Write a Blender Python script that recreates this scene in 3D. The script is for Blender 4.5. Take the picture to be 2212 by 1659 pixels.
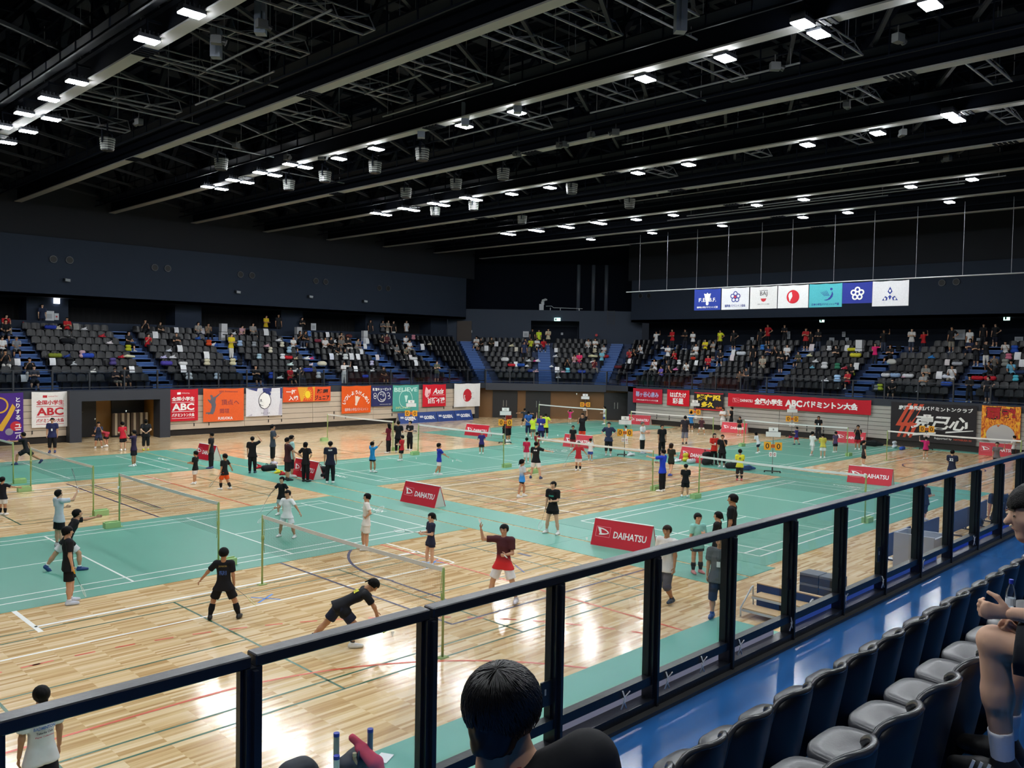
import bpy, bmesh, math, random
import numpy as np
from mathutils import Vector, Matrix

# ------------------------------------------------------------------ empty scene
for _o in list(bpy.data.objects):
    bpy.data.objects.remove(_o, do_unlink=True)
SC = bpy.context.scene
COL = SC.collection
random.seed(7)
RNG = np.random.default_rng(7)

# ------------------------------------------------------------------ camera (solved from the badminton court lines)
IMG_W, IMG_H = 2212.0, 1659.0
CF, CPITCH, CROLL, CYAW, CH = 1839.2996, -0.0372708, 0.0174788, 0.7798057, 5.2263
_fw = np.array([math.cos(CYAW) * math.cos(CPITCH), math.sin(CYAW) * math.cos(CPITCH), math.sin(CPITCH)])
_r = np.cross(_fw, [0, 0, 1.0]); _r /= np.linalg.norm(_r)
_u = np.cross(_r, _fw)
CR = _r * math.cos(CROLL) + _u * math.sin(CROLL)
CU = -_r * math.sin(CROLL) + _u * math.cos(CROLL)
CC = np.array([0.0, 0.0, CH])
cam_data = bpy.data.cameras.new('camera')
cam = bpy.data.objects.new('camera', cam_data)
COL.objects.link(cam)
cam_data.sensor_fit = 'HORIZONTAL'
cam_data.sensor_width = 36.0
cam_data.lens = CF / IMG_W * 36.0
cam_data.clip_start, cam_data.clip_end = 0.05, 300
_m = Matrix.Identity(4)
for _i in range(3):
    _m[_i][0], _m[_i][1], _m[_i][2], _m[_i][3] = CR[_i], CU[_i], -_fw[_i], CC[_i]
cam.matrix_world = _m
SC.camera = cam

# ------------------------------------------------------------------ world, exposure (the hall has no windows: its lamps light it)
world = bpy.data.worlds.new('hall_dark')
SC.world = world
world.use_nodes = True
world.node_tree.nodes['Background'].inputs['Color'].default_value = (0.55, 0.65, 0.85, 1)
world.node_tree.nodes['Background'].inputs['Strength'].default_value = 0.02
SC.view_settings.view_transform = 'Standard'
SC.view_settings.look = 'None'
SC.view_settings.gamma = 1.0
SC.view_settings.use_curve_mapping = False
SC.view_settings.exposure = 0.0
LAMP_RADIANCE = 235.0        # of each high-bay lamp's lens
SC.cycles.max_bounces = 6
SC.cycles.diffuse_bounces = 3
SC.cycles.glossy_bounces = 3
SC.cycles.transparent_max_bounces = 12
SC.cycles.transmission_bounces = 4
SC.cycles.caustics_reflective = False
SC.cycles.caustics_refractive = False
SC.cycles.sample_clamp_indirect = 6.0
SC.cycles.use_denoising = True

# ------------------------------------------------------------------ measuring helpers: a photograph pixel to a point of the place
def ray(px, py): return _fw + CR * (px - IMG_W / 2) / CF - CU * (py - IMG_H / 2) / CF
def G(px, py, z=0.0):
    d = ray(px, py); return CC + d * ((z - CH) / d[2])
def onY(px, py, Y):
    d = ray(px, py); return CC + d * (Y / d[1])
def onX(px, py, X):
    d = ray(px, py); return CC + d * (X / d[0])
def proj(p):
    d = np.asarray(p, float) - CC; z = d @ _fw
    return IMG_W / 2 + CF * (d @ CR) / z, IMG_H / 2 - CF * (d @ CU) / z
CROP = dict(A=(0, 620), B=(500, 620), C=(960, 620), D=(1340, 580), E=(1652, 580), F=(0, 960), K=(500, 960), H=(1000, 960), I=(1500, 960))
def cp(c, x, y): return CROP[c][0] + x / 3.95, CROP[c][1] + y / 3.95

# ------------------------------------------------------------------ materials
def lin(h):
    h = h.lstrip('#'); o = []
    for i in (0, 2, 4):
        c = int(h[i:i + 2], 16) / 255
        o.append(c / 12.92 if c <= 0.04045 else ((c + 0.055) / 1.055) ** 2.4)
    return tuple(o) + (1.0,)
MATS = {}
def mat(name, col, rough=0.6, metal=0.0, spec=0.5, noise=0.0, nscale=8.0, emit=0.0, coat=0.0, bump=0.0, bscale=60.0):
    if name in MATS: return MATS[name]
    m = bpy.data.materials.new(name); m.use_nodes = True
    nt = m.node_tree; b = nt.nodes['Principled BSDF']
    c = lin(col) if isinstance(col, str) else tuple(col) + (1.0,)
    b.inputs['Base Color'].default_value = c
    b.inputs['Roughness'].default_value = rough
    b.inputs['Metallic'].default_value = metal
    b.inputs['Specular IOR Level'].default_value = spec
    b.inputs['Coat Weight'].default_value = coat
    m.diffuse_color = c
    if emit:
        b.inputs['Emission Color'].default_value = c
        b.inputs['Emission Strength'].default_value = emit
    if noise or bump:
        tc = nt.nodes.new('ShaderNodeTexCoord')
    if noise:
        n = nt.nodes.new('ShaderNodeTexNoise'); n.inputs['Scale'].default_value = nscale; n.inputs['Detail'].default_value = 4
        mx = nt.nodes.new('ShaderNodeMix'); mx.data_type = 'RGBA'
        mx.inputs['A'].default_value = tuple(max(0, v * (1 - noise)) for v in c[:3]) + (1,)
        mx.inputs['B'].default_value = tuple(min(1, v * (1 + noise)) for v in c[:3]) + (1,)
        nt.links.new(tc.outputs['Object'], n.inputs['Vector'])
        nt.links.new(n.outputs['Fac'], mx.inputs['Factor'])
        nt.links.new(mx.outputs['Result'], b.inputs['Base Color'])
    if bump:
        n2 = nt.nodes.new('ShaderNodeTexNoise'); n2.inputs['Scale'].default_value = bscale
        bp = nt.nodes.new('ShaderNodeBump'); bp.inputs['Strength'].default_value = bump; bp.inputs['Distance'].default_value = 0.01
        nt.links.new(tc.outputs['Object'], n2.inputs['Vector'])
        nt.links.new(n2.outputs['Fac'], bp.inputs['Height'])
        nt.links.new(bp.outputs['Normal'], b.inputs['Normal'])
    MATS[name] = m
    return m
def cloth(col): return mat('cloth_' + col.lstrip('#'), col, 0.75, spec=0.25, noise=0.12, nscale=14, bump=0.15, bscale=22)
def plain(col, rough=0.5): return mat('paint_%s_%d' % (col.lstrip('#'), int(rough * 100)), col, rough)
SKIN = ['#c99a7c', '#b98765', '#d3a88c', '#c18f70']

# ------------------------------------------------------------------ mesh helpers
class MB:
    """collects boxes, tubes and faces into one mesh"""
    def __init__(s): s.v = []; s.f = []; s.mi = []
    def add(s, vs, fs, m=0):
        o = len(s.v); s.v += [tuple(map(float, v)) for v in vs]
        s.f += [tuple(i + o for i in f) for f in fs]; s.mi += [m] * len(fs); return s
    def box(s, lo, hi, m=0):
        x0, y0, z0 = lo; x1, y1, z1 = hi
        return s.add([(x0, y0, z0), (x1, y0, z0), (x1, y1, z0), (x0, y1, z0), (x0, y0, z1), (x1, y0, z1), (x1, y1, z1), (x0, y1, z1)],
                     [(0, 3, 2, 1), (4, 5, 6, 7), (0, 1, 5, 4), (1, 2, 6, 5), (2, 3, 7, 6), (3, 0, 4, 7)], m)
    def cbox(s, c, d, m=0): return s.box([c[i] - d[i] / 2 for i in range(3)], [c[i] + d[i] / 2 for i in range(3)], m)
    def bar(s, a, b, w, h=None, m=0, up=(0, 0, 1)):
        """box beam from a to b, w wide, h high"""
        h = w if h is None else h
        a, b = np.asarray(a, float), np.asarray(b, float); d = b - a; L = np.linalg.norm(d)
        if L < 1e-9: return s
        d /= L; up = np.asarray(up, float)
        sd = np.cross(d, up)
        if np.linalg.norm(sd) < 1e-4: sd = np.cross(d, [1, 0, 0])
        sd /= np.linalg.norm(sd); u2 = np.cross(sd, d)
        vs = [p + sd * w / 2 * i + u2 * h / 2 * j for p in (a, b) for i, j in ((-1, -1), (1, -1), (1, 1), (-1, 1))]
        return s.add(vs, [(0, 1, 2, 3), (7, 6, 5, 4), (0, 4, 5, 1), (1, 5, 6, 2), (2, 6, 7, 3), (3, 7, 4, 0)], m)
    def tube(s, pts, r, n=8, cap=True, m=0):
        pts = [np.asarray(p, float) for p in pts]; rs = r if hasattr(r, '__len__') else [r] * len(pts)
        rings = []; ref = None
        for i, p in enumerate(pts):
            d = pts[min(i + 1, len(pts) - 1)] - pts[max(i - 1, 0)]; d /= (np.linalg.norm(d) + 1e-12)
            if ref is None:
                ref = np.cross(d, [0, 0, 1.0])
                if np.linalg.norm(ref) < 1e-3: ref = np.cross(d, [1.0, 0, 0])
            ref = ref - d * (ref @ d); ref /= (np.linalg.norm(ref) + 1e-12); w = np.cross(d, ref)
            rings.append([p + (ref * math.cos(2 * math.pi * k / n) + w * math.sin(2 * math.pi * k / n)) * rs[i] for k in range(n)])
        vs = [v for rg in rings for v in rg]; fs = []
        for i in range(len(pts) - 1):
            for k in range(n):
                a, b = i * n + k, i * n + (k + 1) % n
                fs.append((a, b, b + n, a + n))
        if cap: fs += [tuple(range(n - 1, -1, -1)), tuple(range((len(pts) - 1) * n, len(pts) * n))]
        return s.add(vs, fs, m)
    def lathe(s, prof, c=(0, 0, 0), n=16, m=0):
        return s.tube([(c[0], c[1], c[2] + z) for r, z in prof], [max(r, 1e-4) for r, z in prof], n, True, m)
    def quad(s, a, b, c, d, m=0): return s.add([a, b, c, d], [(0, 1, 2, 3)], m)
    def ngon(s, pts, m=0): return s.add(pts, [tuple(range(len(pts)))], m)
    def prism(s, pts, z0, z1, m=0):
        n = len(pts); vs = [(p[0], p[1], z0) for p in pts] + [(p[0], p[1], z1) for p in pts]
        fs = [tuple(range(n - 1, -1, -1)), tuple(range(n, 2 * n))] + [(i, (i + 1) % n, (i + 1) % n + n, i + n) for i in range(n)]
        return s.add(vs, fs, m)
    def grid(s, fn, nu, nv, m=0):
        vs = [fn(u / nu, v / nv) for v in range(nv + 1) for u in range(nu + 1)]
        fs = [(j * (nu + 1) + i, j * (nu + 1) + i + 1, (j + 1) * (nu + 1) + i + 1, (j + 1) * (nu + 1) + i) for j in range(nv) for i in range(nu)]
        return s.add(vs, fs, m)
    def mesh(s, name, smooth=False):
        me = bpy.data.meshes.new(name); me.from_pydata(s.v, [], s.f)
        if any(s.mi): me.polygons.foreach_set('material_index', s.mi)
        if smooth: me.polygons.foreach_set('use_smooth', [True] * len(s.f))
        me.update(); return me
    def build(s, name, mats, parent=None, smooth=False, bevel=0.0, recalc=True):
        me = s.mesh(name, smooth)
        if recalc:
            bm = bmesh.new(); bm.from_mesh(me)
            if bevel: bmesh.ops.bevel(bm, geom=list(bm.edges), offset=bevel, segments=1, affect='EDGES', clamp_overlap=True)
            bmesh.ops.recalc_face_normals(bm, faces=bm.faces); bm.to_mesh(me); bm.free()
        return obj(name, me, mats, parent)
def obj(name, me, mats, parent=None, loc=None, rz=0.0):
    o = bpy.data.objects.new(name, me); COL.objects.link(o)
    if mats is not None and not me.materials:
        for m in (mats if isinstance(mats, (list, tuple)) else [mats]): me.materials.append(m)
    if parent is not None: o.parent = parent
    if loc is not None: o.location = loc
    if rz: o.rotation_euler = (0, 0, rz)
    return o
def inst(name, me, m, parent=None, loc=None, rz=0.0):
    """an object that shares mesh data but has its own material(s)"""
    o = bpy.data.objects.new(name, me); COL.objects.link(o)
    ms = m if isinstance(m, (list, tuple)) else [m]
    while len(me.materials) < len(ms): me.materials.append(ms[len(me.materials)])
    for i, mm in enumerate(ms):
        if me.materials[i] != mm:
            o.material_slots[i].link = 'OBJECT'; o.material_slots[i].material = mm
    if parent is not None: o.parent = parent
    if loc is not None: o.location = loc
    if rz: o.rotation_euler = (0, 0, rz)
    return o
def tag(o, label, cat, group=None):
    o['label'] = label; o['category'] = cat
    if group: o['group'] = group
    return o
def thing(name, label, cat, loc=(0, 0, 0), rz=0.0, group=None):
    o = bpy.data.objects.new(name, None); COL.objects.link(o); o.empty_display_size = 0.2
    o.location = loc; o.rotation_euler = (0, 0, rz)
    return tag(o, label, cat, group)
def struct(o, label=None):
    o['kind'] = 'structure'
    if label: o['label'] = label
    return o
def copy_tree(o, parent=None):
    c = o.copy(); COL.objects.link(c); c.parent = parent
    for ch in list(o.children): copy_tree(ch, c)
    return c
_FONT_CACHE = {}
def text_mesh(txt, size=1.0, bold=0.0, res=2, space=1.0, shear=0.0):
    """a flat mesh of lettering (Blender's own built-in fonts), centred at the origin in XY, width and height returned"""
    key = (txt, bold, res, space, shear)
    if key not in _FONT_CACHE:
        cu = bpy.data.curves.new('lettering', 'FONT'); cu.body = txt; cu.size = 1.0; cu.resolution_u = res
        cu.offset = bold; cu.space_character = space; cu.shear = shear; cu.fill_mode = 'FRONT'
        to = bpy.data.objects.new('lettering', cu)
        me = to.to_mesh()
        vs = np.array([v.co[:] for v in me.vertices], float).reshape(-1, 3)
        fs = [tuple(p.vertices) for p in me.polygons]
        to.to_mesh_clear(); bpy.data.objects.remove(to, do_unlink=True); bpy.data.curves.remove(cu)
        if len(vs):
            lo, hi = vs.min(0), vs.max(0); vs = vs - (lo + hi) / 2; ext = hi - lo
        else: ext = np.array([1, 1, 0.0])
        _FONT_CACHE[key] = (vs, fs, ext)
    vs, fs, ext = _FONT_CACHE[key]
    return vs * size, fs, ext * size
def text_fit(txt, w=None, h=None, **k):
    """lettering scaled to fit a width w and/or height h (both: stretched)"""
    vs, fs, ext = text_mesh(txt, 1.0, **k)
    sx = w / ext[0] if w else None; sy = h / ext[1] if h else None
    sx = sy if sx is None else sx; sy = sx if sy is None else sy
    return vs * np.array([sx, sy, 1.0]), fs

# ================================================================== THE SETTING
LEFT_Y, END_X = 48.9, 52.9            # faces of the folded bleachers on the far long side and on the far short side
DECK, RISE, TREAD, NROW = 2.75, 0.42, 0.9, 8
F0, F1 = np.array([46.5, 48.9]), np.array([52.9, 41.9])      # the cut corner, front edge of the deck
B0, B1 = np.array([50.95, 57.8]), np.array([61.8, 46.0])     # the cut corner, back wall
RAIL_Y = 3.75

# ---- wood floor
def wood_floor_mat():
    m = bpy.data.materials.new('maple_strip_floor'); m.use_nodes = True; nt = m.node_tree; N = nt.nodes; L = nt.links
    b = N['Principled BSDF']
    tc = N.new('ShaderNodeTexCoord')
    br = N.new('ShaderNodeTexBrick'); br.offset = 0.37; br.squash = 1.0; br.offset_frequency = 1
    br.inputs['Color1'].default_value = (0.0, 0.0, 0.0, 1); br.inputs['Color2'].default_value = (1, 1, 1, 1)
    br.inputs['Mortar'].default_value = (0.35, 0.35, 0.35, 1)
    br.inputs['Scale'].default_value = 1.0; br.inputs['Mortar Size'].default_value = 0.0012
    br.inputs['Brick Width'].default_value = 0.62; br.inputs['Row Height'].default_value = 0.062
    br.inputs['Bias'].default_value = -0.1
    L.new(tc.outputs['Object'], br.inputs['Vector'])
    no = N.new('ShaderNodeTexNoise'); no.inputs['Scale'].default_value = 1.0; no.inputs['Detail'].default_value = 6
    mp = N.new('ShaderNodeMapping'); mp.inputs['Scale'].default_value = (1.6, 22, 1)
    L.new(tc.outputs['Object'], mp.inputs['Vector']); L.new(mp.outputs['Vector'], no.inputs['Vector'])
    ad = N.new('ShaderNodeMix'); ad.data_type = 'RGBA'; ad.inputs['Factor'].default_value = 0.38
    L.new(br.outputs['Color'], ad.inputs['A']); L.new(no.outputs['Fac'], ad.inputs['B'])
    cr = N.new('ShaderNodeValToRGB'); e = cr.color_ramp.elements
    e[0].position = 0.12; e[0].color = lin('#b8915f'); e[1].position = 0.95; e[1].color = lin('#f2e0c0')
    x = e.new(0.36); x.color = lin('#d8b888'); x = e.new(0.6); x.color = lin('#e5cba0')
    L.new(ad.outputs['Result'], cr.inputs['Fac']); L.new(cr.outputs['Color'], b.inputs['Base Color'])
    b.inputs['Roughness'].default_value = 0.13
    n2 = N.new('ShaderNodeTexNoise'); n2.inputs['Scale'].default_value = 2.2
    mp2 = N.new('ShaderNodeMapping'); mp2.inputs['Scale'].default_value = (1.0, 6, 1)
    L.new(tc.outputs['Object'], mp2.inputs['Vector']); L.new(mp2.outputs['Vector'], n2.inputs['Vector'])
    bp = N.new('ShaderNodeBump'); bp.inputs['Strength'].default_value = 0.05; bp.inputs['Distance'].default_value = 0.02
    L.new(n2.outputs['Fac'], bp.inputs['Height']); L.new(bp.outputs['Normal'], b.inputs['Normal'])
    b.inputs['Specular IOR Level'].default_value = 0.22
    return m
M_wood = wood_floor_mat()
floor = struct(MB().box((-12, 3.0, -0.3), (60, 56, 0)).build('floor', M_wood), 'pale maple strip sports floor')
M_white = mat('line_white', '#f1f1ec', 0.35)
M_gline = mat('line_green', '#1f5a3c', 0.35)
M_oline = mat('line_orange', '#d4532a', 0.35)
M_nline = mat('line_navy', '#2a2750', 0.35)
ZL = 0.002
def strip(mb, a, b, w, z=ZL):
    a, b = np.array(a, float), np.array(b, float); d = (b - a) / np.linalg.norm(b - a); n = np.array([-d[1], d[0]]) * w / 2
    mb.quad((*(a - n), z), (*(b - n), z), (*(b + n), z), (*(a + n), z))
def arc(mb, c, r, a0, a1, w, z=ZL, dash=None, n=40):
    for i in range(n):
        if dash and i % dash: continue
        t0, t1 = [math.radians(a0 + (a1 - a0) * k / n) for k in (i, i + 1)]
        mb.quad(*[(c[0] + rr * math.cos(t), c[1] + rr * math.sin(t), z) for rr, t in ((r - w / 2, t0), (r + w / 2, t0), (r + w / 2, t1), (r - w / 2, t1))])
CXS, CYS = (9.42, 27.03, 44.7), (13.92, 22.08, 30.23, 38.4)
def badminton(mb, cx, cy, w=0.04, z=ZL, x0=-6.7, x1=6.7):
    for y in (-3.05, -2.59, 2.59, 3.05): strip(mb, (cx + x0, cy + y), (cx + x1, cy + y), w, z)
    for x in (-6.7, -5.94, -1.98, 1.98, 5.94, 6.7):
        if x0 <= x <= x1: strip(mb, (cx + x, cy - 3.05), (cx + x, cy + 3.05), w, z)
    for a, b in ((-6.7, -1.98), (1.98, 6.7)):
        if a >= x0 and b <= x1: strip(mb, (cx + a, cy), (cx + b, cy), w, z)
WOOD_COURTS = [(0, 0), (0, 2), (1, 1), (1, 3), (2, 0), (2, 2)]
MAT_COURTS = [(0, 1), (0, 3), (1, 0), (1, 2), (2, 1), (2, 3)]
gl = MB()
for i, j in WOOD_COURTS: badminton(gl, CXS[i], CYS[j], 0.045)
gl.build('badminton_line', M_gline, floor, recalc=False)
wl = MB()
for dy in (0, 16.3):
    strip(wl, (4.91, 17.15 + dy), (14.0, 17.15 + dy), 0.09); strip(wl, (-4, 15.65 + dy), (13.9, 15.65 + dy), 0.06)
    strip(wl, (4.91, 18.47 + dy), (4.91, 16.77 + dy), 0.09); strip(wl, (13.92, 18.47 + dy), (13.92, 15.68 + dy), 0.06)
for x in (21.2, 32.9, 39.0, 50.6):
    strip(wl, (x, 17.6), (x, 26.3), 0.06)
for y in (19.2, 24.9): strip(wl, (20.0, y), (34.2, y), 0.06)
strip(wl, (38, 11.2), (52, 11.2), 0.06); strip(wl, (38, 16.6), (52, 16.6), 0.06); strip(wl, (38, 28), (52, 28), 0.06)
wl.build('white_line', M_white, floor, recalc=False).location.z = 0.0006
ol = MB()
strip(ol, (13.72, 8.9), (13.72, 18.5), 0.06); strip(ol, (13.9, 25.8), (13.9, 34.8), 0.06)
strip(ol, (0, 12.05), (5.6, 12.05), 0.06); arc(ol, (5.6, 6.1), 5.95, 90, 20, 0.06)
arc(ol, (4.6, 6.1), 9.0, 92, 14, 0.06, ZL, 2, 38)
for k in range(9): strip(ol, (4.4 - k * 0.55, 15.1), (4.12 - k * 0.55, 15.1), 0.06)
for x in (24.5, 30.4): strip(ol, (x, 17.6), (x, 26.3), 0.05)
strip(ol, (20, 21.0), (34.2, 21.0), 0.05); strip(ol, (38.2, 12.6), (52, 12.6), 0.05); arc(ol, (52.5, 13.9), 7.0, 120, 240, 0.06)
arc(ol, (24.5, 38.5), 4.0, 180, 300, 0.06)
ol.build('orange_line', M_oline, floor, recalc=False).location.z = 0.0012
nl = MB()
strip(nl, (10.71, 12.08), (10.71, 18.45), 0.06); strip(nl, (10.71, 12.09), (17.0, 12.09), 0.06)
arc(nl, (15.2, 15.9), 3.5, 128, 190, 0.07); strip(nl, (11.72, 15.3), (11.69, 13.4), 0.06)
strip(nl, (15.81, 14.84), (15.81, 15.3), 0.12); strip(nl, (10.85, 25.8), (10.9, 34.2), 0.06); strip(nl, (11.5, 27.2), (11.55, 33.4), 0.045)
for y in (18.2, 20.1, 22.8, 25.6): strip(nl, (20.2, y), (34.2, y), 0.04)
for x in (23, 28.4, 31.5): strip(nl, (x, 17.6), (x, 26.3), 0.04)
arc(nl, (44, 14), 1.8, 0, 360, 0.06)
nl.build('navy_line', M_nline, floor, recalc=False).location.z = 0.0018
bt = MB()
for cx, cy in ((8.95, 15.98), (13.55, 16.0)):
    for a in (35, 125): 
        d = np.array([math.cos(math.radians(a)), math.sin(math.radians(a))]) * 0.33
        strip(bt, np.array((cx, cy)) - d, np.array((cx, cy)) + d, 0.05)
bt.build('blue_tape', mat('tape_blue', '#3f7fd0', 0.5), floor, recalc=False)

# ---- green court mats
M_mat = mat('court_mat', '#5a9c88', 0.42, noise=0.05, nscale=0.6)
M_runner = mat('court_runner', '#62a693', 0.42, noise=0.05, nscale=0.6)
TM = 0.006
def add_text_flat(mb, txt, w, h, c, ex, ey, m=0, **k):
    vs, fs = text_fit(txt, w, h, **k); c, ex, ey = (np.asarray(v, float) for v in (c, ex, ey))
    mb.add([c + ex * v[0] + ey * v[1] for v in vs], fs, m); return mb
mat_names = {(0, 1): 'big green court mat nearest the camera, behind the wooden court', (0, 3): 'green court mat farthest left, in front of the double doors',
             (1, 0): 'green court mat next to the near railing, beyond the large red sign', (1, 2): 'green court mat in the middle distance, left of the wooden court',
             (2, 1): 'green court mat at the right in front of the long red banner', (2, 3): 'green court mat in front of the brown corner entrance'}
for i, j in MAT_COURTS:
    cx, cy = CXS[i], CYS[j]
    x0 = cx - 7.51 if i else -6.0; x1 = cx + (7.5 if i < 2 else 7.3)
    o = tag(MB().box((x0, cy - 3.65, 0), (x1, cy + 3.62, TM)).build('court_mat', M_mat), mat_names[(i, j)], 'mat', 'green court mats')
    lm = MB(); badminton(lm, cx, cy, 0.05, TM + 0.002, -6.7, 6.7); lm.build('court_line', M_white, o, recalc=False)
    for s, xx in ((1, cx + 7.15), (-1, cx - 7.15)):
        if xx > x0 + 0.2: add_text_flat(MB(), 'YONEX', 1.25, 0.22, (xx, cy + 0.6 * s, TM + 0.002), (0, -s, 0), (s, 0, 0), bold=0.02).build('lettering', M_white, o, recalc=False)
for k, (x, lab) in enumerate(((18.25, 'green aisle runner from the large red sign to the left bleachers'), (35.85, 'green aisle runner between the middle and the farthest courts'))):
    o = thing('aisle_runner', lab, 'runner', (x, 26, 0), 0, 'green aisle runners')
    for s in (-1, 1):
        MB().box((s * 0.65 - 0.60, -16.0, 0), (s * 0.65 + 0.60, 16.4, TM)).build('runner_strip', M_runner, o)
    sm = MB()
    for s in (-1, 1):
        for y in np.arange(-16, 16.4, 5.4): sm.box((s * 0.65 - 0.6, y, TM), (s * 0.65 + 0.6, y + 0.012, TM + 0.0006))
    sm.build('seam', mat('mat_seam', '#3f7d6b', 0.6), o)
tag(MB().box((-6, 4.2, 0), (15.0, 8.87, TM)).build('side_runner', M_runner), 'green runner on the floor right below the near railing', 'runner')
tag(MB().box((51.9, 10.6, 0), (52.85, 18.3, TM)).build('side_runner', M_runner), 'green runner along the foot of the black and orange banner', 'runner')

# ---- folded bleachers (beige boards with dark joints)
M_blL = mat('bleacher_board_warm', '#c2b3a0', 0.5, noise=0.06, nscale=3)
M_blE = mat('bleacher_board_grey', '#aaa69e', 0.5, noise=0.06, nscale=3)
M_blk = mat('black_steel', '#0d0e12', 0.5)
M_fascia = mat('fascia_paint', '#2b2f38', 0.6)
def bleacher(label, p0, p1, nrm, nb, z0, z1, m, nsec, name='folded_bleacher'):
    """boards stacked from z0 to z1 on the line p0-p1; nrm points into the hall"""
    p0, p1, nrm = (np.array(v, float) for v in (p0, p1, nrm)); L = np.linalg.norm(p1 - p0); d = (p1 - p0) / L
    ang = math.atan2(d[1], d[0])
    o = thing(name, label, 'bleacher', (p0[0], p0[1], 0), ang)
    sgn = 1 if (-d[1] * nrm[0] + d[0] * nrm[1]) > 0 else -1
    MB().box((0, -0.5 if sgn > 0 else 0.05, 0.02), (L, -0.05 if sgn > 0 else 0.5, z1)).build('frame', M_blk, o)
    MB().box((0, -0.05 if sgn > 0 else -0.02, 0), (L, 0.02 if sgn > 0 else 0.05, z0 - 0.02)).build('plinth', mat('plinth_black', '#15100f', 0.5), o)
    hb = (z1 - z0) / nb; sl = L / nsec
    for s in range(nsec):
        for k in range(nb):
            out = sgn * (0.10 - 0.012 * k); a = -0.05 * sgn
            MB().box((s * sl + 0.012, min(a, out), z0 + hb * k + 0.022), ((s + 1) * sl - 0.012, max(a, out), z0 + hb * (k + 1))).build('board', m, o)
    bk = MB()
    for s in range(nsec):
        for t in (0.33, 0.52):
            for k in range(2): bk.box(((s + t) * sl, sgn * 0.09, z0 + hb * (k + 1) - 0.16), ((s + t) * sl + 0.05, sgn * 0.125, z0 + hb * (k + 1) + 0.03))
    bk.build('bracket', M_blk, o)
    return o
bleacher('beige folded bleacher behind the purple banner at the far left', (8.5, LEFT_Y), (15.55, LEFT_Y), (0, -1), 6, 0.34, 2.36, M_blL, 2)
bleacher('long beige folded bleacher under the row of club banners', (20.95, LEFT_Y), (45.3, LEFT_Y), (0, -1), 6, 0.34, 2.36, M_blL, 5)
bleacher('grey folded bleacher behind the long red banner on the short side', (END_X, 38.9), (END_X, 9.5), (-1, 0), 8, 0.34, 2.36, M_blE, 5)

# ---- doors in the left alcove
M_dk = mat('door_black', '#1a1a1c', 0.45)
M_tan = mat('tan_panel', '#9a7238', 0.5, noise=0.08, nscale=2)
al = MB()
al.box((15.55, 48.3, 0), (16.15, 49.2, 2.75)); al.box((20.35, 48.3, 0), (20.95, 49.2, 2.75)); al.box((16.15, 48.3, 2.2), (20.35, 49.2, 2.75))
struct(al.build('trim_1', M_fascia), 'dark frame around the left door alcove')
aw = MB(); aw.box((15.9, 50.9, 0), (20.7, 51.2, 2.4)); aw.box((20.5, 49.2, 0), (20.95, 51.2, 2.4)); aw.box((15.55, 49.2, 0), (16.0, 51.2, 2.4)); aw.box((15.9, 49.2, 2.3), (20.7, 51.2, 2.45))
struct(aw.build('wall_alcove', M_tan), 'tan wall inside the left alcove')
for n, (x0, x1) in enumerate(((16.05, 17.75), (18.6, 20.45))):
    d = struct(MB().box((x0, 50.78, 0.02), (x1, 50.9, 2.2)).build('door_%d' % (n + 1), M_dk), 'black steel door in the left alcove')
    MB().box((x0 + 0.25, 50.74, 0.95), (x0 + 0.29, 50.79, 1.2)).build('door_handle', mat('chrome', '#c8c8c8', 0.25, 1.0), d)
    MB().box((x0 + 0.7, 50.74, 1.42), (x0 + 1.0, 50.79, 1.46)).build('door_plate', mat('grey_plate', '#55564f', 0.5), d)

# ---- stands: stepped decks
M_blue = mat('blue_floor_far', '#2d5390', 0.5)
M_blued = mat('blue_riser', '#1c2f52', 0.6)
def Lk(t): return F0 + (B0 - F0) * t      # corner seam left, at depth fraction t
def Rk(t): return F1 + (B1 - F1) * t
DEPTH = 8.9
def row_t(d): return d / DEPTH
def row_d(k): return 1.7 + TREAD * k       # seat back of row k, metres behind the deck edge
st = MB()
for k in range(NROW + 1):
    d0 = 0.0 if k == 0 else row_d(k) - 0.75
    d1 = DEPTH if k == NROW else row_d(k + 1) - 0.75
    z1 = DECK + RISE * k
    z0 = DECK - 0.35 if k == 0 else z1 - RISE - 0.02
    pl0, pl1, pr0, pr1 = Lk(row_t(d0)), Lk(row_t(d1)), Rk(row_t(d0)), Rk(row_t(d1))
    st.prism([(-6, LEFT_Y + d0), (pl0[0], pl0[1]), (pl1[0], pl1[1]), (-6, LEFT_Y + d1)], z0, z1)
    st.prism([tuple(pl0), tuple(pr0), tuple(pr1), tuple(pl1)], z0, z1)
    st.prism([tuple(pr0), (END_X + d0, 0), (END_X + d1, 0), tuple(pr1)], z0, z1)
struct(st.build('floor_stands', M_blued), 'dark blue stepped concrete of the far stands')
fa = MB()
fa.box((-6, LEFT_Y - 0.05, 2.36), (F0[0], LEFT_Y + 0.25, DECK + 0.03)); fa.box((END_X - 0.05, 0, 2.36), (END_X + 0.25, F1[1], DECK + 0.03))
fa.bar((*F0, 2.5), (*F1, 2.5), 0.3, 0.56)
struct(fa.build('trim_2', M_fascia), 'dark band along the front edge of the stands')

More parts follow.
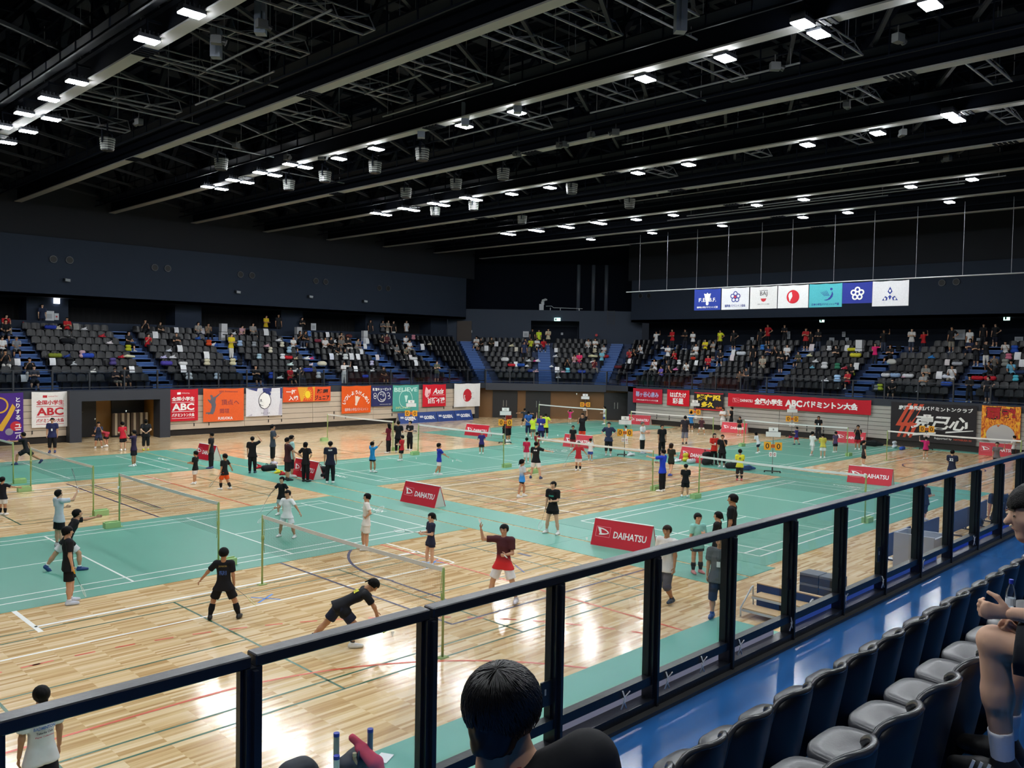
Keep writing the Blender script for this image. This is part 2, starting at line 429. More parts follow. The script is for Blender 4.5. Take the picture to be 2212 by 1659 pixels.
# ---- blue stairs of the stands
STAIR_L = [8.2, 15.05, 21.35, 27.35, 33.45, 39.65, 44.6]
STAIR_E = [16.5, 22.8, 28.9, 35.0, 40.9]
STAIR_C = [0.04, 0.5, 0.93]
M_nose = mat('stair_nosing', '#5d80bd', 0.45)
def stair(n, ctr, dirv, w, k1=NROW):
    """ctr: point on the deck edge; dirv: horizontal unit vector going up"""
    mb = MB(); dv = np.array([*dirv, 0.0]); sv = np.array([-dirv[1], dirv[0], 0.0]); c = np.array([*ctr, 0.0])
    for k in range(k1):
        for h in range(2):
            d0 = row_d(k) + 0.15 - 0.45 + 0.45 * h; z = DECK + RISE * k + 0.21 * (h + 1)
            a = c + dv * d0; b = a + dv * 0.5
            mb.add([a - sv * w / 2 + (0, 0, z - 0.24), a + sv * w / 2 + (0, 0, z - 0.24), b + sv * w / 2 + (0, 0, z - 0.24), b - sv * w / 2 + (0, 0, z - 0.24),
                    a - sv * w / 2 + (0, 0, z), a + sv * w / 2 + (0, 0, z), b + sv * w / 2 + (0, 0, z), b - sv * w / 2 + (0, 0, z)],
                   [(0, 3, 2, 1), (4, 5, 6, 7), (0, 1, 5, 4), (1, 2, 6, 5), (2, 3, 7, 6), (3, 0, 4, 7)])
            mb.bar(a - sv * w / 2 + (0, 0, z - 0.015), a + sv * w / 2 + (0, 0, z - 0.015), 0.06, 0.035, 1)
    mb.box((0, 0, 0), (0, 0, 0)) if False else None
    return struct(mb.build('stairs_%d' % n, [M_blue, M_nose]), 'blue stairs between the seat blocks')
_n = 0
for x in STAIR_L: _n += 1; stair(_n, (x, LEFT_Y), (0, 1), 1.15)
for y in STAIR_E: _n += 1; stair(_n, (END_X, y), (1, 0), 1.15)
for s in STAIR_C:
    a = F0 + (F1 - F0) * s; b = B0 + (B1 - B0) * s; dv = (b - a) / np.linalg.norm(b - a); _n += 1; stair(_n, a, dv, 1.05)

# ---- upper walls
M_wall = mat('wall_charcoal', '#2a3240', 0.75, spec=0.12, noise=0.08, nscale=0.35)
M_wallhi = mat('wall_upper', '#24262c', 0.75, spec=0.12, noise=0.08, nscale=0.35)
M_curt = mat('curtain_black', '#0b0c10', 0.9)
WL, WE = LEFT_Y + 7.9, END_X + 7.9
wl_ = MB(); wl_.box((-12, WL, 8.12), (51.4, WL + 0.4, 11.75)); wl_.box((-12, WL, 8.12), (51.4, 63, 8.3))
struct(wl_.build('wall_left', M_wall), 'charcoal upper wall over the left stand')
struct(MB().box((-12, WL + 0.14, 11.75), (52.5, WL + 0.6, 21)).build('wall_left_upper', M_wallhi), 'dark top band of the left wall')
we_ = MB(); we_.box((WE, -12, 8.05), (WE + 0.4, 45.5, 11.7)); we_.box((WE, -12, 8.05), (68, 45.5, 8.25))
struct(we_.build('wall_end', M_wall), 'charcoal upper wall over the short-side stand')
struct(MB().box((WE + 0.14, -12, 11.7), (WE + 0.6, 46, 21)).build('wall_end_upper', M_wallhi), 'dark top band of the short-side wall')
TOPZ = DECK + RISE * NROW
bk = MB(); bk.box((-12, 60.2, TOPZ - 0.5), (52, 60.6, 8.3)); struct(bk.build('wall_left_back', mat('recess_dark', '#1f242e', 0.8, spec=0.1)), 'dark wall behind the top row of the left stand')
bk = MB(); bk.box((64.2, -12, TOPZ - 0.5), (64.6, 46, 8.3)); struct(bk.build('wall_end_back', mat('recess_dark', '#1f242e', 0.8, spec=0.1)), 'dark wall behind the top row of the short-side stand')
tl = MB(); tl.box((-12, LEFT_Y + DEPTH - 0.1, TOPZ - 0.3), (50, 60.6, TOPZ)); tl.box((END_X + DEPTH - 0.1, -12, TOPZ - 0.3), (64.6, 45, TOPZ))
tl.prism([tuple(B0), tuple(B1), (66, 48), (54, 62)], TOPZ - 0.3, TOPZ)
struct(tl.build('floor_gallery', M_blued), 'gallery floor behind the top rows')
# pillars and black curtains on the left, kerb wall behind the top row
for k, x in enumerate((3.5, 10.2, 16.3, 25.6, 33.8, 41.6, 48.6)):
    struct(MB().box((x, 58.3, TOPZ), (x + (2.4 if k < 3 else 1.9), 60.2, 8.12)).build('pillar_%d' % (k + 1), M_wall), 'charcoal pillar behind the left stand')
xs = (-6, 5.9, 12.6, 18.7, 27.5, 35.7, 43.5, 50.4); xe = (3.5, 10.2, 16.3, 25.6, 33.8, 41.6, 48.6)
for k in range(7):
    cu = MB()
    cu.grid(lambda u, v, a=xs[k], b=xe[k]: (a + (b - a) * u, 59.9 + 0.05 * math.sin(u * (b - a) * 18), TOPZ + 1.55 * v), 40, 1)
    struct(cu.build('curtain_%d' % (k + 1), M_curt), 'black curtain behind the left stand')
kw = MB(); kw.box((-6, LEFT_Y + DEPTH - 0.15, TOPZ - 0.3), (50.6, LEFT_Y + DEPTH, TOPZ + 0.55)); struct(kw.build('wall_kerb', M_wall), 'low charcoal wall behind the top row')
# corner wall with the recessed doorway
cd = (B1 - B0) / np.linalg.norm(B1 - B0); cn = np.array([cd[1], -cd[0]]); cn = cn if cn @ (np.array([60, 60]) - B0) > 0 else -cn
CL = np.linalg.norm(B1 - B0)
cw_a = math.atan2(cd[1], cd[0])
ys_ = 1.0 if (-cd[1] * cn[0] + cd[0] * cn[1]) > 0 else -1.0     # local +y times ys_ points away from the hall
def corner_box(mb, u0, u1, o0, o1, z0, z1):
    ps = [B0 + cd * u + cn * o for u, o in ((u0, o0), (u1, o0), (u1, o1), (u0, o1))]
    mb.prism([tuple(p) for p in ps], z0, z1); return mb
wc = MB(); U0, U1 = CL * 0.43, CL * 0.70; CZ = 9.05
corner_box(wc, -0.6, U0, 0, 0.5, TOPZ - 0.4, CZ); corner_box(wc, U1, CL + 0.8, 0, 0.5, TOPZ - 0.4, CZ); corner_box(wc, U0, U1, 0, 0.5, 8.1, CZ)
corner_box(wc, U0, U1, 2.6, 3.0, TOPZ - 0.4, 8.4); corner_box(wc, U0 - 0.4, U0, 0.5, 3.0, TOPZ - 0.4, 8.4); corner_box(wc, U1, U1 + 0.4, 0.5, 3.0, TOPZ - 0.4, 8.4)
corner_box(wc, U0 - 0.4, U1 + 0.4, 0.5, 3.0, 8.25, 8.45)
corner_box(wc, -0.6, CL + 0.8, 0.4, 5.5, CZ - 0.2, CZ)
struct(wc.build('wall_corner', mat('wall_corner_grey', '#3d4553', 0.7, spec=0.15)), 'lighter grey corner wall with a recessed doorway')
hb = MB(); corner_box(hb, -3, CL + 4, 5.2, 5.6, CZ - 0.4, 21); struct(hb.build('wall_corner_upper', mat('corner_black', '#0e1420', 0.85, spec=0.1)), 'black wall far above the corner')
dd = MB(); corner_box(dd, U0 + 0.1, U1 - 0.1, 2.45, 2.6, TOPZ, TOPZ + 1.55); struct(dd.build('door_3', mat('recess_dark', '#1f242e', 0.8, spec=0.1)), 'dark double door in the corner recess')
bd = MB(); corner_box(bd, 0.25, 1.55, -0.12, 0.05, TOPZ - 0.35, TOPZ + 1.85); struct(bd.build('door_4', mat('brown_door', '#33261d', 0.55)), 'brown door in the corner wall')
# brown wall and doors of the corner entrance under the deck
E0, E1 = np.array([45.6, 50.6]), np.array([55.2, 39.6])
ed = (E1 - E0) / np.linalg.norm(E1 - E0); en = np.array([-ed[1], ed[0]]); en = en if en @ np.array([1, 1]) > 0 else -en; EL = np.linalg.norm(E1 - E0)
def ebox(mb, u0, u1, o0, o1, z0, z1):
    mb.prism([tuple(E0 + ed * u + en * o) for u, o in ((u0, o0), (u1, o0), (u1, o1), (u0, o1))], z0, z1); return mb
struct(ebox(MB(), -1.5, EL + 1.5, 0.0, 0.3, 0, 2.5).build('wall_entrance', mat('brown_panel', '#6b4a26', 0.5, noise=0.1, nscale=2)), 'brown panelled wall of the corner entrance')
for n, (a, b) in enumerate(((0.165, 0.30), (0.345, 0.48), (0.77, 0.90))):
    d = struct(ebox(MB(), a * EL, b * EL, -0.08, 0.0, 0.02, 2.15).build('door_%d' % (n + 5), M_dk), 'black double door of the corner entrance')
    for s in (-0.12, 0.12): ebox(MB(), (a + b) / 2 * EL + s - 0.02, (a + b) / 2 * EL + s + 0.02, -0.14, -0.08, 0.9, 1.4).build('door_handle', mat('chrome', '#c8c8c8', 0.25, 1.0), d)
ec = MB(); ec.prism([tuple(F0 + (0.1, 0.1)), tuple(F1 + (0.1, 0.1)), (56, 40), (56, 52), (45, 52)], 2.38, 2.5); struct(ec.build('ceiling_entrance', mat('soffit', '#14161b', 0.8)), 'dark soffit of the corner entrance')
pc = MB(); pc.box((52.85, 38.95, 0), (53.5, 39.7, 2.75)); pc.box((45.25, 48.8, 0), (45.7, 50.4, 2.5)); struct(pc.build('trim_3', M_fascia), 'dark pillars at the sides of the corner entrance')
# walls behind the viewer and the roof
struct(MB().box((-12.3, -12, -0.3), (-12, 63, 21)).build('wall_rear', M_wall), 'dark wall to the left of the viewer')
struct(MB().box((-12.3, -12.4, -0.3), (68, -12, 21)).build('wall_near', M_wall), 'dark wall behind the viewer')
struct(MB().box((-12.3, -12.4, 20.6), (70, 66, 21)).build('ceiling', mat('roof_deck', '#0b0f18', 0.85, spec=0.05, noise=0.2, nscale=0.5)), 'dark roof deck')

# ================================================================== ROOF STEEL AND LAMPS
ordn = {1: 'first', 2: 'second', 3: 'third', 4: 'fourth', 5: 'fifth', 6: 'sixth', 7: 'seventh', 8: 'eighth', 9: 'ninth', 10: 'tenth', 11: 'eleventh', 12: 'twelfth', 13: 'thirteenth', 14: 'fourteenth', 15: 'fifteenth', 16: 'sixteenth', 17: 'seventeenth', 18: 'eighteenth', 19: 'nineteenth', 20: 'twentieth'}
M_flange = mat('beam_flange', '#8b8a8a', 0.6)
M_web = mat('beam_web', '#0a0e17', 0.7, spec=0.06)  # near black: the shade on the beam sides is put into the colour
M_steel = mat('batten_steel', '#686a70', 0.5)
M_dsteel = mat('truss_dark', '#0d121c', 0.6, spec=0.08)
BEAMS = [10.05 + 5.37 * k for k in range(-2, 9)]
BZ = 13.62
fl_me = web_me = None
for k, x in enumerate(BEAMS):
    b = bpy.data.objects.new('roof_beam', None); COL.objects.link(b); b.location = (x, 0, 0); struct(b, 'steel roof beam across the hall')
    f = MB(); f.box((-0.2, -6, BZ), (0.2, 56.7, BZ + 0.05)); f.build('flange', M_flange, b)
    w = MB(); w.box((-0.05, -6, BZ + 0.05), (0.05, 56.7, BZ + 0.75)); w.box((-0.2, -6, BZ + 0.75), (0.2, 56.7, BZ + 0.8))
    w.build('web', M_web, b)
    t = MB()
    for j in range(0, 12):
        y = -5 + j * 5.4
        t.bar((0, y, BZ + 0.8), (0, y + 2.7, 17.6), 0.22, 0.22); t.bar((0, y + 2.7, 17.6), (0, y + 5.4, BZ + 0.8), 0.22, 0.22)
        t.bar((0, y, BZ + 0.8), (0, y, 17.6), 0.12)
    t.box((-0.15, -6, 17.5), (0.15, 56.7, 17.8))
    t.build('truss', M_dsteel, b)
    # inspection catwalk beside every beam: handrails, stanchions, deck
    c = MB(); cx = -0.75
    c.box((cx - 0.3, -6, BZ + 0.62), (cx + 0.3, 56.5, BZ + 0.66))
    c.build('catwalk', M_web, b)
    r = MB()
    for z in (1.1, 1.65):
        r.bar((cx - 0.3, -6, BZ + z), (cx - 0.3, 56.5, BZ + z), 0.05)
    r.bar((cx - 0.32, -6, BZ + 0.28), (cx - 0.32, 56.5, BZ + 0.28), 0.07)
    for y in np.arange(-5, 56, 1.35): r.bar((cx - 0.3, y, BZ + 0.3), (cx - 0.3, y, BZ + 1.65), 0.04)
    r.build('catwalk_rail', M_dsteel, b)
    cl = MB()
    for y in (9.5, 24.5, 39.0):
        for q in range(5): cl.box((-0.24, y + q * 0.18, BZ - 0.03), (0.24, y + q * 0.18 + 0.1, BZ))
    cl.build('splice_plate', M_web, b)
# plan bracing and purlins
for k in range(len(BEAMS) - 1):
    o = bpy.data.objects.new('roof_bracing', None); COL.objects.link(o); o.location = (BEAMS[k], 0, 0); struct(o, 'diagonal bracing between two roof beams')
    p = MB()
    for y in np.arange(-3, 54, 2.7):
        p.bar((0.2, y, BZ + 0.85), (4.6, y + 2.6, BZ + 0.85), 0.11, 0.11)
    p.build('brace', mat('brace_steel', '#2c2e34', 0.6, spec=0.1), o)
    q = MB()
    for y in np.arange(-5, 56, 5.4): q.bar((0, y, 17.65), (5.37, y, 17.65), 0.2)
    for y in np.arange(-5, 56, 1.8): q.bar((0, y, 19.6), (5.37, y, 19.6), 0.14)
    for xx in (1.4, 2.7, 4.0): q.bar((xx, -6, 19.9), (xx, 56, 19.9), 0.18)
    q.build('purlin', M_dsteel, o)
    d = MB()
    for y in np.arange(-4, 55, 5.4):
        d.box((1.0, y, 17.9), (2.4, y + 0.9, 18.0)); d.box((3.0, y + 2.4, 17.9), (4.3, y + 3.2, 18.0))
    d.build('roof_panel', mat('panel_grey', '#202329', 0.7, spec=0.1), o)
# ladder-shaped lighting battens slung between the beams
def ladder(y0, x0, x1, z, gap=0.55):
    m = MB(); n = max(2, int((x1 - x0) / 0.9))
    m.bar((x0, y0, z), (x1, y0, z), 0.05); m.bar((x0, y0 + gap, z), (x1, y0 + gap, z), 0.05); m.bar((x0, y0 + gap / 2, z + 0.45), (x1, y0 + gap / 2, z + 0.45), 0.035)
    for i in range(n + 1):
        x = x0 + (x1 - x0) * i / n; m.bar((x, y0, z), (x, y0 + gap, z), 0.035); m.bar((x, y0, z), (x, y0 + gap / 2, z + 0.45), 0.025)
        if i < n:
            m.bar((x, y0, z), (x + (x1 - x0) / n, y0 + gap / 2, z + 0.45), 0.022); m.bar((x, y0 + gap, z), (x + (x1 - x0) / n, y0 + gap / 2, z + 0.45), 0.022)
    for xx in (x0 + 0.4, x1 - 0.4): m.bar((xx, y0 + gap / 2, z + 0.45), (xx, y0 + gap / 2, 17.6), 0.02)
    return m
lad_rows = {2: (19.5, 22.8, 27.2, 31.6, 36.5), 3: (9.5, 12.6, 15.1, 17.05, 21.0, 24.6, 28.4), 4: (10.5, 14.2, 18.5, 22.6), 5: (8.0, 12.0), 6: (9.0, 14.5, 19.0, 24.0)}
for k, rows in lad_rows.items():
    for i, y in enumerate(rows):
        x0 = BEAMS[k] + 0.5; x1 = BEAMS[k + 1] - 1.3
        if k >= 5: x0 += 0.6
        o = ladder(y, x0, x1, BZ + 0.4 + 0.12 * (i % 3)).build('lighting_batten', M_steel)
        tag(o, 'ladder-shaped steel batten in the %s roof bay, %s from the near side' % (ordn[k - 1], ordn[i + 1]), 'batten', 'ladder battens under the roof')
for i, (x, y0, y1) in enumerate(((17.2, 21.3, 24.3), (19.3, 20.2, 26.1), (12.4, 19, 26), (13.9, 24.5, 30), (17.6, 28, 34), (24.0, 12, 20), (23.1, 20, 27), (28.5, 12, 22), (39.4, 14, 30), (44.9, 12, 26), (45.6, 14, 30), (46.4, 18, 32))):
    m = MB(); m.tube([(x, y0, BZ + 0.3), (x, y1, BZ + 0.3)], 0.03, 6)
    for y in (y0 + 0.3, y1 - 0.3): m.tube([(x, y, BZ + 0.3), (x, y, 17.6)], 0.012, 4)
    tag(m.build('lighting_pipe', M_steel), 'thin hung steel pipe parallel to the roof beams, %s from the left' % ordn[1 + [12.4, 13.9, 17.2, 17.6, 19.3, 23.1, 24.0, 28.5, 39.4, 44.9, 45.6, 46.4].index(x)], 'pipe', 'thin hung pipes')
for i, (y, x0, x1) in enumerate(((19.85, 15.9, 20.0), (29.0, 10.6, 15.3), (32.65, 10.6, 15.3), (35.6, 16.2, 20.2), (26.0, 10.6, 14.9), (13.3, 16, 20.5), (16.2, 21.5, 25.6), (38.2, 21.5, 25.8))):
    m = MB(); m.tube([(x0, y, BZ + 0.35), (x1, y, BZ + 0.35)], 0.03, 6)
    for x in (x0 + 0.3, x1 - 0.3): m.tube([(x, y, BZ + 0.35), (x, y, 17.6)], 0.012, 4)
    tag(m.build('lighting_pipe', M_steel), 'thin hung steel pipe across the roof bay, %s from the near side' % ordn[1 + [13.3, 16.2, 19.85, 26.0, 29.0, 32.65, 35.6, 38.2].index(y)], 'pipe', 'thin hung pipes')
# ---- high-bay lamps: the hall's light
M_lens = bpy.data.materials.new('lamp_lens'); M_lens.use_nodes = True
_b = M_lens.node_tree.nodes['Principled BSDF']; _b.inputs['Base Color'].default_value = (0.8, 0.8, 0.8, 1)
_b.inputs['Emission Color'].default_value = (0.93, 0.97, 1.0, 1); _b.inputs['Emission Strength'].default_value = LAMP_RADIANCE
M_house = mat('lamp_housing', '#3a3d44', 0.4, 0.6)
hm = MB(); hm.box((-0.3, -0.2, 0.03), (0.3, 0.2, 0.14)); 
for i in range(5): hm.box((-0.26 + 0.12 * i, -0.18, 0.14), (-0.22 + 0.12 * i, 0.18, 0.24))
house_me = hm.mesh('housing')
lm_ = MB()
for i in (-1, 1):
    for j in (-1, 1): lm_.box((i * 0.15 - 0.13, j * 0.1 - 0.085, 0.0), (i * 0.15 + 0.13, j * 0.1 + 0.085, 0.03))
lens_me = lm_.mesh('lens')
hang_me = MB().box((-0.025, -0.025, 0.24), (0.025, 0.025, 0.62)).mesh('hanger')
LAMPS = []
arm_me = MB().box((0, -0.03, 0.54), (1, 0.03, 0.60)).mesh('bracket_arm')
Yg = lambda k: 7.4 + 2.712 * k
for k in (5, 6, 8, 9, 10, 11): LAMPS.append((9.6, Yg(k)))
for k in (10, 11, 12, 13): LAMPS.append((10.5, Yg(k)))
for k in (10, 11, 12, 13): LAMPS.append((20.42, Yg(k)))
for k in (0, 1, 2, 3, 5, 6, 8, 9, 10, 11, 12, 13): LAMPS.append((21.2, Yg(k)))
LAMPS.append((20.3, Yg(1)))
for k in (1, 2, 3, 5, 6, 8, 9, 10, 11, 12, 13): LAMPS.append((31.9, Yg(k)))
for k in (1, 10, 11, 12, 13): LAMPS.append((31.1, Yg(k)))
for k in (2, 3, 5, 6, 8, 9, 10, 11, 12, 13): LAMPS.append((42.8, Yg(k)))
for k in (10, 11, 12, 13): LAMPS.append((42.2, Yg(k)))
for k in (3, 5, 6, 8, 10, 12): LAMPS.append((48.3, Yg(k)))
for k in (0, 1, 2, 3): LAMPS.append((9.6, Yg(k)))              # above the viewer, out of the frame: the same grid goes on
for k in (0, 1, 2, 3, 5, 6, 8, 10, 12): LAMPS.append((-0.7, Yg(k)))
for x in (-0.7, 9.6, 21.2, 31.9):
    for k in (-1, -2, -3): LAMPS.append((x, Yg(k)))
LAMPS.append((31.9, Yg(0)))
bands = {9.6: 'leftmost lamp row, left side', 10.5: 'leftmost lamp row, right side', 20.42: 'second lamp row, left side', 20.3: 'second lamp row, left side near', 21.2: 'second lamp row, right side',
         31.1: 'third lamp row, left side', 31.9: 'third lamp row, right side', 42.2: 'fourth lamp row, left side', 42.8: 'fourth lamp row, right side', 48.3: 'last lamp row before the flags', -0.7: 'lamp row over the viewer'}
cnt = {}
for x, y in sorted(LAMPS, key=lambda p: -p[1]):
    cnt[x] = cnt.get(x, 0) + 1
    z = 13.5 if x < 47 else 13.52
    t = thing('high_bay_lamp', '%s lit lamp from the far wall, %s' % (ordn[cnt[x]], bands[x]), 'lamp', (x, y, z), 0, 'high-bay lamps under the roof')
    inst('housing', house_me, M_house, t); inst('lens', lens_me, M_lens, t); inst('hanger', hang_me, M_dsteel, t)
    bx = min(BEAMS, key=lambda b: abs(b - x)); o = inst('bracket_arm', arm_me, M_dsteel, t); o.scale = (bx - x, 1, 1)
# ---- unlit spot heads with ribbed housings, and small projector heads
sp = MB(); sp.tube([(0, 0, 0), (0, 0, 0.5)], [0.24, 0.3], 14)
sph_me = sp.mesh('drum')
rb = MB()
for i in range(5): rb.tube([(0, 0, 0.06 + 0.09 * i), (0, 0, 0.085 + 0.09 * i)], [0.27 + 0.008 * i] * 2, 14)
rib_me = rb.mesh('rib')
yk = MB(); yk.bar((-0.33, 0, 0.25), (-0.33, 0, 0.75), 0.05); yk.bar((0.33, 0, 0.25), (0.33, 0, 0.75), 0.05); yk.bar((-0.35, 0, 0.75), (0.35, 0, 0.75), 0.06); yk.bar((0, 0, 0.75), (0, 0, 1.1), 0.05)
yoke_me = yk.mesh('yoke')
SPOTS = [(232, 312), (478, 355), (912, 334), (985, 398), (1087, 376), (877, 417), (1023, 445), (940, 457), (1235, 408), (1128, 475), (1360, 440), (702, 382), (810, 362), (624, 400)]
for i, (px, py) in enumerate(SPOTS):
    p = G(px, py, 13.35)
    t = thing('ribbed_spotlight', 'unlit ribbed drum spotlight, %s from the left along the roof' % ordn[1 + sorted(s[0] for s in SPOTS).index(px)], 'spotlight', tuple(p - (0, 0, 0.25)), 0.6, 'ribbed spotlights')
    inst('drum', sph_me, mat('drum_black', '#1c1e20', 0.5), t); inst('rib', rib_me, mat('rib_pale', '#8f938a', 0.4), t); inst('yoke', yoke_me, M_dsteel, t)
ph = MB(); ph.box((-0.1, -0.14, 0.0), (0.1, 0.14, 0.22)); pl = MB(); pl.tube([(0, -0.14, 0.1), (0, -0.26, 0.05)], [0.07, 0.09], 10); pl.bar((0, 0, 0.22), (0, 0, 0.45), 0.03)
ph_me, pl_me = ph.mesh('body'), pl.mesh('barrel')
PROJ = [(1674, 152), (1940, 92), (1829, 232), (1950, 293), (2047, 348), (300, 270), (1330, 292), (1220, 318), (1118, 338), (1207, 320), (1276, 298), (620, 345), (695, 345), (467, 95), (565, 62), (510, 320)]
for i, (px, py) in enumerate(PROJ):
    p = G(px, py, 13.5)
    t = thing('stage_light', 'small stage light clamped under the roof, %s from the left' % ordn[1 + sorted(s[0] for s in PROJ).index(px)], 'stage light', tuple(p), 0.8 + i * 0.5, 'small stage lights')
    inst('body', ph_me, mat('stage_grey', '#3c3f40', 0.5), t); inst('barrel', pl_me, mat('drum_black', '#1c1e20', 0.5), t)
# lit work lamps seen on the middle beam (two small bright heads)
for n, (px, py) in enumerate(((1118, 239), (1005, 268))):
    pass
# louvred duct boxes hanging from the beam
for n, (px, py) in enumerate(((467, 98), (563, 45), (1005, 250), (910, 278), (1118, 222), (1470, 40))):
    p = G(px, py, 13.75)
    o = MB().box((-0.14, -0.14, -0.35), (0.14, 0.14, 0.45)).box((-0.02, -0.16, -0.3), (0.02, -0.14, 0.4)).build('hanging_speaker', mat('speaker_grey', '#5c6470', 0.45))
    o.location = tuple(p); o.rotation_euler = (0, 0, -0.7)
    tag(o, 'slim grey loudspeaker box under the roof, %s from the left' % ordn[1 + sorted((467, 563, 1005, 910, 1118, 1470)).index(px)], 'loudspeaker', 'slim roof loudspeakers')

# ================================================================== THE NEAR STAND
NEAR_DECK, RAIL_Y, NRISE, NTREAD = 2.52, 3.75, 0.45, 0.91
def glossy_blue():
    m = mat('blue_floor_near', '#2a609f', 0.16, noise=0.06, nscale=1.2)
    return m
M_bfl = glossy_blue()
dk = MB()
dk.prism([(-6, 2.12), (40, 2.12), (40, RAIL_Y + 0.045), (-6, RAIL_Y + 0.045)], NEAR_DECK - 0.35, NEAR_DECK)
for k in range(1, 7):
    y1 = 2.12 - NTREAD * (k - 1); dk.prism([(-6, y1 - NTREAD), (40, y1 - NTREAD), (40, y1), (-6, y1)], NEAR_DECK - 0.3 + NRISE * (k - 1), NEAR_DECK + NRISE * k)
struct(dk.build('floor_near_stand', M_bfl), 'glossy blue floor and steps of the near stand')
struct(MB().box((-6, RAIL_Y - 0.02, 0), (40, RAIL_Y + 0.04, NEAR_DECK - 0.36)).build('wall_under_stand', M_fascia), 'dark wall under the near stand')
# ---- railing
M_rail = mat('rail_black', '#1a1d25', 0.33, noise=0.25, nscale=5, bump=0.12, bscale=35)
def glass_mat(name, tint, fac, spec_rough=0.02):
    m = bpy.data.materials.new(name); m.use_nodes = True; nt = m.node_tree; nt.nodes.clear()
    out = nt.nodes.new('ShaderNodeOutputMaterial'); tr = nt.nodes.new('ShaderNodeBsdfTransparent'); gl = nt.nodes.new('ShaderNodeBsdfGlossy')
    gl.inputs['Roughness'].default_value = spec_rough; tr.inputs['Color'].default_value = tint
    lw = nt.nodes.new('ShaderNodeFresnel'); lw.inputs['IOR'].default_value = 1.45
    ml = nt.nodes.new('ShaderNodeMath'); ml.operation = 'MULTIPLY'; ml.inputs[1].default_value = fac
    mx = nt.nodes.new('ShaderNodeMixShader')
    nt.links.new(lw.outputs['Fac'], ml.inputs[0]); nt.links.new(ml.outputs[0], mx.inputs['Fac'])
    nt.links.new(tr.outputs[0], mx.inputs[1]); nt.links.new(gl.outputs[0], mx.inputs[2]); nt.links.new(mx.outputs[0], out.inputs['Surface'])
    m.diffuse_color = (tint[0], tint[1], tint[2], 0.2)
    return m
M_glass = glass_mat('rail_glass', (0.985, 0.995, 0.99, 1), 0.22)
POSTX = [3.13 + 1.113 * k for k in range(-4, 16)]
rt = thing('glass_railing', 'black railing with glass panes at the front of the near stand', 'railing', (0, RAIL_Y, NEAR_DECK))
post_me = MB().box((-0.04, -0.05, 0), (0.04, 0.05, 1.17)).mesh('post')
fin_me = MB().box((-0.012, -0.075, 0.02), (0.012, -0.05, 1.16)).mesh('fin')
pane_me = MB().box((0.05, -0.006, 0.26), (1.063, 0.006, 1.165)).mesh('glass_pane')
low_me = MB().box((0.04, -0.04, 0.195), (1.073, 0.03, 0.262)).mesh('lower_rail')
bead_me = MB().box((0.042, -0.02, 0.262), (0.058, 0.02, 1.165)).mesh('pane_bead')
for k, x in enumerate(POSTX):
    p = inst('post', post_me, M_rail, rt, (x, 0, 0)); inst('fin', fin_me, M_rail, p)
    if k < len(POSTX) - 1:
        inst('glass_pane', pane_me, M_glass, rt, (x, 0, 0)); l = inst('lower_rail', low_me, M_rail, rt, (x, 0, 0)); inst('pane_bead', bead_me, M_rail, l); inst('pane_bead', bead_me, M_rail, l, (1.013, 0, 0))
joints = [POSTX[0], POSTX[2], POSTX[3], POSTX[4], POSTX[-1]]
secs = [(POSTX[0], POSTX[3] - 0.012), (POSTX[3] + 0.012, POSTX[4] - 0.012), (POSTX[4] + 0.012, POSTX[-1] + 0.04)]
for a, b in secs: MB().box((a, -0.045, 1.168), (b, 0.05, 1.228)).build('top_rail', M_rail, rt, bevel=0.006)
MB().box((POSTX[0], -0.06, 0.0), (POSTX[-1], 0.05, 0.09)).build('kick_bar', M_rail, rt)
MB().box((POSTX[0], -0.12, 0.0), (POSTX[-1], -0.06, 0.03)).build('floor_trim', mat('trim_grey', '#3a3a3a', 0.4), rt)
for k, (x, z) in enumerate(((POSTX[5] - 0.115, 0.36), (POSTX[10] - 0.12, 0.42))):
    lp = MB(); lp.prism([(x - 0.035, -0.025), (x + 0.08, -0.025), (x + 0.08, -0.008), (x - 0.035, -0.008)], z, z + 0.17); 
    o = lp.build('latch_plate', mat('latch_black', '#23282b', 0.35), rt, bevel=0.004)
    MB().box((x - 0.005, -0.029, z + 0.08), (x + 0.008, -0.024, z + 0.12)).build('slot', mat('latch_pale', '#b9bcb8', 0.4), o)
for k, z in ((6, 0.5), (6, 0.95), (7, 0.42)):
    MB().box((POSTX[k + 2] - 0.075, -0.03, z), (POSTX[k + 2] - 0.04, -0.012, z + 0.11)).build('hinge', M_rail, rt)
# cloth banners tied to the outside of the lower rail, seen from behind
def thin_cloth(col):
    m = mat('thin_cloth_' + col.lstrip('#'), col, 0.8); nt = m.node_tree; tr = nt.nodes.new('ShaderNodeBsdfTranslucent'); tr.inputs['Color'].default_value = lin(col); mx = nt.nodes.new('ShaderNodeMixShader'); mx.inputs['Fac'].default_value = 0.6
    nt.links.new(nt.nodes['Principled BSDF'].outputs[0], mx.inputs[1]); nt.links.new(tr.outputs[0], mx.inputs[2]); nt.links.new(mx.outputs[0], nt.nodes['Material Output'].inputs['Surface']); return m
def hung_cloth(name, label, x0, x1, col, dz=0.0):
    m = MB(); n = int((x1 - x0) * 6)
    m.grid(lambda u, v: (x0 + (x1 - x0) * u, RAIL_Y + 0.075 + 0.01 * math.sin(u * n * 1.3) * (0.3 + v), NEAR_DECK + 0.215 + dz - 0.9 * v - 0.012 * abs(math.sin(u * n * 0.75))), n, 6)
    o = m.build(name, thin_cloth(col), smooth=True, recalc=False); return tag(o, label, 'banner')
hung_cloth('hung_banner', 'pale mauve back of a banner tied along the near railing', 4.35, 7.45, '#9a97b4')
hung_cloth('hung_banner', 'blue back of a banner tied along the railing by the lectern', 7.7, 11.9, '#3a55b4')
